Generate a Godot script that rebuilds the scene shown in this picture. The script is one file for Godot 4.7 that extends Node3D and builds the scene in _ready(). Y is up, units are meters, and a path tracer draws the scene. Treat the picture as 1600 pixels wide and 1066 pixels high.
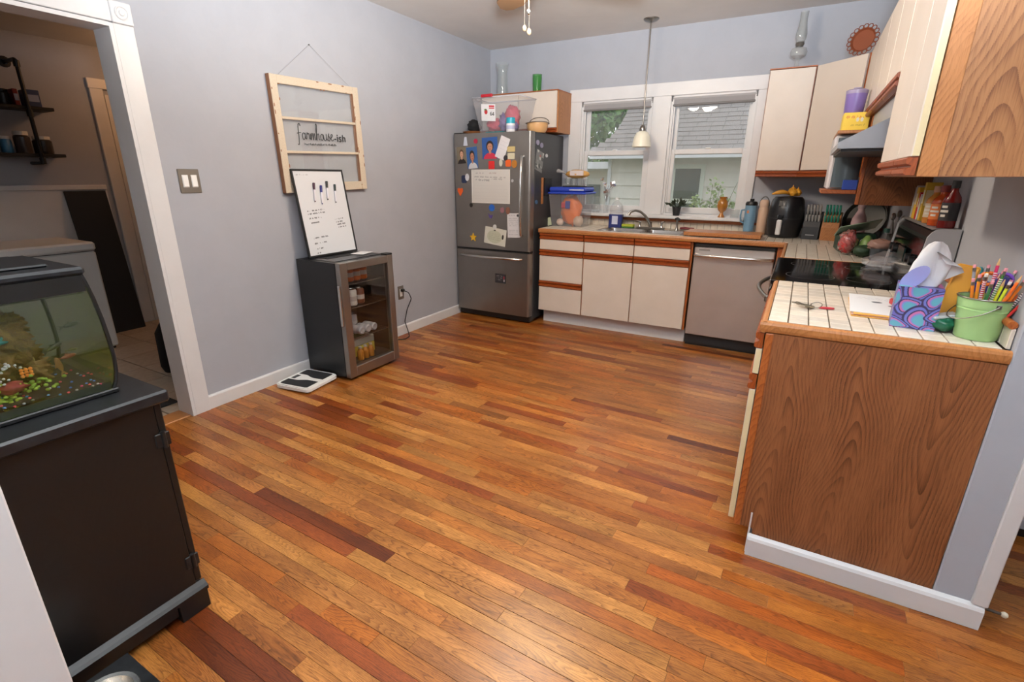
extends Node3D

var rng := RandomNumberGenerator.new()
var taken := {}
var M := {}
var noise := FastNoiseLite.new()

# ------------------------------------------------------------------ the place
func _ready():
	rng.seed = 20417
	noise.seed = 7
	noise.frequency = 1.0
	set_camera_and_light()
	make_materials()
	build_shell()
	build_floor()
	build_windows()
	build_outside()
	build_side_room()
	build_base_cabinets()
	build_counters()
	build_peninsula()
	build_stove()
	build_dishwasher()
	build_upper_cabinets()
	build_fridge()
	build_cooler()
	build_aquarium()
	build_lamps()
	build_wall_things()
	build_fridge_things()
	build_sink_things()
	build_corner_things()
	build_peninsula_things()

func set_camera_and_light():
	var cam := Camera3D.new()
	cam.name = "camera"
	add_child(cam)
	cam.position = Vector3(2.9916, 1.370, 4.8564)
	cam.rotation_order = EULER_ORDER_YXZ
	cam.rotation_degrees = Vector3(-18.2844, 29.2926, 0.2798)
	cam.fov = 68.873
	cam.near = 0.02
	cam.far = 200.0
	cam.current = true
	var sky_mat := ProceduralSkyMaterial.new()
	sky_mat.sky_top_color = Color(0.88, 0.91, 0.94)
	sky_mat.sky_horizon_color = Color(0.94, 0.95, 0.95)
	sky_mat.ground_horizon_color = Color(0.60, 0.62, 0.58)
	sky_mat.ground_bottom_color = Color(0.35, 0.37, 0.32)
	sky_mat.sun_angle_max = 0.0
	sky_mat.sky_energy_multiplier = 1.35
	var sky := Sky.new()
	sky.sky_material = sky_mat
	var env := Environment.new()
	env.background_mode = Environment.BG_SKY
	env.sky = sky
	env.tonemap_mode = Environment.TONE_MAPPER_LINEAR
	env.tonemap_exposure = 0.94
	env.sdfgi_enabled = true
	env.ssao_enabled = true
	env.ssil_enabled = true
	var we := WorldEnvironment.new()
	we.name = "world_environment"
	we.environment = env
	add_child(we)
	# the photographer's flash, on a bracket over the camera and turned up to the ceiling
	var flash := SpotLight3D.new()
	flash.name = "bounced_flash"
	add_child(flash)
	flash.position = Vector3(3.05, 1.62, 4.80)
	flash.look_at_from_position(flash.position, Vector3(2.74, 2.6, 4.25), Vector3(0, 0, -1))
	flash.light_color = Color(0.92, 0.96, 1.0)
	flash.light_energy = 26.5
	flash.spot_angle = 64.0
	flash.spot_angle_attenuation = 0.6
	flash.spot_range = 14.0
	flash.spot_attenuation = 2.0
	flash.light_size = 0.14
	flash.shadow_enabled = true
	# the light that its diffuser cap spills forward
	var spill := OmniLight3D.new()
	spill.name = "flash_spill"
	add_child(spill)
	spill.position = Vector3(3.10, 1.68, 4.78)
	spill.light_color = Color(0.92, 0.96, 1.0)
	spill.light_energy = 0.4
	spill.omni_range = 14.0
	spill.omni_attenuation = 2.0
	spill.light_size = 0.05
	spill.shadow_enabled = true

# ------------------------------------------------------------------ naming
func numbered(called: String) -> String:
	if not taken.has(called):
		taken[called] = 0
		return called
	taken[called] += 1
	return "%s_%03d" % [called, taken[called]]

func tag(o: Node, label: String, category: String, group := ""):
	o.set_meta("label", label)
	o.set_meta("category", category)
	if group != "":
		o.set_meta("group", group)

func thing(called: String, label: String, category: String, at := Vector3.ZERO, turn := 0.0, group := "") -> Node3D:
	var o := Node3D.new()
	o.name = numbered(called)
	add_child(o)
	o.position = at
	o.rotation_degrees.y = turn
	tag(o, label, category, group)
	return o

func solo(called: String, label: String, category: String, s: SurfaceTool, m: Material, at := Vector3.ZERO, turn := 0.0, group := "") -> MeshInstance3D:
	var o := fin(s, numbered(called), m, self)
	o.position = at
	o.rotation_degrees.y = turn
	tag(o, label, category, group)
	return o

func struct(called: String, s: SurfaceTool, m: Material, parent: Node = null) -> MeshInstance3D:
	var o := fin(s, called if parent else numbered(called), m, parent if parent else self)
	if parent == null:
		o.set_meta("kind", "structure")
	return o

func copy(o: Node3D, at: Vector3, turn := 0.0, label := "", group := "") -> Node3D:
	var c: Node3D = o.duplicate()
	var base: String = o.name
	c.name = numbered(base)
	add_child(c)
	c.position = at
	c.rotation_degrees.y = turn
	if label != "":
		c.set_meta("label", label)
	if group != "":
		c.set_meta("group", group)
	return c

func fin(s: SurfaceTool, called: String, m: Material, parent: Node) -> MeshInstance3D:
	s.generate_normals()
	var o := MeshInstance3D.new()
	o.mesh = s.commit()
	o.name = called
	o.material_override = m
	o.cast_shadow = GeometryInstance3D.SHADOW_CASTING_SETTING_ON
	parent.add_child(o, true)
	return o

func inst(mesh: Mesh, called: String, m: Material, parent: Node, at := Vector3.ZERO) -> MeshInstance3D:
	var o := MeshInstance3D.new()
	o.mesh = mesh
	o.name = called
	o.material_override = m
	parent.add_child(o, true)
	o.position = at
	return o

# ------------------------------------------------------------------ shapes
func sf(smooth := false) -> SurfaceTool:
	var s := SurfaceTool.new()
	s.begin(Mesh.PRIMITIVE_TRIANGLES)
	s.set_smooth_group(0 if smooth else -1)
	return s

func tri(s: SurfaceTool, a: Vector3, b: Vector3, c: Vector3):
	s.add_vertex(a); s.add_vertex(c); s.add_vertex(b)

func quad(s: SurfaceTool, a: Vector3, b: Vector3, c: Vector3, d: Vector3):
	s.add_vertex(a); s.add_vertex(c); s.add_vertex(b)
	s.add_vertex(a); s.add_vertex(d); s.add_vertex(c)

func quv(s: SurfaceTool, p: Array, t: Array):
	for i in [0, 2, 1, 0, 3, 2]:
		s.set_uv(t[i]); s.add_vertex(p[i])

# a box, its edges cut off by bv
func box(s: SurfaceTool, c: Vector3, z: Vector3, bv := 0.0, b := Basis()):
	var h := z * 0.5
	s.set_smooth_group(-1)
	if bv <= 0.0:
		var v := []
		for i in 8:
			v.append(c + b * Vector3(h.x if i & 1 else -h.x, h.y if i & 2 else -h.y, h.z if i & 4 else -h.z))
		quad(s, v[4], v[5], v[7], v[6]); quad(s, v[1], v[0], v[2], v[3])
		quad(s, v[5], v[1], v[3], v[7]); quad(s, v[0], v[4], v[6], v[2])
		quad(s, v[6], v[7], v[3], v[2]); quad(s, v[0], v[1], v[5], v[4])
		return
	var q := minf(bv, minf(h.x, minf(h.y, h.z)) * 0.98)
	# p(axis face, signs): corner point pulled in on the two other axes
	var X := {}
	for i in 8:
		var sg := Vector3(1 if i & 1 else -1, 1 if i & 2 else -1, 1 if i & 4 else -1)
		var k := sg * h
		X[i] = [c + b * (k - Vector3(0, sg.y, sg.z) * q), c + b * (k - Vector3(sg.x, 0, sg.z) * q), c + b * (k - Vector3(sg.x, sg.y, 0) * q)]
	quad(s, X[4][2], X[5][2], X[7][2], X[6][2]); quad(s, X[1][2], X[0][2], X[2][2], X[3][2])
	quad(s, X[5][0], X[1][0], X[3][0], X[7][0]); quad(s, X[0][0], X[4][0], X[6][0], X[2][0])
	quad(s, X[6][1], X[7][1], X[3][1], X[2][1]); quad(s, X[0][1], X[1][1], X[5][1], X[4][1])
	# edges along x
	quad(s, X[6][2], X[7][2], X[7][1], X[6][1]); quad(s, X[3][2], X[2][2], X[2][1], X[3][1])
	quad(s, X[5][2], X[4][2], X[4][1], X[5][1]); quad(s, X[0][2], X[1][2], X[1][1], X[0][1])
	# along y
	quad(s, X[5][2], X[5][0], X[7][0], X[7][2]); quad(s, X[4][0], X[4][2], X[6][2], X[6][0])
	quad(s, X[1][0], X[1][2], X[3][2], X[3][0]); quad(s, X[0][2], X[0][0], X[2][0], X[2][2])
	# along z
	quad(s, X[7][0], X[3][0], X[3][1], X[7][1]); quad(s, X[2][0], X[6][0], X[6][1], X[2][1])
	quad(s, X[1][0], X[5][0], X[5][1], X[1][1]); quad(s, X[4][0], X[0][0], X[0][1], X[4][1])
	# corners
	for i in 8:
		var odd := ((i & 1) + ((i >> 1) & 1) + ((i >> 2) & 1)) % 2
		if odd == 1:
			tri(s, X[i][0], X[i][1], X[i][2])
		else:
			tri(s, X[i][0], X[i][2], X[i][1])

# a box given by its two corners
func bx(s: SurfaceTool, a: Vector3, e: Vector3, bv := 0.0):
	box(s, (a + e) * 0.5, (e - a).abs(), bv)

func v3(x, y, z) -> Vector3:
	return Vector3(x, y, z)

# turned shape: profile of (radius, height) from the bottom up
func lathe(s: SurfaceTool, prof: Array, seg := 24, at := Vector3.ZERO, b := Basis(), sq := Vector2.ONE):
	var g := 1
	for i in prof.size() - 1:
		var p: Vector2 = prof[i]
		var q: Vector2 = prof[i + 1]
		if i > 0:
			var d0: Vector2 = (p - prof[i - 1]).normalized()
			var d1 := (q - p).normalized()
			if d0.dot(d1) < 0.8:
				g += 1
		s.set_smooth_group(g)
		for k in seg:
			var t0 := TAU * k / seg
			var t1 := TAU * (k + 1) / seg
			var a0 := at + b * Vector3(p.x * cos(t0) * sq.x, p.y, -p.x * sin(t0) * sq.y)
			var a1 := at + b * Vector3(p.x * cos(t1) * sq.x, p.y, -p.x * sin(t1) * sq.y)
			var b0 := at + b * Vector3(q.x * cos(t0) * sq.x, q.y, -q.x * sin(t0) * sq.y)
			var b1 := at + b * Vector3(q.x * cos(t1) * sq.x, q.y, -q.x * sin(t1) * sq.y)
			if p.x < 0.00001:
				tri(s, a0, b1, b0)
			elif q.x < 0.00001:
				tri(s, a0, a1, b0)
			else:
				quad(s, a0, a1, b1, b0)

# round bar along a line of points; radius may be an array
func tube(s: SurfaceTool, pts: Array, r, seg := 10, caps := true, group := 1):
	var n := pts.size()
	var rings := []
	var up := Vector3.UP
	for i in n:
		var d: Vector3
		if i == 0: d = pts[1] - pts[0]
		elif i == n - 1: d = pts[n - 1] - pts[n - 2]
		else: d = (pts[i + 1] - pts[i]).normalized() + (pts[i] - pts[i - 1]).normalized()
		d = d.normalized()
		if i == 0 and absf(d.dot(up)) > 0.9: up = Vector3.RIGHT
		var u := (up - d * up.dot(d)).normalized()
		up = u
		var w := d.cross(u)
		var rr: float = r[i] if r is Array else r
		var ring := []
		for k in seg:
			var t := TAU * k / seg
			ring.append(pts[i] + (u * cos(t) + w * sin(t)) * rr)
		rings.append(ring)
	s.set_smooth_group(group)
	for i in n - 1:
		for k in seg:
			var k1 := (k + 1) % seg
			quad(s, rings[i][k], rings[i][k1], rings[i + 1][k1], rings[i + 1][k])
	if caps:
		s.set_smooth_group(group + 1)
		for k in range(1, seg - 1):
			tri(s, rings[0][0], rings[0][k + 1], rings[0][k])
			tri(s, rings[n - 1][0], rings[n - 1][k], rings[n - 1][k + 1])

# polygon (counter-clockwise in its own x, y) given a depth along its z
func prism(s: SurfaceTool, poly: PackedVector2Array, d: float, b := Basis(), at := Vector3.ZERO, smooth_sides := false):
	if Geometry2D.is_polygon_clockwise(poly):
		poly = poly.duplicate()
		poly.reverse()
	var ix := Geometry2D.triangulate_polygon(poly)
	s.set_smooth_group(-1)
	for i in range(0, ix.size(), 3):
		var a := poly[ix[i]]
		var e := poly[ix[i + 1]]
		var c := poly[ix[i + 2]]
		if (e - a).cross(c - a) < 0.0:
			var w := e
			e = c
			c = w
		tri(s, at + b * Vector3(a.x, a.y, d), at + b * Vector3(e.x, e.y, d), at + b * Vector3(c.x, c.y, d))
		tri(s, at + b * Vector3(a.x, a.y, 0), at + b * Vector3(c.x, c.y, 0), at + b * Vector3(e.x, e.y, 0))
	if smooth_sides: s.set_smooth_group(5)
	for i in poly.size():
		var p := poly[i]
		var q := poly[(i + 1) % poly.size()]
		quad(s, at + b * Vector3(p.x, p.y, 0), at + b * Vector3(q.x, q.y, 0), at + b * Vector3(q.x, q.y, d), at + b * Vector3(p.x, p.y, d))

func ellipse(rx: float, ry: float, n := 20, c := Vector2.ZERO) -> PackedVector2Array:
	var p := PackedVector2Array()
	for i in n:
		p.append(c + Vector2(cos(TAU * i / n) * rx, sin(TAU * i / n) * ry))
	return p

func rounded(w: float, h: float, r: float, n := 4) -> PackedVector2Array:
	var p := PackedVector2Array()
	for q in 4:
		var cx := (w * 0.5 - r) * (1 if q == 0 or q == 3 else -1)
		var cy := (h * 0.5 - r) * (1 if q < 2 else -1)
		for i in n + 1:
			var t := PI * 0.5 * (q + float(i) / n)
			p.append(Vector2(cx + cos(t) * r, cy + sin(t) * r))
	return p

# lumpy ball
func blob(s: SurfaceTool, c: Vector3, r: Vector3, amp := 0.0, fr := 8.0, su := 16, sv := 10, b := Basis(), grp := 1):
	var P := []
	for j in sv + 1:
		var row := []
		var ph := PI * j / sv
		for i in su:
			var th := TAU * i / su
			var d := Vector3(sin(ph) * cos(th), cos(ph), -sin(ph) * sin(th))
			var k := 1.0
			if amp > 0.0:
				var w := c * 3.0 + d * r * fr * 2.2
				k += amp * noise.get_noise_3d(w.x * 3.0, w.y * 3.0, w.z * 3.0) * 2.0
			row.append(c + b * (d * r * k))
		P.append(row)
	s.set_smooth_group(grp)
	for j in sv:
		for i in su:
			var i1 := (i + 1) % su
			if j == 0: tri(s, P[0][0], P[1][i], P[1][i1])
			elif j == sv - 1: tri(s, P[sv][0], P[j][i1], P[j][i])
			else: quad(s, P[j][i], P[j + 1][i], P[j + 1][i1], P[j][i1])

func letters(parent: Node, called: String, text: String, size: float, m: Material, tf: Transform3D, deep := 0.001, serif := false, italic := false) -> MeshInstance3D:
	var f := SystemFont.new()
	f.font_names = PackedStringArray(["Droid Serif" if serif else "Droid Sans"])
	f.font_italic = italic
	f.font_weight = 700 if not serif else 400
	var t := TextMesh.new()
	t.text = text
	t.font = f
	t.font_size = 64
	t.pixel_size = size / 64.0
	t.depth = deep
	t.curve_step = 2.0
	var o := MeshInstance3D.new()
	o.mesh = t
	o.name = called
	o.material_override = m
	parent.add_child(o, true)
	o.transform = tf
	return o

# ------------------------------------------------------------------ materials
func mat(key: String, c: Color, rough := 0.5, metal := 0.0) -> StandardMaterial3D:
	if M.has(key):
		return M[key]
	var m := StandardMaterial3D.new()
	m.albedo_color = c
	m.roughness = rough
	m.metallic = metal
	M[key] = m
	return m

func rgb(r: int, g: int, b: int) -> Color:
	return Color(r / 255.0, g / 255.0, b / 255.0)

func paint(r: int, g: int, b: int, rough := 0.5) -> StandardMaterial3D:
	return mat("p%d_%d_%d_%d" % [r, g, b, int(rough * 100)], rgb(r, g, b), rough)

func pane_mat(key: String, c: Color, alpha: float) -> StandardMaterial3D:
	var m := mat(key, Color(c.r, c.g, c.b, alpha), 0.02)
	m.transparency = BaseMaterial3D.TRANSPARENCY_ALPHA
	m.metallic_specular = 0.5
	return m

func tex(img: Image) -> ImageTexture:
	img.generate_mipmaps()
	return ImageTexture.create_from_image(img)

# grey mottling, tiled over the world, for plaster, stone and cloth
func mottled(key: String, c0: Color, c1: Color, fr: float, scale: float, rough: float, oct := 4) -> StandardMaterial3D:
	var n := FastNoiseLite.new()
	n.seed = key.hash() & 0xffff
	n.frequency = fr
	n.fractal_octaves = oct
	var g := n.get_seamless_image(256, 256)
	var im := Image.create(256, 256, false, Image.FORMAT_RGB8)
	for y in 256:
		for x in 256:
			im.set_pixel(x, y, c0.lerp(c1, g.get_pixel(x, y).r))
	var m := mat(key, Color.WHITE, rough)
	m.albedo_texture = tex(im)
	m.uv1_triplanar = true
	m.uv1_world_triplanar = true
	m.uv1_scale = Vector3.ONE * scale
	return m

# flat-sawn oak: arches of growth rings, with pores along the grain (grain runs up the picture)
func oak_panel_image(w: int, h: int, leaves: Array, light: Color, dark: Color, sd: int) -> Image:
	var n := FastNoiseLite.new()
	n.seed = sd
	n.frequency = 1.0
	n.fractal_octaves = 2
	var im := Image.create(w, h, false, Image.FORMAT_RGB8)
	for y in h:
		var fy := float(y) / h
		for x in w:
			var fx := float(x) / w
			# nearest leaf of veneer: x centre, half width, arch direction, phase
			var best := 9.0
			var ring := 0.0
			for L in leaves:
				var cx: float = L[0] + 0.05 * n.get_noise_2d(fy * 1.6, L[3] * 7.0)
				var dx: float = (fx - cx) / L[1]
				if absf(dx) < best:
					best = absf(dx)
					var wob := 0.50 * n.get_noise_2d(fx * 1.6 + L[3] * 3.0, fy * 0.9) + 0.05 * n.get_noise_2d(fx * 9.0, fy * 2.0)
					ring = L[2] * fy * 3.0 - 3.6 * (sqrt(dx * dx + 0.05) - 0.2236) + wob + L[3]
			var t := fposmod(-ring * 3.3, 1.0)
			var line := pow(t, 3.0) * clampf(0.75 + 0.9 * n.get_noise_2d(fx * 4.0 + 90.0, fy * 2.0), 0.2, 1.0)
			var pore := clampf(n.get_noise_2d(fx * 190.0, fy * 7.0) * 1.8 + 0.1, 0.0, 1.0) * (0.45 + 0.35 * t)
			var tone := 0.16 * n.get_noise_2d(fx * 5.0 + 40.0, fy * 1.2)
			im.set_pixel(x, y, light.lerp(dark, clampf(line * 0.60 + pore * 0.42 + tone + 0.08, 0.0, 1.0)))
	return im

# sixteen strips of board grain, one above the other, running across the picture
func board_grain_image(w: int, h: int, rows: int) -> Image:
	var n := FastNoiseLite.new()
	n.seed = 51
	n.frequency = 1.0
	n.fractal_octaves = 2
	var im := Image.create(w, h, false, Image.FORMAT_RGB8)
	var rh := h / rows
	for r in rows:
		var cen := rng.randf_range(-0.6, 1.6)
		var lean := rng.randf_range(-0.5, 0.5)
		var dens := rng.randf_range(1.4, 3.0)
		var arch := rng.randf_range(1.0, 3.2)
		for y in rh:
			var fy := float(y) / rh
			for x in w:
				var fx := float(x) / w
				var per := sin(fx * TAU)
				var per2 := cos(fx * TAU)
				var c := cen + lean * per * 0.6
				var d := fy - c
				var wob := n.get_noise_3d(per * 0.8 + r * 9.1, per2 * 0.8, fy * 1.2) * 1.2 + n.get_noise_3d(per * 1.8 + r * 3.3, per2 * 1.8, fy * 3.0) * 0.08
				var ring := d * d * dens + arch * per2 * 0.7 + wob
				var t := fposmod(ring * 3.2, 1.0)
				var line := pow(t, 3.0)
				var pore := clampf(n.get_noise_3d(per * 7.0 + r * 1.7, per2 * 7.0, fy * 34.0) * 1.7, 0.0, 1.0)
				var blot := n.get_noise_3d(per * 1.0 + 31.0, per2 * 1.0 + r * 5.0, fy * 0.7)
				var v := 1.0 - line * 0.26 - pore * 0.22 + blot * 0.16
				v = clampf(v * 0.88, 0.0, 1.0)
				# the dark of the rings is redder than the pale wood between them
				im.set_pixel(x, r * rh + y, Color(v, pow(v, 1.22), pow(v, 1.5)))
	return im

func make_materials():
	var m: StandardMaterial3D
	mottled("wall", rgb(163, 165, 172), rgb(168, 170, 177), 0.02, 0.7, 0.62)
	mottled("ceiling", rgb(214, 211, 206), rgb(220, 217, 212), 0.02, 0.6, 0.8)
	mottled("trim", rgb(212, 211, 211), rgb(218, 217, 217), 0.02, 0.8, 0.38)
	mottled("cream", rgb(207, 195, 182), rgb(213, 201, 189), 0.015, 1.0, 0.42)
	mat("cream_edge", rgb(216, 198, 156), 0.5)
	# floor boards
	var g := board_grain_image(1024, 1024, 16)
	m = mat("board", Color.WHITE, 0.33)
	m.albedo_texture = tex(g)
	m.vertex_color_use_as_albedo = true
	m.metallic_specular = 0.5
	m.clearcoat_enabled = false
	m.clearcoat = 0.2
	m.clearcoat_roughness = 0.22
	mat("board_bed", rgb(58, 34, 20), 0.8)
	# oak
	var o1 := oak_panel_image(512, 768, [[0.14, 0.17, 1.0, 0.0], [0.48, 0.17, 1.1, 0.4], [0.83, 0.18, -0.8, 0.8]], rgb(146, 92, 56), rgb(78, 40, 18), 3)
	m = mat("oak_panel", Color.WHITE, 0.45)
	m.albedo_texture = tex(o1)
	var o2 := oak_panel_image(384, 640, [[0.25, 0.30, 1.0, 0.2], [0.95, 0.34, 1.0, 0.6]], rgb(170, 118, 74), rgb(104, 62, 34), 9)
	m = mat("oak_upper", Color.WHITE, 0.45)
	m.albedo_texture = tex(o2)
	var o3 := oak_panel_image(256, 512, [[0.3, 0.5, 1.0, 0.2], [0.95, 0.4, 1.0, 0.6]], rgb(176, 98, 46), rgb(118, 56, 20), 12)
	m = mat("oak_trim", Color.WHITE, 0.4)
	m.albedo_texture = tex(o3)
	m.uv1_triplanar = true
	m.uv1_scale = Vector3.ONE * 3.0
	m = mat("oak_pull", rgb(226, 200, 176), 0.4)
	m.albedo_texture = tex(o3)
	m.uv1_triplanar = true
	m.uv1_scale = Vector3.ONE * 3.0
	var o4 := oak_panel_image(256, 512, [[0.3, 0.5, 1.0, 0.2], [0.95, 0.4, 1.0, 0.6]], rgb(180, 120, 68), rgb(136, 82, 40), 17)
	m = mat("oak_light", Color.WHITE, 0.4)
	m.albedo_texture = tex(o4)
	m.uv1_triplanar = true
	m.uv1_scale = Vector3.ONE * 3.0
	var o5 := oak_panel_image(256, 512, [[0.3, 0.4, 1.0, 0.2], [0.85, 0.4, 1.0, 0.6]], rgb(19, 18, 18), rgb(11, 10, 10), 19)
	m = mat("black_wood", Color.WHITE, 0.42)
	m.albedo_texture = tex(o5)
	m.uv1_triplanar = true
	m.uv1_scale = Vector3.ONE * 1.8
	mottled("black_top", rgb(22, 23, 25), rgb(40, 42, 45), 0.03, 3.0, 0.3)
	# metals
	m = mottled("steel", rgb(150, 146, 142), rgb(158, 154, 150), 0.01, 1.2, 0.34)
	m.metallic = 0.95
	m = mottled("steel_light", rgb(196, 190, 186), rgb(204, 199, 195), 0.01, 1.2, 0.36)
	m.metallic = 0.75
	mat("bright_steel", rgb(214, 212, 208), 0.22, 1.0)
	mat("chrome", rgb(226, 226, 226), 0.08, 1.0)
	mat("nickel", rgb(150, 146, 140), 0.3, 1.0)
	mat("black_plastic", rgb(22, 22, 23), 0.4)
	mat("black_gloss", rgb(10, 10, 11), 0.08)
	mat("dark_side", rgb(38, 39, 41), 0.45)
	mat("fridge_side", rgb(52, 53, 56), 0.38)
	m = mat("oak_upper_plain", rgb(216, 196, 188), 0.45)
	m.albedo_texture = tex(o2)
	m.uv1_triplanar = true
	m.uv1_scale = Vector3.ONE * 2.4
	mat("white_plastic", rgb(232, 232, 230), 0.4)
	mat("grout", rgb(92, 78, 62), 0.9)
	mottled("tile", rgb(210, 199, 183), rgb(220, 210, 195), 0.02, 4.0, 0.22)
	mat("glossy_dark", rgb(30, 30, 32), 0.2)
	pane_mat("glass", Color(0.93, 0.96, 0.95), 0.06)
	pane_mat("thin_glass", Color(0.70, 0.76, 0.75), 0.10)
	pane_mat("green_glass", Color(0.25, 0.55, 0.25), 0.62)
	pane_mat("clear_plastic", Color(0.80, 0.80, 0.82), 0.18)
	pane_mat("smoked_glass", Color(0.10, 0.08, 0.06), 0.14)
	pane_mat("tank_glass", Color(0.42, 0.49, 0.14), 0.38)
	pane_mat("tank_clear", Color(0.36, 0.44, 0.10), 0.08)

# ------------------------------------------------------------------ the shell
const TOP := 2.584
const RW := 3.567

func build_shell():
	var s := sf()
	bx(s, v3(-0.12, -0.1, -0.15), v3(0, TOP, 3.43))
	bx(s, v3(-0.12, 2.05, 3.43), v3(0, TOP, 4.25))
	bx(s, v3(-0.12, -0.1, 4.25), v3(0, TOP, 7.12))
	struct("wall_left", s, M.wall)
	s = sf()
	bx(s, v3(0, -0.1, -0.15), v3(RW, 1.04, 0))
	bx(s, v3(0, 2.05, -0.15), v3(RW, TOP, 0))
	bx(s, v3(0, 1.04, -0.15), v3(1.02, 2.05, 0))
	bx(s, v3(1.70, 1.04, -0.15), v3(1.855, 2.05, 0))
	bx(s, v3(2.545, 1.04, -0.15), v3(RW, 2.05, 0))
	struct("wall_back", s, M.wall)
	s = sf()
	bx(s, v3(RW, -0.1, -0.15), v3(RW + 0.12, TOP, 3.045), 0.004)
	struct("wall_right", s, M.wall)
	s = sf()
	bx(s, v3(0, -0.1, 4.68), v3(1.99, TOP, 4.80))
	var p := struct("wall_partition", s, M.wall)
	s = sf()
	bx(s, v3(1.99, 0, 4.672), v3(2.003, TOP, 4.808), 0.003)
	struct("end_board", s, M.trim, p)
	s = sf()
	bx(s, v3(-0.12, -0.1, 7.0), v3(5.32, TOP, 7.12))
	struct("wall_rear", s, M.wall)
	s = sf()
	bx(s, v3(5.2, -0.1, 2.3), v3(5.32, TOP, 7.0))
	struct("wall_far_right", s, M.wall)
	s = sf()
	bx(s, v3(RW + 0.12, 0.045, 2.3), v3(5.2, TOP, 2.42))
	p = struct("wall_hall", s, M.wall)
	s = sf()
	bx(s, v3(RW + 0.12, 0, 2.3), v3(5.2, 0.045, 2.40))
	struct("dark_plinth", s, M.black_plastic, p)
	s = sf()
	bx(s, v3(-0.12, TOP, -0.15), v3(5.32, TOP + 0.1, 7.12))
	struct("ceiling", s, M.ceiling)
	# baseboards
	s = sf()
	bx(s, v3(0, 0, 0.0), v3(0.016, 0.078, 3.342))
	prism(s, PackedVector2Array([Vector2(0, 0), Vector2(0.016, 0), Vector2(0.012, 0.007), Vector2(0.0, 0.009)]), 3.342, Basis(), v3(0, 0.078, 0))
	struct("baseboard_left", s, M.trim)
	s = sf()
	prism(s, PackedVector2Array([Vector2(0, 0), Vector2(0.020, 0), Vector2(0.020, 0.068), Vector2(0.015, 0.078), Vector2(0.006, 0.084), Vector2(0, 0.085)]), 0.685, Basis(Vector3(0, 0, 1), Vector3(0, 1, 0), Vector3(-1, 0, 0)), v3(3.695, 0.002, 3.044))
	bx(s, v3(3.008, 0.001, 3.02), v3(3.014, 0.175, 3.044))
	struct("baseboard_right", s, M.trim)
	# doorway casing
	s = sf()
	var t := struct("trim_1", s0(v3(0.0, 0, 3.342), v3(0.022, 2.052, 3.430), 0.0015), M.trim)
	struct("casing_leg", s0(v3(0.0, 0, 4.252), v3(0.022, 2.052, 4.338), 0.003), M.trim, t)
	struct("casing_head", s0(v3(0.0, 2.056, 3.43), v3(0.022, 2.142, 4.25), 0.003), M.trim, t)
	for z in [3.385, 4.295]:
		s = s0(v3(0.0, 2.053, z - 0.046), v3(0.028, 2.147, z + 0.046), 0.004)
		lathe(s, [Vector2(0.030, 0.0), Vector2(0.030, 0.004), Vector2(0.026, 0.005), Vector2(0.022, 0.001), Vector2(0.014, 0.001), Vector2(0.010, 0.005), Vector2(0, 0.006)], 24, v3(0.028, 2.10, z), Basis(Vector3(0, 0, 1), Vector3(1, 0, 0), Vector3(0, 1, 0)))
		struct("corner_block", s, M.trim, t)
	struct("jamb", s0(v3(-0.13, 0, 3.43), v3(0.022, 2.05, 3.448)), M.trim, t)
	struct("jamb", s0(v3(-0.13, 0, 4.232), v3(0.022, 2.05, 4.25)), M.trim, t)
	struct("jamb_head", s0(v3(-0.13, 2.034, 3.448), v3(0.022, 2.052, 4.232)), M.trim, t)
	struct("threshold", s0(v3(-0.13, -0.01, 3.448), v3(0.0, 0.006, 4.232), 0.004), M.oak_light, t)
	# white corner strip where the right wall ends
	t = struct("trim_2", s0(v3(3.660, 0.087, 3.044), v3(3.702, 2.2, 3.058), 0.003), M.trim)
	struct("casing_return", s0(v3(RW + 0.119, 0.0, 2.95), v3(3.70, 2.2, 3.044)), M.trim, t)

func s0(a: Vector3, e: Vector3, bv := 0.0) -> SurfaceTool:
	var s := sf()
	bx(s, a, e, bv)
	return s

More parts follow.
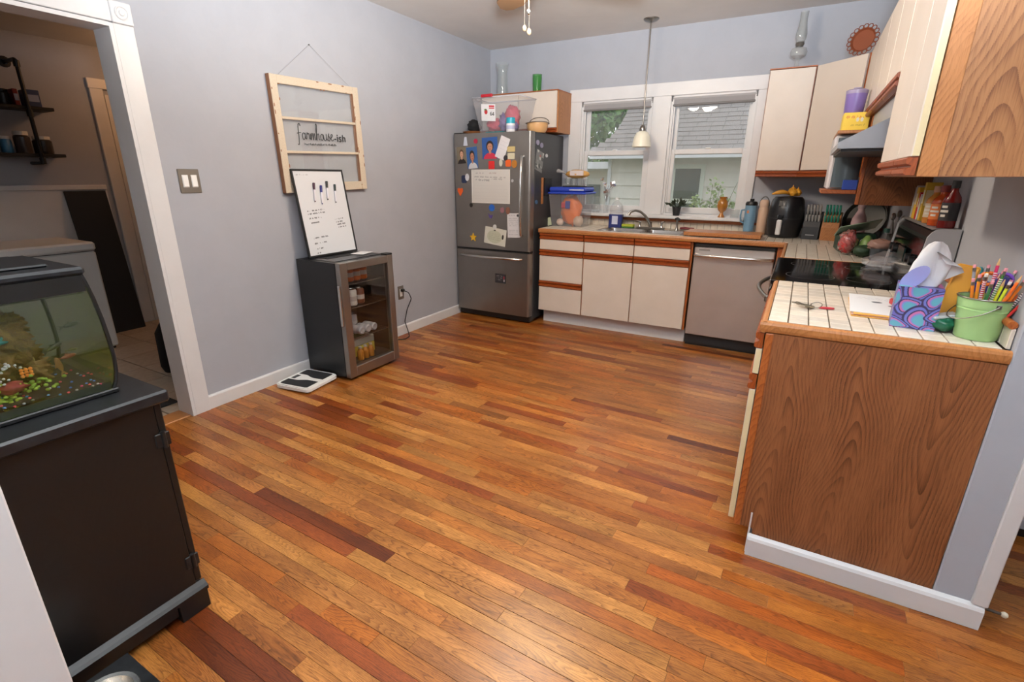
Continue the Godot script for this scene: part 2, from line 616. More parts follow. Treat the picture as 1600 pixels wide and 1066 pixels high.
# ------------------------------------------------------------------ the wooden floor
func build_floor():
	var f := struct("floor", s0(v3(-0.02, -0.12, -0.02), v3(5.25, -0.0185, 7.05)), M.board_bed)
	var a := deg_to_rad(1.8)
	var u := Vector3(cos(a), 0, sin(a))
	var v := Vector3(-sin(a), 0, cos(a))
	var tones := [Color(0.538, 0.198, 0.038), Color(0.495, 0.156, 0.023), Color(0.410, 0.108, 0.017), Color(0.560, 0.236, 0.058), Color(0.482, 0.185, 0.040), Color(0.326, 0.080, 0.015), Color(0.594, 0.272, 0.068), Color(0.426, 0.162, 0.040), Color(0.200, 0.047, 0.011)]
	var cam := Vector3(2.99, 1.37, 4.86)
	var fw := Vector3(-0.4646, -0.3137, -0.828)
	var boards := []
	var w := 0.0572
	var k := 0
	var dv := 0.03
	while dv < 5.9:
		var x := 0.0 - rng.randf() * 0.9
		while x < 5.3:
			var len := rng.randf_range(0.22, 0.62) if rng.randf() < 0.62 else rng.randf_range(0.6, 1.25)
			var x0 := maxf(x, -0.015)
			var x1 := minf(x + len, 5.24)
			if x1 - x0 > 0.05:
				var c := u * ((x0 + x1) * 0.5) + v * (dv + w * 0.5) - Vector3(0, 0, 0.09)
				var d := c - cam
				var dep := d.dot(fw)
				var score := 0.0
				if dep > 0.3 and c.z > 0.45:
					var rt := Vector3(0.872, 0, -0.489).dot(d) / dep
					if absf(rt) < 1.06:
						score = (x1 - x0) * w / (dep * dep * dep)
						if c.x > 2.97 and c.z < 3.03: score = 0.0
						if c.x < 1.4 and c.z > 4.25: score = 0.0
				boards.append([score, x0, x1, dv, k])
			x += len
		dv += w
		k += 1
	var order := boards.duplicate()
	order.sort_custom(func(p, q): return p[0] > q[0])
	var cut: float = order[299][0]
	var rest := sf()
	for b in boards:
		var red: float = clampf(1.55 - (b[1] + b[2]) * 0.42, 0.0, 1.0)
		var r := rng.randf()
		var ti := 0
		if r < 0.014: ti = 8
		elif r < 0.16 + 0.24 * red: ti = [2, 5, 1, 5, 1][rng.randi() % 5]
		else: ti = [0, 0, 3, 4, 6, 7, 1, 0, 3][rng.randi() % 9]
		var tone: Color = tones[ti]
		tone = tone * rng.randf_range(0.84, 1.14)
		tone.a = 1.0
		var uo := rng.randf()
		var row := rng.randi() % 16
		var gap := 0.0005 if rng.randf() < 0.86 else 0.0012
		var x0: float = b[1] + 0.0003
		var x1: float = b[2] - 0.0003
		var z0: float = b[3] + gap
		var z1: float = b[3] + w - gap
		var y := -rng.randf() * 0.0006
		var s: SurfaceTool = rest
		if b[0] >= cut and b[0] > 0.0:
			s = sf()
		s.set_color(tone)
		var e := 0.0003
		var P := []
		for q in [[x0, z0, y - 0.018, 0.0], [x1, z0, y - 0.018, 0.0], [x1, z1, y - 0.018, 0.0], [x0, z1, y - 0.018, 0.0], [x0, z0, y - e, 0.0], [x1, z0, y - e, 0.0], [x1, z1, y - e, 0.0], [x0, z1, y - e, 0.0], [x0 + e, z0 + e, y, 0.0], [x1 - e, z0 + e, y, 0.0], [x1 - e, z1 - e, y, 0.0], [x0 + e, z1 - e, y, 0.0]]:
			P.append(u * q[0] + v * q[1] + Vector3(0, q[2], -0.09))
		var T := []
		for i in 12:
			var xx: float = x0 if i % 4 == 0 or i % 4 == 3 else x1
			var tt: float = 0.04 if i % 4 < 2 else 0.96
			T.append(Vector2(uo + xx / 2.1, (row + tt) / 16.0))
		s.set_smooth_group(-1)
		quv(s, [P[8], P[11], P[10], P[9]], [T[8], T[11], T[10], T[9]])
		for i in 4:
			var j := (i + 1) % 4
			quv(s, [P[4 + i], P[8 + i], P[8 + j], P[4 + j]], [T[4 + i], T[8 + i], T[8 + j], T[4 + j]])
			quv(s, [P[i], P[4 + i], P[4 + j], P[j]], [T[i], T[4 + i], T[4 + j], T[j]])
		if s != rest:
			fin(s, "board", M.board, f)
	var o := fin(rest, "board_field", M.board, f)
	o.set_meta("kind", "stuff")
	# the rest of the floor behind the camera
	var back := sf()
	var vw := 5.86
	back.set_color(Color(0.40, 0.17, 0.06))
	quv(back, [v3(-0.02, -0.001, 7.05), v3(5.25, -0.001, 7.05), v3(5.25, -0.001, vw), v3(-0.02, -0.001, vw)], [Vector2(0, 0), Vector2(2.5, 0), Vector2(2.5, 3), Vector2(0, 3)])
	fin(back, "rear_boards", M.board, f)

# ------------------------------------------------------------------ the pair of sash windows
func build_windows():
	var t := struct("trim_3", s0(v3(0.90, 2.045, 0), v3(2.61, 2.152, 0.022), 0.003), M.trim)
	struct("casing_leg", s0(v3(0.90, 1.04, 0), v3(1.022, 2.045, 0.020), 0.003), M.trim, t)
	struct("casing_leg", s0(v3(2.543, 1.04, 0), v3(2.61, 2.045, 0.020), 0.003), M.trim, t)
	struct("mullion", s0(v3(1.698, 1.04, 0), v3(1.857, 2.045, 0.020), 0.003), M.trim, t)
	struct("stool", s0(v3(0.95, 1.012, -0.02), v3(2.575, 1.04, 0.115), 0.006), M.trim, t)
	struct("apron", s0(v3(0.95, 0.982, 0), v3(2.565, 1.012, 0.045), 0.004), M.oak_trim, t)
	var i := 1
	for xr in [[1.02, 1.70], [1.855, 2.545]]:
		var x0: float = xr[0]
		var x1: float = xr[1]
		var s := sf()
		bx(s, v3(x0, 1.04, -0.15), v3(x0 + 0.022, 2.05, 0.0))
		bx(s, v3(x1 - 0.022, 1.04, -0.15), v3(x1, 2.05, 0.0))
		bx(s, v3(x0, 2.03, -0.15), v3(x1, 2.05, 0.0))
		bx(s, v3(x0, 1.04, -0.15), v3(x1, 1.055, 0.0))
		# guides for the sashes
		bx(s, v3(x0 + 0.022, 1.055, -0.030), v3(x0 + 0.034, 2.03, -0.018))
		bx(s, v3(x1 - 0.034, 1.055, -0.030), v3(x1 - 0.022, 2.03, -0.018))
		var w := struct("window_%d" % i, s, M.trim)
		var lo := sash(x0 + 0.024, x1 - 0.024, 1.058, 1.610, -0.062, 0.040, 0.052)
		var o := struct("lower_sash", lo, M.trim, w)
		struct("pane", s0(v3(x0 + 0.062, 1.10, -0.050), v3(x1 - 0.062, 1.572, -0.047)), M.glass, o)
		var up := sash(x0 + 0.024, x1 - 0.024, 1.565, 2.03, -0.102, 0.038, 0.048)
		o = struct("upper_sash", up, M.trim, w)
		struct("pane", s0(v3(x0 + 0.060, 1.600, -0.090), v3(x1 - 0.060, 1.998, -0.087)), M.glass, o)
		s = s0(v3((x0 + x1) * 0.5 - 0.022, 1.610, -0.045), v3((x0 + x1) * 0.5 + 0.022, 1.620, -0.025), 0.003)
		struct("sash_lock", s, M.white_plastic, w)
		# roller blind, rolled up
		var b := thing("roller_blind", "rolled up grey roller blind at top of the %s kitchen window" % ["narrower tree side" if i == 1 else "roof side"], "blind", v3((x0 + x1) * 0.5, 1.99, -0.016), 0, "roller blinds over the sink windows")
		var hw := (x1 - x0) * 0.5 - 0.008
		s = sf()
		tube(s, [v3(-hw, 0.032, 0), v3(hw, 0.032, 0)], 0.017, 14)
		fin(s, "roll", paint(168, 166, 166, 0.8), b)
		s = sf()
		bx(s, v3(-hw + 0.01, -0.016, 0.012), v3(hw - 0.01, 0.032, 0.0145))
		fin(s, "cloth_end", paint(150, 148, 148, 0.85), b)
		s = sf()
		bx(s, v3(-hw + 0.008, -0.030, 0.006), v3(hw - 0.008, -0.013, 0.020), 0.004)
		fin(s, "bottom_bar", paint(118, 115, 114, 0.6), b)
		for q in [-1, 1]:
			s = sf()
			bx(s, v3(q * hw - 0.005, 0.010, -0.02), v3(q * hw + 0.005, 0.056, 0.018), 0.002)
			fin(s, "bracket", paint(90, 88, 88, 0.5), b)
		i += 1

func sash(x0: float, x1: float, y0: float, y1: float, z: float, st: float, rail: float) -> SurfaceTool:
	var s := sf()
	bx(s, v3(x0, y0, z), v3(x0 + st, y1, z + 0.03), 0.003)
	bx(s, v3(x1 - st, y0, z), v3(x1, y1, z + 0.03), 0.003)
	bx(s, v3(x0 + st, y0, z), v3(x1 - st, y0 + rail, z + 0.03), 0.003)
	bx(s, v3(x0 + st, y1 - 0.042, z), v3(x1 - st, y1, z + 0.03), 0.003)
	return s

# ------------------------------------------------------------------ seen through the windows
func build_outside():
	var gm := mottled("grass", rgb(84, 96, 60), rgb(110, 120, 78), 0.05, 1.2, 0.9)
	var s := s0(v3(-25, -1.0, -30), v3(18, -0.7, -0.15))
	struct("ground", s, gm)
	var shm := mottled("shingle", rgb(104, 96, 92), rgb(176, 168, 162), 0.09, 2.6, 0.9)
	var sid := mottled("siding", rgb(212, 206, 194), rgb(219, 213, 202), 0.02, 1.0, 0.6)
	var h := thing("neighbour_house", "pale green sided house with grey shingle roof beyond the windows", "house", v3(0, -0.7, -5))
	# clapboards, each lapped over the one below
	var y := 0.0
	while y < 2.30:
		s = sf()
		var P := PackedVector2Array([Vector2(0, 0), Vector2(0.030, 0), Vector2(0.006, 0.245), Vector2(0, 0.245)])
		prism(s, P, 9.0, Basis(Vector3(0, 0, 1), Vector3(0, 1, 0), Vector3(-1, 0, 0)), v3(8.66, y, 0.0))
		fin(s, "clapboard", sid, h)
		y += 0.24
	s = s0(v3(-0.40, 0, -0.15), v3(-0.335, 2.4, 0.045))
	fin(s, "corner_board", M.trim, h)
	s = s0(v3(-0.34, 0.0, -3.2), v3(8.66, 2.42, 0.0))
	fin(s, "wall", sid, h)
	# back part of the house beside the porch
	s = s0(v3(-5.0, 0.0, -2.3), v3(-0.36, 2.25, -2.1))
	fin(s, "porch_wall", sid, h)
	s = s0(v3(-2.2, 0.0, -2.1), v3(-1.3, 1.9, -2.06))
	fin(s, "porch_door", paint(96, 104, 92, 0.5), h)
	s = s0(v3(-5.0, 2.25, -2.3), v3(-0.36, 2.40, -1.55))
	fin(s, "porch_beam", M.trim, h)
	# window
	var wn := fin(s0(v3(0.82, 1.00, 0.0), v3(1.40, 2.30, 0.05)), "window", paint(200, 204, 190, 0.5), h)
	for yy in [[1.09, 1.62], [1.70, 2.22]]:
		fin(s0(v3(0.89, yy[0], 0.045), v3(1.33, yy[1], 0.056)), "pane", paint(72, 82, 74, 0.12), wn)
	# soffit and fascia under the eave
	fin(s0(v3(-0.5, 2.40, -0.1), v3(8.7, 2.43, 0.47)), "soffit", sid, h)
	fin(s0(v3(-0.62, 2.39, 0.45), v3(8.7, 2.50, 0.49)), "gutter", M.trim, h)
	# shingle courses up the slope; the rake flares out towards the eave
	var rake := [Vector2(0.0, -0.74), Vector2(0.09, -0.66), Vector2(0.20, -0.48), Vector2(0.34, -0.36), Vector2(0.50, -0.30), Vector2(0.70, -0.28), Vector2(4.0, -0.26)]
	var dir := Vector3(0, 0.85, -1).normalized()
	var nor := Vector3(0, 1, 0.85).normalized()
	for k in 26:
		var d0 := k * 0.125
		var d1 := d0 + 0.14
		var xl := 0.0
		for i in rake.size() - 1:
			if d0 * 0.62 >= rake[i].x: xl = lerpf(rake[i].y, rake[i + 1].y, clampf((d0 * 0.62 - rake[i].x) / (rake[i + 1].x - rake[i].x), 0, 1))
		var o := v3(0, 2.44, 0.45)
		s = sf()
		# tabs, each a little longer or shorter than its neighbour
		var x := xl
		while x < 8.7:
			var tw := rng.randf_range(0.20, 0.34)
			var th := 0.010 + rng.randf() * 0.007
			var j := rng.randf_range(-0.006, 0.006)
			var a0 := o + dir * (d0 + j)
			var a1 := o + dir * d1
			var q := [a0 + v3(x, 0, 0), a0 + v3(x + tw - 0.006, 0, 0), a1 + v3(x + tw - 0.006, 0, 0), a1 + v3(x, 0, 0)]
			quad(s, q[0] + nor * th, q[1] + nor * th, q[2] + nor * 0.002, q[3] + nor * 0.002)
			quad(s, q[0] - nor * 0.003, q[1] - nor * 0.003, q[1] + nor * th, q[0] + nor * th)
			x += tw
		fin(s, "shingle_course", shm, h)
	# roof deck under the shingles
	s = sf()
	var dk := v3(0, 2.43, 0.45)
	quad(s, dk + v3(-0.26, -0.01, 0), dk + v3(8.7, -0.01, 0), dk + v3(8.7, -0.01, 0) + dir * 3.4, dk + v3(-0.26, -0.01, 0) + dir * 3.4)
	fin(s, "roof_deck", paint(90, 86, 82, 0.9), h)
	fin(s0(v3(4.2, 3.4, -1.6), v3(4.4, 4.6, -1.4)), "vent_pipe", M.trim, h)
	# garden trees behind the house
	tree("garden_tree", "dense green garden tree beside the roof, nearest the rake", v3(-3.9, -0.7, -10.6), 6.2, 2.1, rgb(86, 128, 54), 5)
	tree("garden_tree", "taller dark green tree behind the porch", v3(-7.6, -0.7, -14.5), 8.5, 3.2, rgb(58, 96, 44), 6)
	tree("garden_tree", "low bushy tree filling the gap beside the porch", v3(-9.4, -0.7, -10.2), 4.4, 1.9, rgb(70, 112, 50), 8)
	# branchy shrub against the siding
	var b := thing("window_shrub", "thin branchy green shrub in front of the pale siding", "shrub", v3(1.62, -0.7, -4.4))
	var br := sf()
	var lf := sf()
	for i in 16:
		var tip := v3(rng.randf_range(-0.42, 0.42), rng.randf_range(1.3, 2.02), rng.randf_range(-0.1, 0.15))
		if i == 0: tip = v3(0.62, 2.1, 0.1)
		if i == 1: tip = v3(0.40, 2.0, 0.05)
		var mid := v3(tip.x * 0.35, tip.y * 0.6, tip.z * 0.5)
		tube(br, [v3(0, 0, 0), mid, tip], [0.012, 0.008, 0.003], 5)
		for q in 120:
			var tt := rng.randf_range(0.45, 1.0)
			if i < 2 and tt > 0.82 : continue
			var p := mid.lerp(tip, tt * 2.0 - 1.0) if tt > 0.5 else v3(0, 0, 0).lerp(mid, tt * 2.0)
			p += v3(rng.randf_range(-0.09, 0.09), rng.randf_range(-0.09, 0.09), rng.randf_range(-0.06, 0.06))
			leaf(lf, p, 0.065, rng)
	fin(br, "branches", paint(96, 96, 62, 0.8), b)
	var fo := fin(lf, "foliage", paint(136, 156, 96, 0.7), b)
	fo.set_meta("kind", "stuff")

func leaf(s: SurfaceTool, p: Vector3, l: float, r: RandomNumberGenerator):
	var d := Vector3(r.randf_range(-1, 1), r.randf_range(-1, 0.6), r.randf_range(-1, 1)).normalized()
	var w := d.cross(Vector3(r.randf_range(-1, 1), r.randf_range(-1, 1), r.randf_range(-1, 1))).normalized() * l * 0.36
	quad(s, p, p + d * l * 0.5 + w, p + d * l, p + d * l * 0.5 - w)

func tree(called: String, label: String, at: Vector3, tall: float, wide: float, c: Color, sd: int):
	var t := thing(called, label, "tree", at, 0, "trees beside the neighbouring roof")
	var r := RandomNumberGenerator.new()
	r.seed = sd
	var s := sf()
	tube(s, [v3(0, 0, 0), v3(0.06, tall * 0.4, 0), v3(0.0, tall * 0.75, 0.05)], [0.13, 0.10, 0.04], 8)
	fin(s, "trunk", paint(84, 70, 56, 0.9), t)
	var lf := [sf(), sf()]
	for k in 60:
		var cc := v3(r.randf_range(-1, 1) * wide * 0.75, tall * 0.62 + r.randf_range(-0.5, 0.5) * tall * 0.62, r.randf_range(-1, 1) * wide * 0.75)
		var cr := r.randf_range(0.28, 0.55) * wide * 0.5
		for q in 260:
			var d := Vector3(r.randfn(), r.randfn(), r.randfn()).normalized() * cr * pow(r.randf(), 0.4)
			leaf(lf[k % 2], cc + d, r.randf_range(0.15, 0.26), r)
	for k in 2:
		var m := mat("leaf%d_%d" % [sd, k], c if k == 0 else c.lightened(0.14), 0.6)
		m.backlight_enabled = true
		m.backlight = Color(0.10, 0.14, 0.03)
		var o := fin(lf[k], "foliage", m, t)
		o.set_meta("kind", "stuff")

# ------------------------------------------------------------------ the room through the doorway
func build_side_room():
	var s := sf()
	bx(s, v3(-2.55, -0.1, 1.6), v3(-2.45, 2.5, 5.2))
	var w := struct("wall_side_room", s, M.wall)
	struct("chair_rail", s0(v3(-2.45, 1.245, 2.585), v3(-2.428, 1.285, 5.2), 0.004), M.trim, w)
	struct("wainscot", s0(v3(-2.45, 0, 2.585), v3(-2.440, 1.245, 5.2)), M.trim, w)
	struct("wall_side_end", s0(v3(-2.45, -0.1, 1.6), v3(-0.12, 2.5, 1.7)), M.wall)
	struct("wall_side_near", s0(v3(-2.45, -0.1, 5.1), v3(-0.12, 2.5, 5.2)), M.wall)
	struct("ceiling_side_room", s0(v3(-2.55, 2.40, 1.6), v3(-0.12, 2.52, 5.2)), M.ceiling)
	var d := struct("door_1", s0(v3(-2.45, 0.0, 1.75), v3(-2.43, 2.03, 2.44), 0.003), M.trim)
	for y in [[0.12, 0.62], [0.74, 1.22], [1.34, 1.92]]:
		struct("panel", s0(v3(-2.432, y[0], 1.84), v3(-2.424, y[1], 2.35), 0.006), M.trim, d)
	var t := struct("trim_4", s0(v3(-2.45, 0, 2.445), v3(-2.425, 2.07, 2.545), 0.004), M.trim)
	struct("casing_head", s0(v3(-2.45, 2.07, 1.7), v3(-2.425, 2.15, 2.55), 0.004), M.trim, t)
	# tiled floor
	var f := struct("floor_side_room", s0(v3(-2.55, -0.1, 1.6), v3(-0.13, -0.008, 5.2)), paint(104, 92, 80, 0.9))
	var tiles := [mottled("floor_tile_a", rgb(176, 158, 138), rgb(196, 180, 160), 0.03, 2.0, 0.4), mottled("floor_tile_b", rgb(166, 148, 128), rgb(188, 170, 150), 0.03, 2.3, 0.4)]
	var ts := sf()
	box(ts, v3(0, -0.004, 0), v3(0.322, 0.008, 0.322), 0.002)
	ts.generate_normals()
	var tm := ts.commit()
	for i in 7:
		for j in 8:
			inst(tm, "tile", tiles[(i * 3 + j) % 2], f, v3(-0.30 - i * 0.33, 0, 2.35 + j * 0.33))
	s = s0(v3(-0.40, 0, -0.45), v3(0.40, 0.008, 0.45), 0.003)
	solo("door_mat", "flat black mat on the tiles just inside the doorway", "mat", s, paint(24, 24, 26, 0.9), v3(-0.66, 0, 3.83))
	# chest freezer
	var c := thing("chest_freezer", "white chest freezer against the wall in the side room", "freezer", v3(-2.10, 0, 3.60))
	fin(s0(v3(-0.31, 0.02, -0.57), v3(0.31, 0.80, 0.57), 0.012), "body", M.white_plastic, c)
	fin(s0(v3(-0.31, 0.806, -0.575), v3(0.318, 0.872, 0.575), 0.014), "lid", M.white_plastic, c)
	fin(s0(v3(-0.305, 0.80, -0.565), v3(0.308, 0.806, 0.565)), "gasket", paint(110, 110, 110, 0.6), c)
	fin(s0(v3(-0.29, 0.0, -0.55), v3(0.29, 0.02, 0.55)), "foot", M.black_plastic, c)
	# black board leaning against the wainscot
	s = sf()
	box(s, v3(0, 0.62, 0), v3(0.018, 1.25, 0.30), 0.003)
	var b := solo("leaning_board", "tall black board leaning against the white wainscot behind freezer", "board", s, paint(26, 26, 28, 0.55), v3(-2.275, 0.0, 2.755), 0)
	b.rotation_degrees.z = 7.2
	# black bag standing by the jamb
	var g := thing("black_bag", "black canvas bag standing on the tiles beside the white jamb", "bag", v3(-0.86, 0, 3.02))
	s = sf(true)
	lathe(s, [Vector2(0.0, 0.0), Vector2(0.10, 0.0), Vector2(0.115, 0.05), Vector2(0.11, 0.30), Vector2(0.07, 0.38), Vector2(0.05, 0.39), Vector2(0.0, 0.39)], 18, v3(0, 0, 0), Basis(), Vector2(0.8, 1.3))
	fin(s, "sack", paint(20, 20, 22, 0.8), g)
	s = sf()
	tube(s, [v3(0, 0.37, -0.06), v3(0.01, 0.50, -0.04), v3(0.01, 0.56, 0.0), v3(0.01, 0.50, 0.04), v3(0, 0.37, 0.06)], 0.008, 6)
	fin(s, "strap", paint(16, 16, 18, 0.8), g)
	# pipe shelves
	var p := thing("pipe_shelf", "black iron pipe shelf unit with two boards on dark wall", "shelf", v3(-2.45, 1.50, 3.45))
	for y in [0.012, 0.352]:
		fin(s0(v3(0.0, y - 0.012, -0.56), v3(0.205, y + 0.012, 0.62), 0.003), "board", paint(34, 30, 28, 0.6), p)
	for z in [-0.40, 0.52]:
		s = sf()
		tube(s, [v3(0.0, 0.68, z), v3(0.185, 0.68, z), v3(0.205, 0.672, z), v3(0.212, 0.65, z), v3(0.212, -0.02, z), v3(0.20, -0.045, z), v3(0.0, -0.045, z)], 0.0135, 10)
		for y in [0.65, 0.31, -0.03]:
			lathe(s, [Vector2(0, -0.022), Vector2(0.020, -0.022), Vector2(0.020, 0.022), Vector2(0, 0.022)], 10, v3(0.212, y, z))
		lathe(s, [Vector2(0.04, 0), Vector2(0.04, 0.008), Vector2(0.018, 0.010), Vector2(0.018, 0.03)], 14, v3(0, 0.68, z), Basis(Vector3(0, 0, 1), Vector3(1, 0, 0), Vector3(0, 1, 0)))
		fin(s, "pipe", paint(20, 20, 21, 0.45), p)
	var items := [["box", rgb(44, 62, 104), 0.085, 0.12, -0.46, 0.364, "blue cardboard box at the end of the upper pipe shelf", "box"], ["book", rgb(120, 34, 34), 0.03, 0.115, -0.36, 0.364, "dark red book standing on the upper pipe shelf", "book"], ["jar", rgb(30, 30, 34), 0.04, 0.11, -0.30, 0.364, "black jar next to the red book on pipe shelf", "jar"], ["jar", rgb(36, 34, 30), 0.04, 0.11, -0.21, 0.364, "brown black jar on the upper pipe shelf", "jar"], ["tin", rgb(176, 110, 40), 0.04, 0.10, -0.12, 0.364, "orange tin on the upper pipe shelf", "tin"],
		["jar", rgb(52, 46, 42), 0.06, 0.13, -0.46, 0.024, "wide dark jar with white lid at the lower shelf end", "jar"], ["jar", rgb(70, 60, 56), 0.05, 0.16, -0.34, 0.024, "taller dark jar with white lid on lower shelf", "jar"], ["bottle", rgb(64, 130, 176), 0.035, 0.12, -0.24, 0.024, "light blue bottle on the lower pipe shelf", "bottle"], ["jar", rgb(60, 110, 66), 0.04, 0.10, -0.14, 0.024, "green jar with white lid on the lower pipe shelf", "jar"], ["jar", rgb(150, 50, 40), 0.035, 0.11, -0.05, 0.024, "red jar with white lid on the lower pipe shelf", "jar"]]
	for it in items:
		var o := thing(it[0], it[6], it[7], v3(-2.34, 1.50 + it[5] + 0.0005, 3.45 + it[4]))
		var r: float = it[2]
		var hh: float = it[3]
		if it[0] == "box" or it[0] == "book":
			fin(s0(v3(-0.06, 0, -r * 0.5), v3(0.06, hh, r * 0.5), 0.003), "body", mat("it%d" % items.find(it), it[1], 0.5), o)
			fin(s0(v3(0.0601, hh * 0.3, -r * 0.4), v3(0.0606, hh * 0.7, r * 0.4)), "print", paint(150, 160, 190, 0.5), o)
		else:
			s = sf()
			lathe(s, [Vector2(0, 0), Vector2(r * 0.95, 0), Vector2(r, 0.006), Vector2(r, hh * 0.74), Vector2(r * 0.8, hh * 0.82), Vector2(r * 0.8, hh * 0.84), Vector2(0, hh * 0.84)], 16)
			fin(s, "body", mat("it%d" % items.find(it), it[1], 0.35), o)
			s = sf()
			lathe(s, [Vector2(0, hh * 0.82), Vector2(r * 0.9, hh * 0.82), Vector2(r * 0.9, hh), Vector2(0, hh)], 16)
			fin(s, "lid", M.white_plastic if it[5] < 0.1 else M.black_plastic, o)
	# warm ceiling lamp of that room
	var l := thing("ceiling_lamp", "round warm ceiling lamp in the side room", "lamp", v3(-1.75, 2.40, 2.15))
	s = sf()
	lathe(s, [Vector2(0, -0.07), Vector2(0.06, -0.065), Vector2(0.10, -0.045), Vector2(0.12, -0.015), Vector2(0.12, 0.0)], 24)
	var gm := mat("warm_glow", rgb(255, 226, 190), 0.5)
	gm.emission_enabled = true
	gm.emission = rgb(255, 190, 120)
	gm.emission_energy_multiplier = 1.2
	fin(s, "shade", gm, l)
	s = sf()
	lathe(s, [Vector2(0.128, -0.012), Vector2(0.128, 0.0)], 24)
	fin(s, "rim", M.nickel, l)
	var li := OmniLight3D.new()
	li.name = "lamp_light"
	l.add_child(li)
	li.position = v3(0, -0.12, 0)
	li.light_color = Color(1.0, 0.74, 0.52)
	li.light_energy = 0.22
	li.light_size = 0.10
	li.omni_range = 6.0
	li.omni_attenuation = 2.0
	li.shadow_enabled = true

# ------------------------------------------------------------------ fitted cupboards
const ZX := Basis(Vector3(0, 0, 1), Vector3(0, 1, 0), Vector3(-1, 0, 0))   # profile x -> +z, run towards -x
const XZ := Basis(Vector3(-1, 0, 0), Vector3(0, 1, 0), Vector3(0, 0, -1))  # profile x -> -x, run towards -z

# moulded oak finger pull, 0.055 high, standing out along the profile's x
func pull_profile(h := 0.055) -> PackedVector2Array:
	return PackedVector2Array([Vector2(0, 0), Vector2(0.020, 0), Vector2(0.026, h * 0.10), Vector2(0.026, h * 0.32), Vector2(0.012, h * 0.46), Vector2(0.012, h * 0.54), Vector2(0.024, h * 0.66), Vector2(0.026, h * 0.92), Vector2(0.022, h), Vector2(0, h)])

# cream front with the oak pull along its top (facing +z)
func front_z(parent: Node, called: String, x0: float, x1: float, y0: float, y1: float, z: float, rail := true, h := 0.055):
	var o := fin(s0(v3(x0, y0, z - 0.02), v3(x1, y1, z), 0.002), called, M.cream, parent)
	if rail:
		var s := sf()
		prism(s, pull_profile(h), x1 - x0, ZX, v3(x1, y1 + 0.002, z - 0.016))
		fin(s, "pull_rail", M.oak_pull, o)

func build_base_cabinets():
	var zf := 0.588
	var c := thing("drawer_cabinet", "cream three drawer base cabinet with oak pulls beside the fridge", "cabinet", v3(0.889, 0, 0))
	fin(s0(v3(0, 0.128, 0.02), v3(0.446, 0.872, zf - 0.022)), "body", M.oak_trim, c)
	front_z(c, "drawer", 0.004, 0.440, 0.722, 0.814, zf)
	front_z(c, "drawer", 0.004, 0.440, 0.424, 0.662, zf)
	front_z(c, "drawer", 0.004, 0.440, 0.132, 0.365, zf)
	fin(s0(v3(0.02, 0.0, 0.45), v3(0.446, 0.125, 0.50)), "toe_kick", M.trim, c)
	c = thing("sink_cabinet", "cream two door sink base cabinet with oak pulls", "cabinet", v3(1.336, 0, 0))
	fin(s0(v3(0, 0.128, 0.02), v3(0.938, 0.70, zf - 0.022)), "body", M.oak_trim, c)
	fin(s0(v3(0, 0.70, zf - 0.042), v3(0.938, 0.872, zf - 0.022)), "face_frame", M.oak_trim, c)
	for x in [[0.004, 0.455], [0.463, 0.922]]:
		front_z(c, "drawer_front", x[0], x[1], 0.722, 0.814, zf)
		front_z(c, "door", x[0], x[1], 0.132, 0.662, zf)
	fin(s0(v3(0, 0.0, 0.45), v3(0.938, 0.125, 0.50)), "toe_kick", M.trim, c)
	# blind corner under the tiled counter
	c = thing("corner_cabinet", "oak corner base cabinet under the tiled counter by the range", "cabinet", v3(2.93, 0, 0))
	fin(s0(v3(0.03, 0.10, 0.02), v3(0.636, 0.872, 1.405)), "body", M.oak_trim, c)
	fin(s0(v3(0.01, 0.132, 0.66), v3(0.03, 0.80, 1.40), 0.002), "door", M.cream, c)
	fin(s0(v3(0.08, 0.0, 0.02), v3(0.63, 0.10, 1.40)), "toe_kick", M.trim, c)
	fin(s0(v3(-0.045, 0.10, 0.52), v3(-0.005, 0.872, 0.57)), "filler", M.oak_trim, c)

func basin(s: SurfaceTool, x0: float, x1: float, z0: float, z1: float, y: float, d: float):
	var r0 := rounded(x1 - x0, z1 - z0, 0.05, 5)
	var c := v3((x0 + x1) * 0.5, y, (z0 + z1) * 0.5)
	var n := r0.size()
	var L := [[1.0, 0.0], [0.985, -0.012], [0.95, -d + 0.03], [0.90, -d], [0.0, -d - 0.004]]
	s.set_smooth_group(3)
	for i in L.size() - 1:
		for k in n:
			var p := r0[k]
			var q := r0[(k + 1) % n]
			var a: float = L[i][0]
			var b: float = L[i + 1][0]
			quad(s, c + v3(p.x * a, L[i][1], p.y * a), c + v3(p.x * b, L[i + 1][1], p.y * b), c + v3(q.x * b, L[i + 1][1], q.y * b), c + v3(q.x * a, L[i][1], q.y * a))

func nosing() -> PackedVector2Array:
	return PackedVector2Array([Vector2(0, 0), Vector2(0.010, 0.0), Vector2(0.017, 0.005), Vector2(0.019, 0.014), Vector2(0.019, 0.028), Vector2(0.016, 0.036), Vector2(0.008, 0.040), Vector2(0, 0.040)])

func tile_mesh(w: float, d: float) -> ArrayMesh:
	var s := sf()
	box(s, v3(0, -0.004, 0), v3(w, 0.008, d), 0.0015)
	s.generate_normals()
	return s.commit()

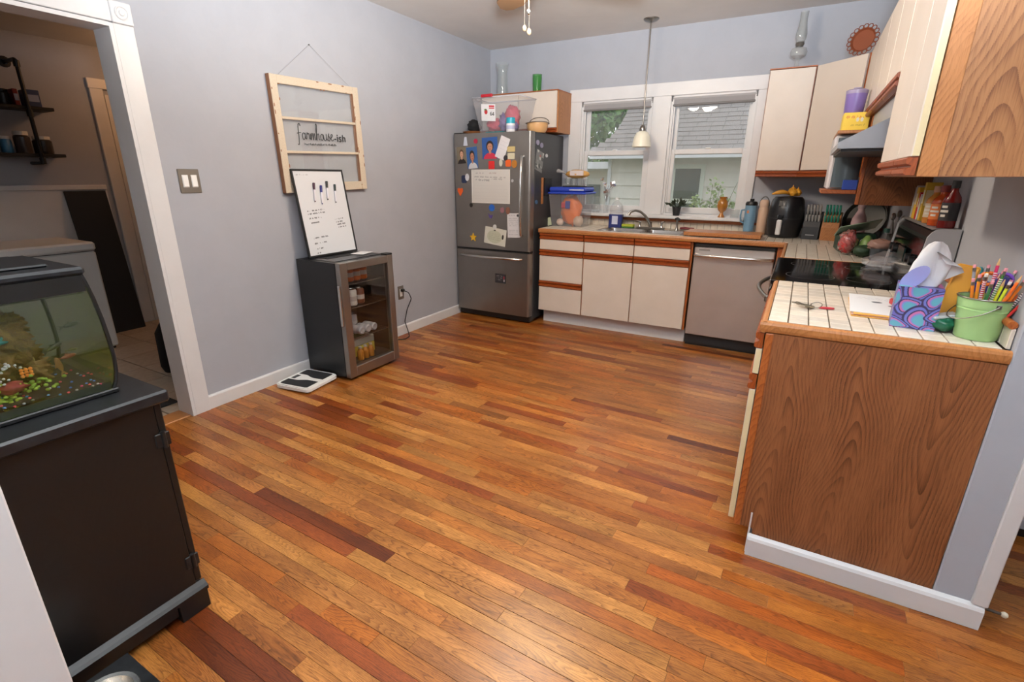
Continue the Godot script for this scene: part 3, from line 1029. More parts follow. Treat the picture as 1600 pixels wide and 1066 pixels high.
func build_counters():
	var c := thing("tiled_counter", "long cream tiled counter with oak edge under the windows", "countertop", v3(0, 0.874, 0))
	var s := sf()
	for r in [[0.885, 1.425, 0.0, 0.588], [1.425, 2.165, 0.0, 0.135], [1.425, 2.165, 0.525, 0.588], [2.165, 2.93, 0.0, 0.588], [2.93, RW, 0.0, 1.412]]:
		bx(s, v3(r[0], 0.0, r[2] + 0.001), v3(r[1] - 0.001, 0.0345, r[3]))
	fin(s, "core", M.grout, c)
	s = sf()
	prism(s, nosing(), 2.93 - 0.883, ZX, v3(2.93, 0.0, 0.588))
	fin(s, "oak_edge", M.oak_light, c)
	s = sf()
	prism(s, nosing(), 0.802, XZ, v3(2.945, 0.0, 1.412))
	fin(s, "oak_edge", M.oak_light, c)
	s = sf()
	prism(s, nosing(), 0.62, ZX, v3(RW - 0.002, 0.0, 1.400))
	fin(s, "oak_edge", M.oak_light, c)
	# separate tiles on the corner by the range
	var tm := tile_mesh(0.0565, 0.0575)
	for i in 11:
		for j in 14:
			if 0.605 + j * 0.0585 > 1.385: continue
			inst(tm, "tile", M.tile, c, v3(2.978 + i * 0.0595, 0.042, 0.618 + j * 0.0585))
	# the small far tiles, set round the sink
	s = sf()
	for i in 46:
		for j in 10:
			var x := 0.918 + i * 0.0595
			var z := 0.034 + j * 0.0585
			if x > 1.40 and x < 2.19 and z > 0.11 and z < 0.55: continue
			if x > RW - 0.03: continue
			box(s, v3(x, 0.038, z), v3(0.0565, 0.008, 0.0575), 0.0015)
	var o := fin(s, "far_tiles", M.tile, c)
	o.set_meta("kind", "stuff")
	# upstand of narrow tiles along the back wall
	var um := sf()
	box(um, v3(0, 0, 0), v3(0.056, 0.064, 0.010), 0.0015)
	um.generate_normals()
	var umm := um.commit()
	for i in 44:
		inst(umm, "backsplash_tile", M.tile, c, v3(0.935 + i * 0.0585, 0.074, 0.006))
	s = sf()
	bx(s, v3(2.62, 0.108, 0.0), v3(RW, 0.128, 0.016), 0.003)
	fin(s, "cap_rail", M.oak_trim, c)
	# sink
	c = thing("kitchen_sink", "double bowl stainless steel sink under the windows", "sink", v3(0, 0.914, 0))
	s = sf()
	for r in [[1.415, 1.452, 0.125, 0.535], [1.788, 1.812, 0.195, 0.495], [2.138, 2.175, 0.125, 0.535], [1.452, 2.138, 0.125, 0.195], [1.452, 2.138, 0.495, 0.535]]:
		bx(s, v3(r[0], 0.0005, r[2]), v3(r[1], 0.0045, r[3]))
	fin(s, "rim", M.bright_steel, c)
	for r in [[1.446, 1.794], [1.806, 2.144]]:
		s = sf()
		basin(s, r[0], r[1], 0.188, 0.502, 0.003, 0.17)
		var b := fin(s, "bowl", M.bright_steel, c)
		s = sf()
		lathe(s, [Vector2(0.0, 0.0), Vector2(0.018, 0.0), Vector2(0.03, 0.004), Vector2(0.038, 0.004)], 16, v3((r[0] + r[1]) * 0.5, -0.169, 0.345))
		fin(s, "drain", M.chrome, b)

func build_peninsula():
	var X0 := 2.958
	var c := thing("peninsula_cabinet", "oak ended base cabinet with cream doors at the counter end", "cabinet", v3(0, 0, 2.24))
	# carcass with a notch for the toe space
	fin(s0(v3(X0 + 0.02, 0.108, 0.005), v3(RW - 0.002, 0.872, 0.79)), "body", M.oak_trim, c)
	var s := sf()
	var P := [Vector2(X0, 0.108), Vector2(3.022, 0.108), Vector2(3.022, 0.0), Vector2(RW - 0.002, 0.0), Vector2(RW - 0.002, 0.874), Vector2(X0, 0.874)]
	var z := 0.800
	var ix := Geometry2D.triangulate_polygon(PackedVector2Array(P))
	var um := func(p: Vector2): return Vector2((p.x - X0) / 0.61, 1.0 - (p.y - 0.02) / 0.86)
	for i in range(0, ix.size(), 3):
		var t := [P[ix[i]], P[ix[i + 1]], P[ix[i + 2]]]
		if (t[1] - t[0]).cross(t[2] - t[0]) < 0: t = [t[0], t[2], t[1]]
		for k in [0, 2, 1]:
			s.set_uv(um.call(t[k]))
			s.add_vertex(v3(t[k].x, t[k].y, z))
		for k in [0, 1, 2]:
			s.set_uv(um.call(t[k]))
			s.add_vertex(v3(t[k].x, t[k].y, z - 0.012))
	for i in P.size():
		var a: Vector2 = P[i]
		var b: Vector2 = P[(i + 1) % P.size()]
		quv(s, [v3(a.x, a.y, z - 0.012), v3(b.x, b.y, z - 0.012), v3(b.x, b.y, z), v3(a.x, a.y, z)], [um.call(a), um.call(b), um.call(b), um.call(a)])
	fin(s, "end_panel", M.oak_panel, c)
	fin(s0(v3(X0 - 0.004, 0.108, 0.60), v3(X0 + 0.020, 0.872, 0.803), 0.002), "face_frame", M.oak_trim, c)
	fin(s0(v3(3.015, 0.0, 0.02), v3(3.025, 0.105, 0.78)), "toe_kick", M.trim, c)
	# fronts facing the room: a drawer over a door, twice, each with its oak pull
	for k in 2:
		var za := 0.015 + k * 0.395
		var zb := za + 0.385
		var d := fin(s0(v3(X0 - 0.026, 0.722, za), v3(X0 - 0.006, 0.814, zb), 0.002), "drawer", M.cream, c)
		fin(s0(v3(X0 - 0.0245, 0.724, zb - 0.001), v3(X0 - 0.0075, 0.812, zb + 0.0008)), "edge_band", M.cream_edge, d)
		s = sf()
		prism(s, pull_profile(), zb - za, XZ, v3(X0 - 0.008, 0.816, zb))
		fin(s, "pull_rail", M.oak_pull, d)
		d = fin(s0(v3(X0 - 0.026, 0.125, za), v3(X0 - 0.006, 0.662, zb), 0.002), "door", M.cream, c)
		fin(s0(v3(X0 - 0.0245, 0.127, zb - 0.001), v3(X0 - 0.0075, 0.660, zb + 0.0008)), "edge_band", M.cream_edge, d)
		s = sf()
		prism(s, pull_profile(), zb - za, XZ, v3(X0 - 0.008, 0.664, zb))
		fin(s, "pull_rail", M.oak_pull, d)
	# counter of the peninsula
	c = thing("peninsula_counter", "cream tiled counter end with rounded oak edge and bucket", "countertop", v3(0, 0.874, 0))
	fin(s0(v3(2.952, 0.0005, 2.238), v3(RW - 0.001, 0.0345, 3.026)), "core", M.grout, c)
	s = sf()
	prism(s, nosing(), 0.634, ZX, v3(RW, 0.0, 3.026))
	fin(s, "oak_edge", M.oak_light, c)
	s = sf()
	prism(s, nosing(), 0.804, XZ, v3(2.952, 0.0, 3.042))
	fin(s, "oak_edge", M.oak_light, c)
	var tm := tile_mesh(0.0560, 0.0585)
	var tt := [M.tile, mottled("tile_b", rgb(222, 208, 188), rgb(232, 220, 203), 0.02, 4.0, 0.25)]
	for i in 10:
		for j in 13:
			inst(tm, "tile", tt[rng.randi() % 2], c, v3(2.983 + i * 0.0598, 0.0415, 2.270 + j * 0.0600))
	for j in 13:
		fin(s0(v3(RW - 0.012, 0.041, 2.242 + j * 0.0600), v3(RW - 0.002, 0.100, 2.300 + j * 0.0600), 0.0015), "backsplash_tile", M.tile, c)
	s = sf()
	tube(s, [v3(RW - 0.012, 0.110, 2.242), v3(RW - 0.012, 0.110, 3.02)], 0.0115, 10)
	fin(s, "cap_rail", M.oak_trim, c)

func build_stove():
	var c := thing("electric_range", "black glass top electric range with silver backguard on right wall", "stove", v3(0, 0, 1.423))
	var L := 0.808
	fin(s0(v3(2.955, 0.02, 0.004), v3(3.555, 0.892, L), 0.004), "body", M.dark_side, c)
	fin(s0(v3(2.920, 0.893, 0.003), v3(3.47, 0.914, L + 0.001), 0.004), "cooktop", M.black_gloss, c)
	fin(s0(v3(2.914, 0.885, 0.003), v3(2.921, 0.914, L + 0.001), 0.002), "front_trim", M.bright_steel, c)
	fin(s0(v3(2.918, 0.20, 0.012), v3(2.954, 0.870, L - 0.01), 0.006), "oven_door", M.black_gloss, c)
	fin(s0(v3(2.924, 0.03, 0.012), v3(2.954, 0.19, L - 0.01), 0.006), "drawer", M.dark_side, c)
	var s := sf()
	var pts := []
	for i in 17:
		var t := float(i) / 16
		pts.append(v3(2.918 - 0.062 * sin(PI * t), 0.81, 0.06 + t * (L - 0.12)))
	tube(s, pts, 0.011, 10)
	for z in [0.06, L - 0.06]:
		box(s, v3(2.914, 0.81, z), v3(0.022, 0.034, 0.028), 0.006)
	fin(s, "oven_handle", M.nickel, c)
	s = sf()
	for q in [[3.08, 0.22, 0.09], [3.08, 0.60, 0.105], [3.32, 0.22, 0.075], [3.32, 0.60, 0.09]]:
		lathe(s, [Vector2(q[2] - 0.003, 0.0), Vector2(q[2] - 0.003, 0.0004), Vector2(q[2], 0.0004), Vector2(q[2], 0.0)], 40, v3(q[0], 0.914, q[1]))
	fin(s, "burner_ring", paint(70, 70, 72, 0.3), c)
	var prof := PackedVector2Array([Vector2(3.448, 0.915), Vector2(3.560, 0.915), Vector2(3.560, 1.172), Vector2(3.502, 1.172), Vector2(3.480, 1.162), Vector2(3.466, 1.140)])
	s = sf()
	prism(s, prof, L - 0.024, Basis(), v3(0, 0, 0.012))
	var g := fin(s, "backguard", M.glossy_dark, c)
	for z in [0.0, L - 0.012]:
		s = sf()
		prism(s, PackedVector2Array([Vector2(3.438, 0.915), Vector2(3.562, 0.915), Vector2(3.562, 1.178), Vector2(3.500, 1.178), Vector2(3.484, 1.174), Vector2(3.470, 1.162), Vector2(3.459, 1.142)]), 0.012, Basis(), v3(0, 0, z))
		fin(s, "end_cap", paint(176, 176, 178, 0.4), g)
	s = sf()
	prism(s, PackedVector2Array([Vector2(3.47, 1.172), Vector2(3.562, 1.172), Vector2(3.562, 1.178), Vector2(3.484, 1.178)]), L - 0.03, Basis(), v3(0, 0, 0.015))
	fin(s, "top_trim", paint(120, 120, 122, 0.4), g)
	s = sf()
	prism(s, PackedVector2Array([Vector2(3.445, 0.935), Vector2(3.4485, 0.935), Vector2(3.465, 1.125), Vector2(3.4615, 1.125)]), L - 0.10, Basis(), v3(0, 0, 0.05))
	fin(s, "control_panel", M.black_gloss, g)
	for z in [0.12, 0.22, 0.60, 0.70]:
		s = sf()
		lathe(s, [Vector2(0.021, 0), Vector2(0.019, 0.02), Vector2(0.0, 0.022)], 18, v3(3.452, 1.03, z), Basis(Vector3(0, 0, 1), Vector3(-1, 0.09, 0).normalized(), Vector3(0, 1, 0)))
		fin(s, "knob", M.black_plastic, g)
	fin(s0(v3(3.4405, 1.0, 0.33), v3(3.447, 1.06, 0.50)), "display", paint(26, 46, 44, 0.2), g)

func build_dishwasher():
	var c := thing("dishwasher", "stainless steel dishwasher with wide bar handle under counter", "dishwasher", v3(2.288, 0, 0))
	fin(s0(v3(0.0, 0.02, 0.03), v3(0.590, 0.868, 0.555)), "body", M.dark_side, c)
	fin(s0(v3(0.004, 0.105, 0.556), v3(0.586, 0.838, 0.596), 0.006), "door", M.steel_light, c)
	fin(s0(v3(0.004, 0.840, 0.556), v3(0.586, 0.866, 0.584), 0.002), "control_strip", M.black_plastic, c)
	var s := sf()
	tube(s, [v3(0.012, 0.775, 0.600), v3(0.05, 0.776, 0.632), v3(0.18, 0.777, 0.640), v3(0.295, 0.777, 0.642), v3(0.41, 0.777, 0.640), v3(0.54, 0.776, 0.632), v3(0.578, 0.775, 0.600)], 0.014, 12)
	fin(s, "handle", M.bright_steel, c)
	fin(s0(v3(0.038, 0.812, 0.596), v3(0.122, 0.826, 0.598)), "badge", paint(140, 134, 128, 0.4), c)
	fin(s0(v3(0.004, 0.0, 0.50), v3(0.586, 0.10, 0.545)), "toe_panel", M.black_plastic, c)

# door facing -x
func door_x(parent: Node, z0: float, z1: float, y0: float, y1: float, x: float, rail := true):
	var d := fin(s0(v3(x, y0, z0), v3(x + 0.019, y1, z1), 0.002), "door", M.cream, parent)
	# bare edge of the board
	fin(s0(v3(x + 0.003, y0 + 0.002, z1 - 0.001), v3(x + 0.0185, y1 - 0.002, z1 + 0.0008)), "edge_band", M.cream_edge, d)
	if rail:
		var s := sf()
		prism(s, pull_profile(0.045), z1 - z0, XZ, v3(x + 0.018, y0 - 0.047, z1))
		fin(s, "pull_rail", M.oak_pull, d)

func build_upper_cabinets():
	# over the fridge
	var c := thing("fridge_cabinet", "short cream wall cabinet with oak side above the fridge", "cabinet", v3(0.10, 1.762, 0))
	var s := sf()
	var e := v3(0.815, 0.352, 0.31)
	bx(s, v3(0, 0, 0.002), e)
	fin(s, "body", M.oak_light, c)
	for x in [[0.004, 0.404], [0.410, 0.805]]:
		var d := fin(s0(v3(x[0], 0.042, 0.311), v3(x[1], 0.350, 0.330), 0.002), "door", M.cream, c)
		s = sf()
		prism(s, pull_profile(0.04), x[1] - x[0], ZX, v3(x[1], 0.0, 0.312))
		fin(s, "pull_rail", M.oak_pull, d)
	fin(s0(v3(-0.001, 0.352, 0.0), v3(0.817, 0.360, 0.332)), "top_strip", M.oak_trim, c)
	# beside the window
	c = thing("window_cabinet", "tall cream wall cabinet beside the window under oil lamp", "cabinet", v3(2.632, 1.378, 0))
	fin(s0(v3(0, 0.0, 0.002), v3(0.302, 0.750, 0.31)), "body", M.oak_trim, c)
	var d := fin(s0(v3(0.003, 0.046, 0.311), v3(0.296, 0.746, 0.330), 0.002), "door", M.cream, c)
	s = sf()
	prism(s, pull_profile(0.042), 0.296, ZX, v3(0.298, 0.0, 0.312))
	fin(s, "pull_rail", M.oak_pull, d)
	fin(s0(v3(-0.002, 0.750, 0.0), v3(0.304, 0.757, 0.333)), "top_strip", M.oak_trim, c)
	# diagonal corner
	c = thing("diagonal_cabinet", "diagonal cream corner wall cabinet with oak frame", "cabinet", v3(0, 1.378, 0))
	s = sf()
	prism(s, PackedVector2Array([Vector2(2.938, -0.002), Vector2(RW - 0.002, -0.002), Vector2(RW - 0.002, -0.63), Vector2(3.23, -0.63), Vector2(2.938, -0.325)]), 0.752, Basis(Vector3(1, 0, 0), Vector3(0, 0, -1), Vector3(0, 1, 0)))
	fin(s, "body", M.oak_trim, c)
	var da := v3(2.938, 0, 0.325)
	var dd := (v3(3.23, 0, 0.63) - da)
	var dl := dd.length()
	dd = dd.normalized()
	var b := Basis(dd, Vector3.UP, dd.cross(Vector3.UP))
	var ds := sf()
	box(ds, da + b * v3(dl * 0.5 + 0.004, 0.398, 0.011), v3(dl - 0.03, 0.700, 0.018), 0.002, b)
	d = fin(ds, "door", M.cream, c)
	s = sf()
	prism(s, pull_profile(0.042), dl - 0.01, b * Basis(Vector3(0, 0, 1), Vector3(0, 1, 0), Vector3(-1, 0, 0)), da + b * v3(dl - 0.004, 0.0, 0.002))
	fin(s, "pull_rail", M.oak_pull, d)
	# over the hood: short doors
	c = thing("hood_cabinet", "row of short cream wall cabinet doors above the range hood", "cabinet", v3(0, 1.69, 0))
	fin(s0(v3(3.246, 0.0, 0.635), v3(RW - 0.002, 0.44, 2.425)), "body", M.oak_trim, c)
	for z in [[2.022, 2.424], [1.602, 2.014], [1.182, 1.594], [0.660, 1.174]]:
		door_x(c, z[0], z[1], 0.048, 0.438, 3.225)
	# near pair of full doors with the oak end
	c = thing("range_cabinet", "large wall cabinet with cream doors and oak grain end panel", "cabinet", v3(0, 1.376, 0))
	fin(s0(v3(3.246, 0.0, 2.430), v3(RW - 0.002, 0.754, 3.088)), "body", M.oak_light, c)
	s = sf()
	var x0 := 3.246
	quv(s, [v3(x0, 0, 3.100), v3(RW, 0, 3.100), v3(RW, 0.754, 3.100), v3(x0, 0.754, 3.100)], [Vector2(0, 1), Vector2(0.55, 1), Vector2(0.55, -0.05), Vector2(0, -0.05)])
	quv(s, [v3(RW, 0, 3.089), v3(x0, 0, 3.089), v3(x0, 0.754, 3.089), v3(RW, 0.754, 3.089)], [Vector2(0, 1), Vector2(1, 1), Vector2(1, 0), Vector2(0, 0)])
	quv(s, [v3(x0, 0, 3.089), v3(RW, 0, 3.089), v3(RW, 0, 3.100), v3(x0, 0, 3.100)], [Vector2(0, 0), Vector2(1, 0), Vector2(1, 0.02), Vector2(0, 0.02)])
	quv(s, [v3(x0, 0, 3.089), v3(x0, 0, 3.100), v3(x0, 0.754, 3.100), v3(x0, 0.754, 3.089)], [Vector2(0, 1), Vector2(0.02, 1), Vector2(0.02, 0), Vector2(0, 0)])
	fin(s, "end_panel", M.oak_upper, c)
	fin(s0(v3(3.246, -0.001, 3.098), v3(3.292, 0.754, 3.1035), 0.001), "end_stile", M.oak_light, c)
	door_x(c, 2.858, 3.094, 0.050, 0.752, 3.225)
	door_x(c, 2.434, 2.850, 0.050, 0.752, 3.225)
	# range hood
	c = thing("range_hood", "grey metal range hood above the cooktop", "hood", v3(0, 1.49, 1.425))
	s = sf()
	prism(s, PackedVector2Array([Vector2(3.085, 0.0), Vector2(3.095, 0.0), Vector2(3.56, 0.0), Vector2(3.56, 0.198), Vector2(3.25, 0.198), Vector2(3.25, 0.116), Vector2(3.112, 0.040), Vector2(3.085, 0.024)]), 0.775, Basis())
	fin(s, "shell", paint(150, 152, 158, 0.4), c)
	fin(s0(v3(3.10, -0.012, 0.02), v3(3.54, 0.0, 0.755)), "filter", paint(40, 40, 42, 0.5), c)
	# open microwave box in the corner
	c = thing("microwave_shelf", "open oak microwave shelf box between hood and corner cabinet", "shelf", v3(0, 1.23, 0))
	s = sf()
	var pz := 1.415
	bx(s, v3(3.262, 0, pz - 0.018), v3(RW - 0.002, 0.255, pz))
	fin(s, "side_panel", M.oak_upper_plain, c)
	fin(s0(v3(3.246, 0.0, pz - 0.022), v3(3.264, 0.455, pz + 0.003), 0.002), "front_stile", M.oak_trim, c)
	fin(s0(v3(3.074, 0.056, 0.88), v3(3.244, 0.078, pz - 0.012), 0.003), "shelf_board", M.oak_trim, c)
	fin(s0(v3(3.246, 0.056, 0.88), v3(RW - 0.002, 0.078, pz - 0.022)), "inner_board", M.oak_trim, c)
	fin(s0(v3(3.10, 0.372, 0.88), v3(3.244, 0.390, pz - 0.012), 0.003), "top_board", M.oak_light, c)

# ------------------------------------------------------------------ appliances standing on the floor
func round_door(w: float, h: float, d: float, r: float) -> SurfaceTool:
	# door slab, its front vertical edges rounded; plan swept upwards
	var s := sf()
	var P := PackedVector2Array()
	P.append(Vector2(0, 0)); P.append(Vector2(w, 0))
	for i in 7:
		var t := PI * 0.5 * i / 6
		P.append(Vector2(w - r + r * cos(t), d - r + r * sin(t)))
	for i in 7:
		var t := PI * 0.5 * (1.0 + i / 6.0)
		P.append(Vector2(r + r * cos(t), d - r + r * sin(t)))
	# plan x, z -> prism runs along y
	var Q := PackedVector2Array()
	for p in P: Q.append(Vector2(p.x, -p.y))
	prism(s, Q, h, Basis(Vector3(1, 0, 0), Vector3(0, 0, -1), Vector3(0, 1, 0)))
	return s

func build_fridge():
	var c := thing("refrigerator", "stainless bottom freezer refrigerator covered in magnets and papers", "fridge", v3(0.022, 0, 0.03))
	fin(s0(v3(0.0, 0.03, 0.0), v3(0.832, 1.748, 0.612), 0.006), "body", M.fridge_side, c)
	var d := fin(round_door(0.830, 1.044, 0.074, 0.022), "upper_door", M.steel, c)
	d.position = v3(0, 0.704, 0.617)
	var s := sf()
	tube(s, [v3(0.752, 0.14, 0.062), v3(0.752, 0.155, 0.105), v3(0.752, 0.30, 0.118), v3(0.752, 0.47, 0.122), v3(0.752, 0.66, 0.118), v3(0.752, 0.83, 0.105), v3(0.752, 0.845, 0.062)], 0.013, 12)
	fin(s, "handle", M.bright_steel, d)
	d = fin(round_door(0.830, 0.612, 0.074, 0.022), "freezer_drawer", M.steel, c)
	d.position = v3(0, 0.072, 0.617)
	s = sf()
	tube(s, [v3(0.045, 0.556, 0.062), v3(0.060, 0.556, 0.100), v3(0.25, 0.556, 0.112), v3(0.40, 0.556, 0.116), v3(0.55, 0.556, 0.112), v3(0.735, 0.556, 0.100), v3(0.750, 0.556, 0.062)], 0.013, 12)
	fin(s, "handle", M.bright_steel, d)
	fin(s0(v3(0.004, 0.686, 0.60), v3(0.826, 0.702, 0.675)), "gap_seal", M.black_plastic, c)
	fin(s0(v3(0.006, 0.01, 0.55), v3(0.824, 0.068, 0.655), 0.006), "toe_grille", M.black_plastic, c)
	for x in [0.03, 0.74]:
		s = sf()
		box(s, v3(x + 0.03, 0.006, 0.60), v3(0.06, 0.012, 0.06), 0.003)
		fin(s, "foot", M.black_plastic, c)
	fin(s0(v3(0.0, 1.744, 0.60), v3(0.09, 1.758, 0.675), 0.004), "hinge_cover", M.black_plastic, c)

func build_cooler():
	var c := thing("beverage_cooler", "black beverage cooler with steel framed glass door by left wall", "cooler", v3(0.02, 0, 2.102))
	var W := 0.498
	var H := 0.826
	var s := sf()
	bx(s, v3(0, 0.02, 0), v3(0.372, H, 0.022))
	bx(s, v3(0, 0.02, W - 0.022), v3(0.372, H, W))
	bx(s, v3(0, 0.02, 0.022), v3(0.022, H, W - 0.022))
	bx(s, v3(0.022, 0.02, 0.022), v3(0.372, 0.085, W - 0.022))
	bx(s, v3(0.022, H - 0.04, 0.022), v3(0.372, H, W - 0.022))
	fin(s, "cabinet", mat("cooler_black", rgb(26, 27, 29), 0.32), c)
	s = sf()
	bx(s, v3(0.023, 0.0855, 0.023), v3(0.026, H - 0.041, W - 0.023))
	bx(s, v3(0.026, 0.0855, 0.023), v3(0.37, 0.088, W - 0.023))
	fin(s, "liner", paint(58, 56, 52, 0.6), c)
	s = sf()
	bx(s, v3(0.08, H, 0.03), v3(0.34, H + 0.004, W - 0.03), 0.002)
	for i in 7:
		bx(s, v3(0.10 + i * 0.018, H + 0.004, 0.08), v3(0.106 + i * 0.018, H + 0.007, W - 0.08))
	fin(s, "top_plate", M.black_top, c)
	s = sf()
	bx(s, v3(0.375, 0.022, 0.0), v3(0.420, H, 0.056), 0.003)
	bx(s, v3(0.375, 0.022, W - 0.062), v3(0.420, H, W), 0.003)
	bx(s, v3(0.375, 0.022, 0.056), v3(0.420, 0.094, W - 0.062), 0.003)
	bx(s, v3(0.375, H - 0.052, 0.056), v3(0.420, H, W - 0.062), 0.003)
	var d := fin(s, "door_frame", M.steel, c)
	fin(s0(v3(0.400, 0.094, 0.056), v3(0.405, H - 0.052, W - 0.062)), "door_glass", M.smoked_glass, d)
	fin(s0(v3(0.385, 0.40, W), v3(0.410, 0.68, W + 0.010), 0.003), "handle", M.bright_steel, d)
	fin(s0(v3(0.36, H, 0.0), v3(0.42, H + 0.013, 0.06), 0.004), "hinge_cover", M.black_plastic, c)
	for q in [[0.04, 0.04], [0.04, W - 0.06], [0.34, 0.04], [0.34, W - 0.06]]:
		s = sf()
		lathe(s, [Vector2(0, 0), Vector2(0.016, 0), Vector2(0.016, 0.02), Vector2(0, 0.02)], 12, v3(q[0], 0, q[1]))
		fin(s, "foot", M.black_plastic, c)
	for y in [0.270, 0.490, 0.660]:
		s = sf()
		for i in 16:
			var z := 0.03 + i * (W - 0.06) / 15.0
			tube(s, [v3(0.03, y, z), v3(0.355, y, z)], 0.0018, 5)
		tube(s, [v3(0.355, y, 0.024), v3(0.355, y, W - 0.024)], 0.004, 6)
		tube(s, [v3(0.04, y, 0.024), v3(0.04, y, W - 0.024)], 0.004, 6)
		fin(s, "wire_shelf", mat("shelf_wire", rgb(120, 112, 104), 0.35, 0.8), c)
	# drinks
	var oz := 2.102
	drink("can", "orange drink can on the cooler's top shelf", v3(0.30, 0.6642, oz + 0.37), 0.031, 0.112, rgb(206, 104, 32), rgb(200, 196, 190), "orange cans on the top shelf of the cooler")
	for z in [0.30, 0.235, 0.17]:
		drink("can", "orange drink can on the cooler's top shelf", v3(0.30, 0.6642, oz + z), 0.031, 0.112, rgb(206, 104, 32), rgb(200, 196, 190), "orange cans on the top shelf of the cooler")
	drink("can", "red drink can on the cooler's second shelf", v3(0.31, 0.4942, oz + 0.385), 0.031, 0.115, rgb(186, 28, 30), rgb(200, 196, 190), "")
	drink("can", "white drink can with silver band on cooler's second shelf", v3(0.32, 0.4942, oz + 0.31), 0.034, 0.122, rgb(206, 204, 200), rgb(170, 168, 165), "")
	drink("can", "brown drink can on the cooler's second shelf", v3(0.31, 0.4942, oz + 0.225), 0.031, 0.115, rgb(120, 70, 50), rgb(200, 196, 190), "")
	bottle("water_bottle", "clear bottle with orange cap on cooler's third shelf", "bottle", v3(0.31, 0.2742, oz + 0.385), 0.032, 0.165, M.clear_plastic, rgb(222, 84, 30))
	for z in [0.305, 0.215]:
		drink("can", "silver drink can standing on the cooler's third shelf", v3(0.20, 0.2742, oz + z), 0.032, 0.122, rgb(196, 196, 198), rgb(210, 210, 210), "upright silver cans on the third shelf")
	for i in 3:
		var o := drink("can", "silver drink can lying on the cooler's third shelf", v3(0.345, 0.3052, oz + 0.155 + i * 0.062), 0.030, 0.115, rgb(188, 190, 194), rgb(214, 214, 214), "lying silver cans on the third shelf")
		o.rotation_degrees.z = 90
		o.position.x = 0.362
	bottle("juice_bottle", "small bottle with purple cap at the cooler's bottom", "bottle", v3(0.31, 0.0886, oz + 0.385), 0.030, 0.13, M.clear_plastic, rgb(80, 70, 150))
	for i in 3:
		bottle("juice_bottle", "small amber juice bottle in front row of cooler's bottom", "bottle", v3(0.345, 0.0886, oz + 0.305 - i * 0.052), 0.024, 0.10, paint(196, 128, 40, 0.3), rgb(210, 200, 190), "amber juice bottles at the cooler bottom")
	var p := thing("drink_pack", "green and white drink multipack at the cooler's bottom", "carton", v3(0.22, 0.0886, oz + 0.20))
	fin(s0(v3(-0.08, 0, -0.11), v3(0.06, 0.075, 0.10), 0.004), "tray", paint(206, 190, 70, 0.5), p)
	fin(s0(v3(-0.08, 0.0755, -0.11), v3(0.06, 0.130, 0.10), 0.006), "carton", paint(196, 206, 200, 0.4), p)
	fin(s0(v3(-0.05, 0.1305, -0.06), v3(0.03, 0.1315, 0.05)), "print", paint(64, 150, 84, 0.4), p)
	var y := solo("orange_carton", "flat yellow orange carton at the cooler's bottom front", "carton", s0(v3(-0.03, 0, -0.07), v3(0.03, 0.032, 0.07), 0.004), paint(226, 150, 34, 0.45), v3(0.262, 0.0886, oz + 0.37))
	y.position = v3(0.225, 0.0886, oz + 0.395)

func drink(called: String, label: String, at: Vector3, r: float, h: float, body: Color, band: Color, group: String) -> Node3D:
	var o := thing(called, label, "can", at, 0, group)
	var s := sf()
	lathe(s, [Vector2(0, 0.004), Vector2(r * 0.72, 0.0), Vector2(r * 0.98, h * 0.06), Vector2(r, h * 0.09), Vector2(r, h * 0.86), Vector2(r * 0.80, h * 0.965)], 20)
	fin(s, "body", mat("can_%s" % body.to_html(false), body, 0.3), o)
	s = sf()
	lathe(s, [Vector2(r * 0.80, h * 0.965), Vector2(r * 0.83, h), Vector2(r * 0.77, h), Vector2(r * 0.74, h * 0.97), Vector2(0, h * 0.97)], 20)
	fin(s, "rim", M.bright_steel, o)
	s = sf()
	lathe(s, [Vector2(r + 0.0004, h * 0.30), Vector2(r + 0.0004, h * 0.58)], 20)
	fin(s, "label_band", mat("band_%s" % band.to_html(false), band, 0.35), o)
	return o

func bottle(called: String, label: String, cat: String, at: Vector3, r: float, h: float, m: Material, cap: Color, group := "") -> Node3D:
	var o := thing(called, label, cat, at, 0, group)
	var s := sf()
	lathe(s, [Vector2(0, 0), Vector2(r * 0.94, 0), Vector2(r, 0.005), Vector2(r, h * 0.56), Vector2(r * 0.92, h * 0.64), Vector2(r * 0.52, h * 0.78), Vector2(r * 0.42, h * 0.82), Vector2(r * 0.42, h * 0.9), Vector2(0, h * 0.9)], 20)
	fin(s, "body", m, o)
	s = sf()
	lathe(s, [Vector2(0, h * 0.86), Vector2(r * 0.52, h * 0.86), Vector2(r * 0.52, h), Vector2(0, h)], 16)
	fin(s, "cap", mat("cap_%s" % cap.to_html(false), cap, 0.4), o)
	return o

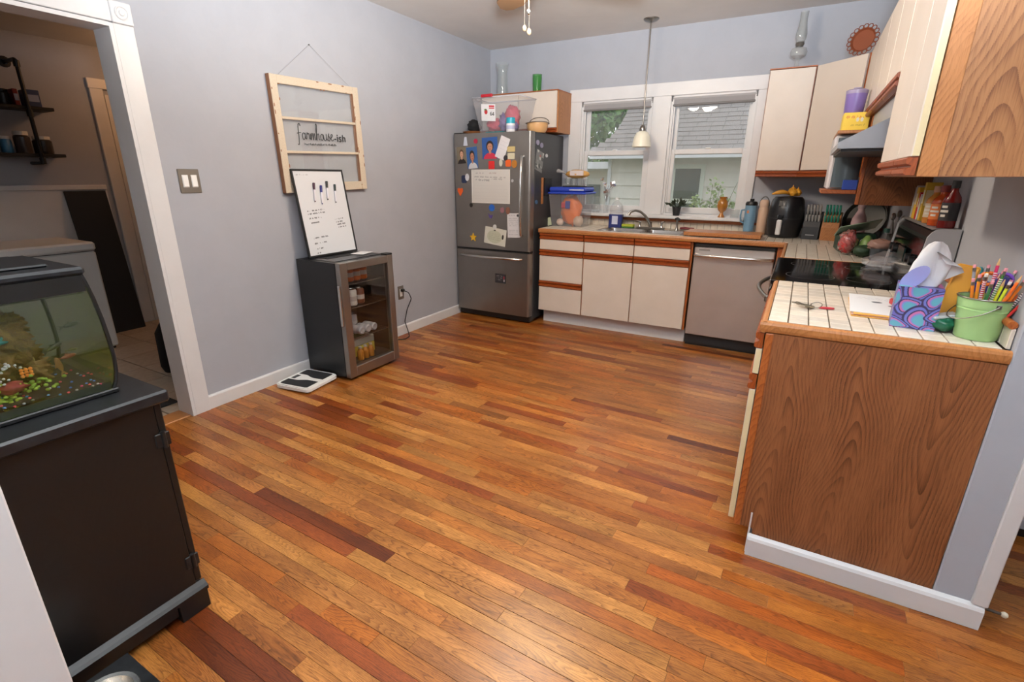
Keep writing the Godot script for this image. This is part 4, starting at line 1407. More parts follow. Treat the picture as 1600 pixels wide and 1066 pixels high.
# ------------------------------------------------------------------ aquarium on its stand
func build_aquarium():
	var c := thing("aquarium_stand", "black wooden cabinet carrying the aquarium beside the doorway", "cabinet", v3(0, 0, 0))
	fin(s0(v3(0.905, 0.085, 4.228), v3(1.455, 0.750, 4.655), 0.002), "body", M.black_wood, c)
	fin(s0(v3(0.86, 0.751, 4.196), v3(1.492, 0.787, 4.665), 0.006), "top", M.black_top, c)
	fin(s0(v3(0.91, 0.10, 4.206), v3(1.18, 0.742, 4.227), 0.003), "door", M.black_wood, c)
	fin(s0(v3(1.184, 0.10, 4.206), v3(1.450, 0.742, 4.227), 0.003), "door", M.black_wood, c)
	for y in [0.627, 0.186]:
		var s := sf()
		tube(s, [v3(1.458, y - 0.026, 4.222), v3(1.458, y + 0.026, 4.222)], 0.007, 10)
		bx(s, v3(1.452, y - 0.022, 4.204), v3(1.459, y + 0.022, 4.244), 0.002)
		fin(s, "hinge", M.black_plastic, c)
	# plinth: moulding, rail and block feet
	var pm := PackedVector2Array([Vector2(0, 0), Vector2(0.022, 0.0), Vector2(0.022, 0.012), Vector2(0.014, 0.020), Vector2(0.006, 0.026), Vector2(0, 0.030)])
	var s := sf()
	prism(s, pm, 0.452, Basis(Vector3(1, 0, 0), Vector3(0, 1, 0), Vector3(0, 0, 1)), v3(1.455, 0.070, 4.204))
	bx(s, v3(0.89, 0.070, 4.203), v3(1.4749, 0.0845, 4.655), 0.002)
	fin(s, "moulding", M.black_wood, c)
	fin(s0(v3(0.90, 0.030, 4.30), v3(1.466, 0.070, 4.655)), "rail", M.black_wood, c)
	for q in [[0.89, 4.206], [1.396, 4.206]]:
		fin(s0(v3(q[0], 0, q[1]), v3(q[0] + 0.076, 0.072, q[1] + 0.09), 0.002), "foot", M.black_wood, c)
	for q in [[0.89, 4.58], [1.39, 4.58]]:
		fin(s0(v3(q[0], 0, q[1]), v3(q[0] + 0.072, 0.072, q[1] + 0.072), 0.002), "foot", M.black_wood, c)
	# tank
	var t := thing("aquarium", "curved front aquarium with green tinted water and black lid", "aquarium", v3(0, 0.788, 0))
	var front := [Vector2(4.281, 0.012), Vector2(4.272, 0.030), Vector2(4.265, 0.06), Vector2(4.262, 0.10), Vector2(4.263, 0.15), Vector2(4.267, 0.21), Vector2(4.274, 0.27), Vector2(4.281, 0.31), Vector2(4.287, 0.334)]
	var XA := 1.022
	var XB := 1.390
	var ZB := 4.62
	# side panes (flat), seen from the room and from behind
	for x in [XA, XB - 0.004]:
		s = sf()
		var P := PackedVector2Array()
		for p in front: P.append(Vector2(p.x, p.y))
		P.append(Vector2(ZB, 0.334)); P.append(Vector2(ZB, 0.012))
		prism(s, P, 0.004, Basis(Vector3(0, 0, 1), Vector3(0, 1, 0), Vector3(-1, 0, 0)), v3(x + 0.004, 0, 0))
		fin(s, "side_pane", M.tank_glass if x == XA else M.tank_clear, t)
	s = sf()
	s.set_smooth_group(1)
	for i in front.size() - 1:
		var a: Vector2 = front[i]
		var b: Vector2 = front[i + 1]
		quad(s, v3(XB - 0.005, a.y, a.x), v3(XA + 0.005, a.y, a.x), v3(XA + 0.005, b.y, b.x), v3(XB - 0.005, b.y, b.x))
		quad(s, v3(XA + 0.005, a.y, a.x + 0.004), v3(XB - 0.005, a.y, a.x + 0.004), v3(XB - 0.005, b.y, b.x + 0.004), v3(XA + 0.005, b.y, b.x + 0.004))
	fin(s, "front_glass", M.tank_glass, t)
	fin(s0(v3(XA + 0.005, 0.012, ZB - 0.006), v3(XB - 0.005, 0.334, ZB - 0.002)), "back_wall", M.black_plastic, t)
	# black silicone corners, frame and lid
	for x in [XA + 0.004, XB - 0.004]:
		s = sf()
		var L := []
		for p in front: L.append(v3(x, p.y, p.x + 0.002))
		tube(s, L, 0.0055, 8)
		fin(s, "corner_seal", M.black_plastic, t)
	fin(s0(v3(XA - 0.004, 0.0, 4.272), v3(XB + 0.004, 0.013, ZB + 0.004), 0.003), "base_frame", M.black_plastic, t)
	s = s0(v3(XA - 0.003, 0.334, 4.279), v3(XB + 0.004, 0.356, ZB + 0.003), 0.007)
	bx(s, v3(XA + 0.06, 0.356, 4.33), v3(XB - 0.06, 0.364, ZB - 0.04), 0.004)
	fin(s, "lid", M.black_top, t)
	fin(s0(v3(XB - 0.0005, 0.292, 4.288), v3(XB + 0.001, 0.334, ZB), 0.0), "dark_band", mat("band_dark", rgb(34, 32, 30), 0.15), t)
	fin(s0(v3(XA + 0.006, 0.2865, 4.290), v3(XB - 0.006, 0.2875, ZB - 0.008)), "water_surface", pane_mat("water_top", Color(0.30, 0.36, 0.18), 0.30), t)
	# gravel bed
	s = sf(true)
	var nx := 18
	var nz := 18
	var G := []
	for i in nx + 1:
		var row := []
		for j in nz + 1:
			var x := lerpf(XA + 0.006, XB - 0.006, float(i) / nx)
			var z := lerpf(4.290, ZB - 0.008, float(j) / nz)
			row.append(v3(x, 0.030 + 0.018 * float(j) / nz + 0.012 * (1.0 - float(i) / nx) + noise.get_noise_2d(x * 40.0, z * 40.0) * 0.006, z))
		G.append(row)
	for i in nx:
		for j in nz:
			quad(s, G[i][j], G[i][j + 1], G[i + 1][j + 1], G[i + 1][j])
	fin(s, "gravel", paint(24, 23, 24, 0.7), t)
	# the gravel seen through the side pane, down to the base
	fin(s0(v3(XB - 0.0085, 0.013, 4.285), v3(XB - 0.0055, 0.034, ZB - 0.008)), "gravel_edge", paint(24, 23, 24, 0.7), t)
	var cols := [rgb(214, 70, 110), rgb(60, 110, 190), rgb(222, 84, 90), rgb(70, 140, 200), rgb(190, 190, 190)]
	for k in 5:
		s = sf()
		for i in 22:
			var gi := rng.randi_range(9, nx)
			var gj := rng.randi_range(0, nz)
			var p: Vector3 = G[gi][gj]
			if gi == nx:
				p.x = XB - 0.008
			blob(s, p + v3(0, 0.001, 0), v3(0.0035, 0.0026, 0.0035), 0.0, 1.0, 7, 5)
		var o := fin(s, "pebbles", mat("peb%d" % k, cols[k], 0.5), t)
		o.set_meta("kind", "stuff")
	# resin rock with coral colours
	var r := thing("resin_rock", "lumpy brown resin rock ornament with turquoise and green plants", "ornament", v3(1.262, 0.826, 4.50))
	s = sf(true)
	for q in [[0.0, 0.085, 0.0, 0.078, 0.075], [-0.01, 0.14, -0.03, 0.075, 0.08], [-0.02, 0.20, 0.02, 0.06, 0.05], [0.0, 0.10, -0.070, 0.050, 0.055], [0.01, 0.045, -0.085, 0.045, 0.040], [0.0, 0.17, 0.06, 0.06, 0.08], [0.0, 0.085, 0.085, 0.055, 0.070], [-0.02, 0.17, -0.075, 0.04, 0.03]]:
		blob(s, v3(q[0], q[1], q[2]), v3(q[3], q[4], q[3]), 0.32, 14.0, 40, 28)
	fin(s, "rock", mottled("resin", rgb(70, 50, 22), rgb(140, 112, 44), 0.08, 14.0, 0.8), r)
	s = sf(true)
	blob(s, v3(0.062, 0.155, 0.0), v3(0.03, 0.016, 0.045), 0.3, 30.0, 18, 12)
	blob(s, v3(0.058, 0.165, 0.04), v3(0.03, 0.016, 0.03), 0.3, 30.0, 14, 10)
	fin(s, "turquoise_coral", paint(52, 152, 150, 0.7), r)
	s = sf(true)
	blob(s, v3(0.082, 0.036, -0.03), v3(0.022, 0.014, 0.026), 0.3, 40.0, 16, 10)
	fin(s, "red_coral", paint(128, 30, 38, 0.7), r)
	s = sf(true)
	for i in 9:
		blob(s, v3(0.082, 0.058 + (i / 3) * 0.008, -0.072 + (i % 3) * 0.009), v3(0.0045, 0.0045, 0.0045), 0.0, 1.0, 8, 6)
	fin(s, "orange_coral", paint(214, 126, 30, 0.6), r)
	for q in [[0.084, 0.012, -0.005, 60, rgb(150, 176, 54)], [0.075, 0.026, -0.075, 30, rgb(126, 160, 50)], [0.080, 0.045, 0.055, 45, rgb(140, 168, 58)], [0.07, 0.09, 0.02, 26, rgb(110, 120, 40)]]:
		s = sf(true)
		for i in q[3]:
			blob(s, v3(q[0] + rng.randfn() * 0.008, q[1] + rng.randfn() * 0.014, q[2] + rng.randfn() * 0.022), v3(0.0055, 0.0042, 0.0055), 0.0, 1.0, 7, 5)
		fin(s, "leaf_beads", mat("bead_%s" % (q[4] as Color).to_html(false), q[4], 0.6), r)
	for q in [[0.075, 0.088, -0.03], [0.08, 0.062, -0.005]]:
		s = sf(true)
		for i in 22:
			blob(s, v3(q[0] + rng.randfn() * 0.006, q[1] + rng.randfn() * 0.006, q[2] + rng.randfn() * 0.012), v3(0.0035, 0.003, 0.0035), 0.0, 1.0, 7, 5)
		fin(s, "white_beads", paint(196, 200, 206, 0.5), r)
	var fish := [[v3(1.30, 0.930, 4.356), 24.0, rgb(46, 50, 44), 0.020, "dark grey fish swimming in front of the resin rock"], [v3(1.29, 0.978, 4.305), 8.0, rgb(56, 62, 52), 0.019, "dark grey fish near the curved tank front"], [v3(1.29, 0.893, 4.330), 5.0, rgb(116, 58, 36), 0.018, "reddish brown fish low in the tank"], [v3(1.22, 0.890, 4.295), 200.0, rgb(96, 96, 56), 0.012, "small olive fish by the tank front corner"], [v3(1.30, 0.880, 4.358), 100.0, rgb(128, 92, 52), 0.021, "pale brown fish nosing upward beside the rock"]]
	for f in fish:
		var o := thing("aquarium_fish", f[4], "fish", f[0])
		o.rotation_degrees = Vector3(f[1] if f[1] < 150 else 0.0, 0, 0)
		var l: float = f[3]
		var fm := mat("fish_%s" % (f[2] as Color).to_html(false), f[2], 0.45)
		s = sf(true)
		blob(s, Vector3.ZERO, v3(l * 0.22, l * 0.33, l), 0.0, 1.0, 12, 10)
		fin(s, "body", fm, o)
		s = sf()
		prism(s, PackedVector2Array([Vector2(0, 0), Vector2(l * 0.7, l * 0.38), Vector2(l * 0.5, 0), Vector2(l * 0.7, -l * 0.38)]), l * 0.06, Basis(Vector3(0, 0, 1), Vector3(0, 1, 0), Vector3(-1, 0, 0)), v3(l * 0.03, 0, l * 0.85))
		fin(s, "tail", fm, o)
		s = sf()
		prism(s, PackedVector2Array([Vector2(-l * 0.3, 0), Vector2(l * 0.4, 0), Vector2(l * 0.35, l * 0.28)]), l * 0.06, Basis(Vector3(0, 0, 1), Vector3(0, 1, 0), Vector3(-1, 0, 0)), v3(l * 0.03, l * 0.28, 0))
		fin(s, "dorsal_fin", fm, o)
	# pet feeder on the floor
	var p := thing("pet_feeder", "low black pet feeder stand on floor next to black cabinet", "pet feeder", v3(1.545, 0, 4.468))
	s = sf()
	var hx := [0.098, 0.288]
	for i in 4:
		pass
	# top plate with two round holes
	for k in 2:
		var cx: float = hx[k]
		var x0 := 0.0 if k == 0 else 0.193
		var x1 := 0.193 if k == 0 else 0.386
		var n := 32
		var rr := 0.066
		for i in n:
			var a0 := TAU * i / n
			var a1 := TAU * (i + 1) / n
			var e0 := edge_pt(cx, 0.098, a0, x0, x1, 0.0, 0.196)
			var e1 := edge_pt(cx, 0.098, a1, x0, x1, 0.0, 0.196)
			var i0 := v3(cx + cos(a0) * rr, 0.10, 0.098 + sin(a0) * rr)
			var i1 := v3(cx + cos(a1) * rr, 0.10, 0.098 + sin(a1) * rr)
			quad(s, i0, i1, e1, e0)
			quad(s, i1 - v3(0, 0.014, 0), i0 - v3(0, 0.014, 0), e0 - v3(0, 0.014, 0), e1 - v3(0, 0.014, 0))
	for q in [[v3(0, 0, 0), v3(0.386, 0.0999, 0.012)], [v3(0, 0, 0.184), v3(0.386, 0.0999, 0.196)], [v3(0, 0, 0.012), v3(0.012, 0.0999, 0.184)], [v3(0.374, 0, 0.012), v3(0.386, 0.0999, 0.184)]]:
		bx(s, q[0], q[1])
	fin(s, "stand", M.black_top, p)
	for k in 2:
		var b := thing("pet_bowl", "round stainless steel pet bowl in the black feeder, %s" % ["beside the black cabinet" if k == 0 else "at the partition end"], "bowl", v3(1.545 + hx[k], 0.10, 4.468 + 0.098), 0, "pet bowls in the feeder")
		s = sf()
		lathe(s, [Vector2(0, -0.052), Vector2(0.050, -0.050), Vector2(0.058, -0.040), Vector2(0.0645, -0.004), Vector2(0.0655, 0.002), Vector2(0.076, 0.0035), Vector2(0.0775, 0.001)], 32)
		fin(s, "bowl", M.bright_steel, b)

func edge_pt(cx: float, cz: float, a: float, x0: float, x1: float, z0: float, z1: float) -> Vector3:
	var d := Vector2(cos(a), sin(a))
	var t := 99.0
	if d.x > 0.0001: t = minf(t, (x1 - cx) / d.x)
	if d.x < -0.0001: t = minf(t, (x0 - cx) / d.x)
	if d.y > 0.0001: t = minf(t, (z1 - cz) / d.y)
	if d.y < -0.0001: t = minf(t, (z0 - cz) / d.y)
	return v3(cx + d.x * t, 0.10, cz + d.y * t)

# ------------------------------------------------------------------ hanging lamps
func build_lamps():
	var c := thing("pendant_lamp", "small pendant lamp with glass bell shade over the sink", "lamp", v3(1.70, TOP, 0.283))
	var s := sf()
	lathe(s, [Vector2(0, -0.03), Vector2(0.012, -0.028), Vector2(0.05, -0.016), Vector2(0.062, -0.006), Vector2(0.062, 0)], 28)
	fin(s, "canopy", M.nickel, c)
	s = sf()
	tube(s, [v3(0, -0.025, 0), v3(0, -0.79, 0)], 0.0055, 10)
	fin(s, "rod", M.nickel, c)
	s = sf()
	lathe(s, [Vector2(0, -0.842), Vector2(0.024, -0.842), Vector2(0.028, -0.825), Vector2(0.022, -0.800), Vector2(0.010, -0.788), Vector2(0, -0.787)], 24)
	fin(s, "socket_cap", M.nickel, c)
	s = sf()
	lathe(s, [Vector2(0.026, -0.838), Vector2(0.050, -0.850), Vector2(0.066, -0.880), Vector2(0.074, -0.920), Vector2(0.081, -0.965), Vector2(0.078, -0.965), Vector2(0.071, -0.920), Vector2(0.063, -0.880), Vector2(0.048, -0.853), Vector2(0.026, -0.842)], 32)
	var m := mat("frosted", rgb(236, 232, 214), 0.35)
	m.backlight_enabled = true
	m.backlight = Color(0.35, 0.34, 0.30)
	fin(s, "shade", m, c)
	s = sf()
	blob(s, v3(0, -0.895, 0), v3(0.022, 0.032, 0.022), 0.0, 1.0, 14, 10)
	fin(s, "bulb", paint(240, 238, 230, 0.3), c)
	# ceiling fan with light kit
	c = thing("ceiling_fan", "brown bladed ceiling fan with lit lamp kit and pull chains", "fan", v3(1.70, TOP, 2.32))
	s = sf()
	lathe(s, [Vector2(0, -0.07), Vector2(0.03, -0.068), Vector2(0.06, -0.04), Vector2(0.07, 0)], 24)
	tube(s, [v3(0, -0.06, 0), v3(0, -0.12, 0)], 0.012, 10)
	fin(s, "canopy", M.nickel, c)
	s = sf()
	lathe(s, [Vector2(0, -0.23), Vector2(0.06, -0.23), Vector2(0.10, -0.21), Vector2(0.11, -0.17), Vector2(0.09, -0.12), Vector2(0.02, -0.11)], 28)
	fin(s, "motor", M.nickel, c)
	var bp := PackedVector2Array()
	for i in 25:
		var t := float(i) / 24
		bp.append(Vector2(0.17 + 0.56 * t, -(0.045 + 0.062 * sin(PI * pow(t, 0.75)) + 0.006 * sin(t * 26.0)) * (1.0 if t < 0.9 else sqrt(maxf(0.0, 1.0 - pow((t - 0.9) / 0.1, 2.0))))))
	var full := bp.duplicate()
	for i in range(23, -1, -1):
		full.append(Vector2(bp[i].x, -bp[i].y))
	for k in 5:
		var a := deg_to_rad(228.0 + 72.0 * k)
		var b := Basis(Vector3(cos(a), 0, sin(a)), Vector3(sin(a), 0, -cos(a)), Vector3.UP)
		s = sf()
		prism(s, full, 0.008, b, v3(0, -0.240, 0))
		var bl := fin(s, "blade", mat("fan_wood", rgb(138, 108, 78), 0.5), c)
		s = sf()
		box(s, b * v3(0.14, 0, 0) + v3(0, -0.242, 0), v3(0.14, 0.05, 0.006), 0.002, b)
		fin(s, "blade_iron", M.nickel, bl)
	s = sf()
	lathe(s, [Vector2(0, -0.29), Vector2(0.035, -0.285), Vector2(0.05, -0.26), Vector2(0.045, -0.23)], 20)
	fin(s, "light_kit", M.nickel, c)
	var glow := mat("bulb_glow", rgb(255, 240, 214), 0.5)
	glow.emission_enabled = true
	glow.emission = rgb(255, 206, 140)
	glow.emission_energy_multiplier = 5.0
	for k in 3:
		var a := deg_to_rad(80.0 + 120.0 * k)
		var o := v3(cos(a) * 0.10, -0.262, sin(a) * 0.10)
		var tilt := Basis(Vector3(-sin(a), 0, cos(a)).normalized(), deg_to_rad(38.0))
		s = sf()
		lathe(s, [Vector2(0.022, 0.03), Vector2(0.030, 0.01), Vector2(0.040, -0.01), Vector2(0.050, -0.03), Vector2(0.048, -0.03), Vector2(0.038, -0.01), Vector2(0.028, 0.01)], 20, o, tilt)
		var sm := mat("amber_shade", rgb(214, 190, 150), 0.4)
		sm.backlight_enabled = true
		sm.backlight = Color(0.5, 0.4, 0.26)
		var sh := fin(s, "lamp_shade", sm, c)
		s = sf()
		blob(s, o + tilt * v3(0, -0.012, 0), v3(0.016, 0.022, 0.016), 0.0, 1.0, 12, 8)
		fin(s, "bulb", glow, sh)
		var li := OmniLight3D.new()
		li.name = "bulb_light"
		c.add_child(li, true)
		li.position = o + tilt * v3(0, -0.06, 0)
		li.light_color = Color(1.0, 0.93, 0.84)
		li.light_energy = 0.85
		li.light_size = 0.08
		li.omni_range = 9.0
		li.omni_attenuation = 2.0
		li.shadow_enabled = true
	for q in [[v3(-0.035, -0.26, 0.02), -0.43, 0.008], [v3(-0.10, -0.26, -0.06), -0.475, 0.010], [v3(-0.11, -0.26, -0.13), -0.475, 0.011]]:
		s = sf()
		var hp: Vector3 = q[0]
		tube(s, [v3(hp.x * 0.5, -0.27, hp.z * 0.5), v3(hp.x, -0.30, hp.z), v3(hp.x, q[1], hp.z)], 0.0012, 5)
		var ch := fin(s, "pull_chain", M.nickel, c)
		s = sf()
		blob(s, v3(hp.x, q[1] - 0.012, hp.z), v3(q[2], q[2] * 1.6, q[2]), 0.0, 1.0, 10, 8)
		fin(s, "pull_knob", M.chrome if q[2] < 0.009 else paint(140, 124, 106, 0.5), ch)

# ------------------------------------------------------------------ writing on boards
func scrawl(im: Image, x: float, y: float, w: float, h: float, c: Color, slope := 0.0, r := 1):
	var px := x
	var lx := x
	var ly := y
	var k := 0.0
	while px < x + w:
		px += 1.0
		k += rng.randf_range(0.5, 1.3)
		if rng.randf() < 0.05:
			px += h * 0.9
			lx = px
			ly = y + slope * (px - x)
			continue
		var ny := y + slope * (px - x) + sin(k) * h * 0.42 + rng.randf_range(-0.15, 0.15) * h
		var steps := int(maxf(absf(ny - ly), 1.0)) + 1
		for i in steps:
			var t := float(i) / steps
			for a in r:
				for b in r:
					var qx := int(lerpf(lx, px, t)) + a
					var qy := int(lerpf(ly, ny, t)) + b
					if qx >= 0 and qy >= 0 and qx < im.get_width() and qy < im.get_height():
						im.set_pixel(qx, qy, c)
		lx = px
		ly = ny

# a thin sheet: front face carries the picture (facing local +z)
func sheet(w: float, h: float, d: float) -> SurfaceTool:
	var s := sf()
	var a := w * 0.5
	var b := h * 0.5
	quv(s, [v3(-a, -b, d), v3(a, -b, d), v3(a, b, d), v3(-a, b, d)], [Vector2(0, 1), Vector2(1, 1), Vector2(1, 0), Vector2(0, 0)])
	quv(s, [v3(a, -b, 0), v3(-a, -b, 0), v3(-a, b, 0), v3(a, b, 0)], [Vector2(0, 1), Vector2(0.01, 1), Vector2(0.01, 0.99), Vector2(0, 0.99)])
	var e := [v3(-a, -b, 0), v3(a, -b, 0), v3(a, b, 0), v3(-a, b, 0)]
	for i in 4:
		var p: Vector3 = e[i]
		var q: Vector3 = e[(i + 1) % 4]
		quv(s, [p, q, q + v3(0, 0, d), p + v3(0, 0, d)], [Vector2(0, 0), Vector2(0.01, 0), Vector2(0.01, 0.01), Vector2(0, 0.01)])
	return s

func printed(key: String, im: Image, rough := 0.6) -> StandardMaterial3D:
	var m := mat(key, Color.WHITE, rough)
	m.albedo_texture = tex(im)
	return m

func blank(w: int, h: int, c: Color) -> Image:
	var im := Image.create(w, h, false, Image.FORMAT_RGB8)
	im.fill(c)
	return im

func disc(im: Image, cx: float, cy: float, rx: float, ry: float, c: Color):
	for y in range(maxi(0, int(cy - ry)), mini(im.get_height(), int(cy + ry) + 1)):
		for x in range(maxi(0, int(cx - rx)), mini(im.get_width(), int(cx + rx) + 1)):
			if pow((x - cx) / rx, 2) + pow((y - cy) / ry, 2) <= 1.0:
				im.set_pixel(x, y, c)

const FACE_X := Basis(Vector3(0, 0, -1), Vector3(0, 1, 0), Vector3(1, 0, 0))

func build_wall_things():
	# old window sash hung as a picture
	var c := thing("window_frame_sign", "chipped cream old window sash hung by wire on grey wall", "wall sign", v3(0.0, 1.619, 2.265))
	c.rotation_degrees.x = 1.3
	var wm := mottled("chipped", rgb(206, 192, 172), rgb(196, 180, 158), 0.05, 6.0, 0.6)
	var bare := mottled("bare_wood", rgb(128, 84, 58), rgb(158, 112, 80), 0.08, 10.0, 0.75)
	var hw := 0.362
	var hh := 0.352
	for q in [["stile", v3(0.004, -hh, hw - 0.050), v3(0.040, hh, hw)], ["stile", v3(0.004, -hh, -hw), v3(0.040, hh, -hw + 0.050)], ["top_rail", v3(0.004, hh - 0.048, -hw + 0.050), v3(0.038, hh, hw - 0.050)], ["bottom_rail", v3(0.004, -hh, -hw + 0.050), v3(0.038, -hh + 0.058, hw - 0.050)], ["muntin", v3(0.010, 0.100, -hw + 0.050), v3(0.036, 0.116, hw - 0.050)], ["muntin", v3(0.010, -0.104, -hw + 0.050), v3(0.036, -0.088, hw - 0.050)]]:
		var o := fin(s0(q[1], q[2], 0.002), q[0], wm, c)
		if q[0] == "stile":
			var zz: float = q[2].z if q[2].z > 0 else q[1].z
			fin(s0(v3(0.004, -hh, zz - 0.0012), v3(0.036, hh, zz + 0.0012)), "bare_edge", bare, o)
			var zi: float = q[1].z if q[1].z > 0 else q[2].z
			fin(s0(v3(0.006, -hh + 0.058, zi - 0.002), v3(0.034, hh - 0.048, zi + 0.002)), "bare_rebate", bare, o)
		# chips where the paint has come off
		if q[0] != "muntin":
			var s := sf()
			for i in 9:
				var p := v3(q[2].x, rng.randf_range(q[1].y, q[2].y), rng.randf_range(q[1].z, q[2].z))
				if q[0] == "stile": p.z = (q[1].z if rng.randf() < 0.5 else q[2].z) + rng.randf_range(-0.004, 0.004)
				else: p.y = (q[1].y if rng.randf() < 0.5 else q[2].y) + rng.randf_range(-0.004, 0.004)
				p.z = clampf(p.z, -hw + 0.006, hw - 0.006)
				p.y = clampf(p.y, -hh + 0.006, hh - 0.006)
				var e := ellipse(rng.randf_range(0.004, 0.016) if q[0] != "stile" else 0.004, rng.randf_range(0.004, 0.016) if q[0] == "stile" else 0.004, 7)
				prism(s, e, 0.0005, FACE_X, p)
			fin(s, "paint_chip", bare, o)
	for y in [[0.116, hh - 0.048], [-0.088, 0.100], [-hh + 0.058, -0.104]]:
		fin(s0(v3(0.018, y[0], -hw + 0.050), v3(0.021, y[1], hw - 0.050)), "pane", M.glass, c)
	var ink := mat("sign_ink", rgb(36, 36, 38), 0.6)
	var sx := 0.0
	var em := 0.104
	for g in script_letters():
		var s := sf()
		for st in g[1]:
			var pl := []
			for p in smooth_line(st):
				pl.append(v3(0.0222, -0.016 + p.y * em, 0.198 - (sx + p.x) * em))
			tube(s, pl, 0.0024, 6)
		fin(s, "lettering", ink, c)
		sx += g[0]
	letters(c, "lettering", "-ish", 0.062, ink, Transform3D(FACE_X, v3(0.0222, 0.000, -0.160)), 0.0008, false, false)
	var s2 := sf()
	for i in 34:
		bx(s2, v3(0.0215, -0.052 + rng.randf() * 0.004, 0.155 - i * 0.0082), v3(0.0222, -0.044 + rng.randf() * 0.008, 0.155 - i * 0.0082 - rng.randf_range(0.002, 0.006)))
	fin(s2, "small_lettering", ink, c)
	s2 = sf()
	tube(s2, [v3(0.02, hh - 0.002, 0.29), v3(0.006, 0.568, 0.0), v3(0.02, hh - 0.002, -0.31)], 0.0011, 5)
	fin(s2, "hanging_wire", paint(150, 150, 152, 0.4), c)
	s2 = sf()
	lathe(s2, [Vector2(0.0, 0.012), Vector2(0.004, 0.011), Vector2(0.004, 0.0), Vector2(0.0015, 0.0)], 10, v3(0.0, 0.568, 0.0), Basis(Vector3(0, 0, 1), Vector3(1, 0, 0), Vector3(0, 1, 0)))
	fin(s2, "nail", M.nickel, c)
	# light switch plate
	c = thing("light_switch", "brushed metal double light switch plate with two white rockers", "switch", v3(0.0, 1.338, 3.203))
	fin(s0(v3(0, -0.064, -0.058), v3(0.006, 0.064, 0.058), 0.003), "plate", mat("pewter", rgb(128, 122, 114), 0.4, 0.6), c)
	for z in [-0.024, 0.024]:
		var o := fin(s0(v3(0.006, -0.033, z - 0.0165), v3(0.0085, 0.033, z + 0.0165), 0.001), "rocker_frame", M.white_plastic, c)
		s2 = sf()
		box(s2, v3(0.009, 0, z), v3(0.004, 0.058, 0.028), 0.001, Basis(Vector3(0, 0, 1), deg_to_rad(3.0)))
		fin(s2, "rocker", paint(240, 240, 238, 0.3), o)
	# socket with the cooler's plug
	c = thing("wall_socket", "brushed metal wall socket plate behind the beverage cooler", "socket", v3(0.0, 0.385, 1.556))
	fin(s0(v3(0, -0.060, -0.037), v3(0.006, 0.060, 0.037), 0.003), "plate", M.pewter, c)
	fin(s0(v3(0.006, -0.034, -0.017), v3(0.008, 0.034, 0.017), 0.001), "outlet", M.white_plastic, c)
	c = thing("power_cord", "black power cord plugged into the wall socket", "cord", v3(0.0, 0.0, 0.0))
	fin(s0(v3(0.0082, 0.395, 1.540), v3(0.040, 0.420, 1.568), 0.004), "plug", M.black_plastic, c)
	s2 = sf()
	var cp := Curve3D.new()
	for q in [v3(0.035, 0.407, 1.554), v3(0.075, 0.39, 1.535), v3(0.085, 0.33, 1.515), v3(0.06, 0.24, 1.55), v3(0.045, 0.13, 1.575), v3(0.06, 0.03, 1.555), v3(0.11, 0.006, 1.60), v3(0.13, 0.006, 1.68), v3(0.07, 0.006, 1.74), v3(0.05, 0.006, 1.90), v3(0.05, 0.006, 2.09)]:
		cp.add_point(q)
	for i in range(1, cp.point_count - 1):
		var d := (cp.get_point_position(i + 1) - cp.get_point_position(i - 1)) * 0.17
		cp.set_point_in(i, -d)
		cp.set_point_out(i, d)
	var pts := []
	for i in 50: pts.append(cp.sample_baked(cp.get_baked_length() * i / 49.0))
	tube(s2, pts, 0.0042, 8)
	fin(s2, "cable", M.black_plastic, c)
	# whiteboard leaning on the cooler
	c = thing("whiteboard", "black framed whiteboard with notes leaning on top of cooler", "whiteboard", v3(0.122, 0.8345, 2.360))
	c.rotation_degrees.z = 8.2
	var BW := 0.436
	var BH := 0.582
	var im := blank(480, 640, rgb(212, 214, 218))
	var k := rgb(44, 44, 48)
	scrawl(im, 26, 30, 110, 12, rgb(120, 120, 128))
	for y in [[60, 300, 170], [62, 322, 165], [66, 356, 125], [74, 390, 80], [70, 506, 140], [66, 548, 120], [70, 590, 70], [74, 622, 34]]:
		scrawl(im, y[0], y[1], y[2], 11, k, -0.05, 2)
	for y in [[316, 376, 92], [322, 398, 70], [330, 418, 84], [338, 440, 80]]:
		scrawl(im, y[0], y[1], y[2], 11, k, -0.05, 2)
	var bs := sheet(BW - 0.02, BH - 0.02, 0.006)
	var face := fin(bs, "writing_surface", printed("wb_print", im, 0.28), c)
	face.transform = Transform3D(FACE_X, v3(0.004, BH * 0.5, 0))
	s2 = sf()
	bx(s2, v3(0, 0, -BW * 0.5), v3(0.014, 0.013, BW * 0.5), 0.002)
	bx(s2, v3(0, BH - 0.013, -BW * 0.5), v3(0.014, BH, BW * 0.5), 0.002)
	bx(s2, v3(0, 0.013, -BW * 0.5), v3(0.014, BH - 0.013, -BW * 0.5 + 0.013), 0.002)
	bx(s2, v3(0, 0.013, BW * 0.5 - 0.013), v3(0.014, BH - 0.013, BW * 0.5), 0.002)
	fin(s2, "frame", M.black_plastic, c)
	# markers held on the board by their magnet caps
	var names := ["purple", "blue", "black", "dark green"]
	var caps := [rgb(64, 26, 48), rgb(40, 40, 120), rgb(26, 30, 30), rgb(20, 38, 36)]
	var tops := [v3(0, 0.492, 0.060), v3(0, 0.474, 0.004), v3(0, 0.502, -0.052), v3(0, 0.480, -0.118)]
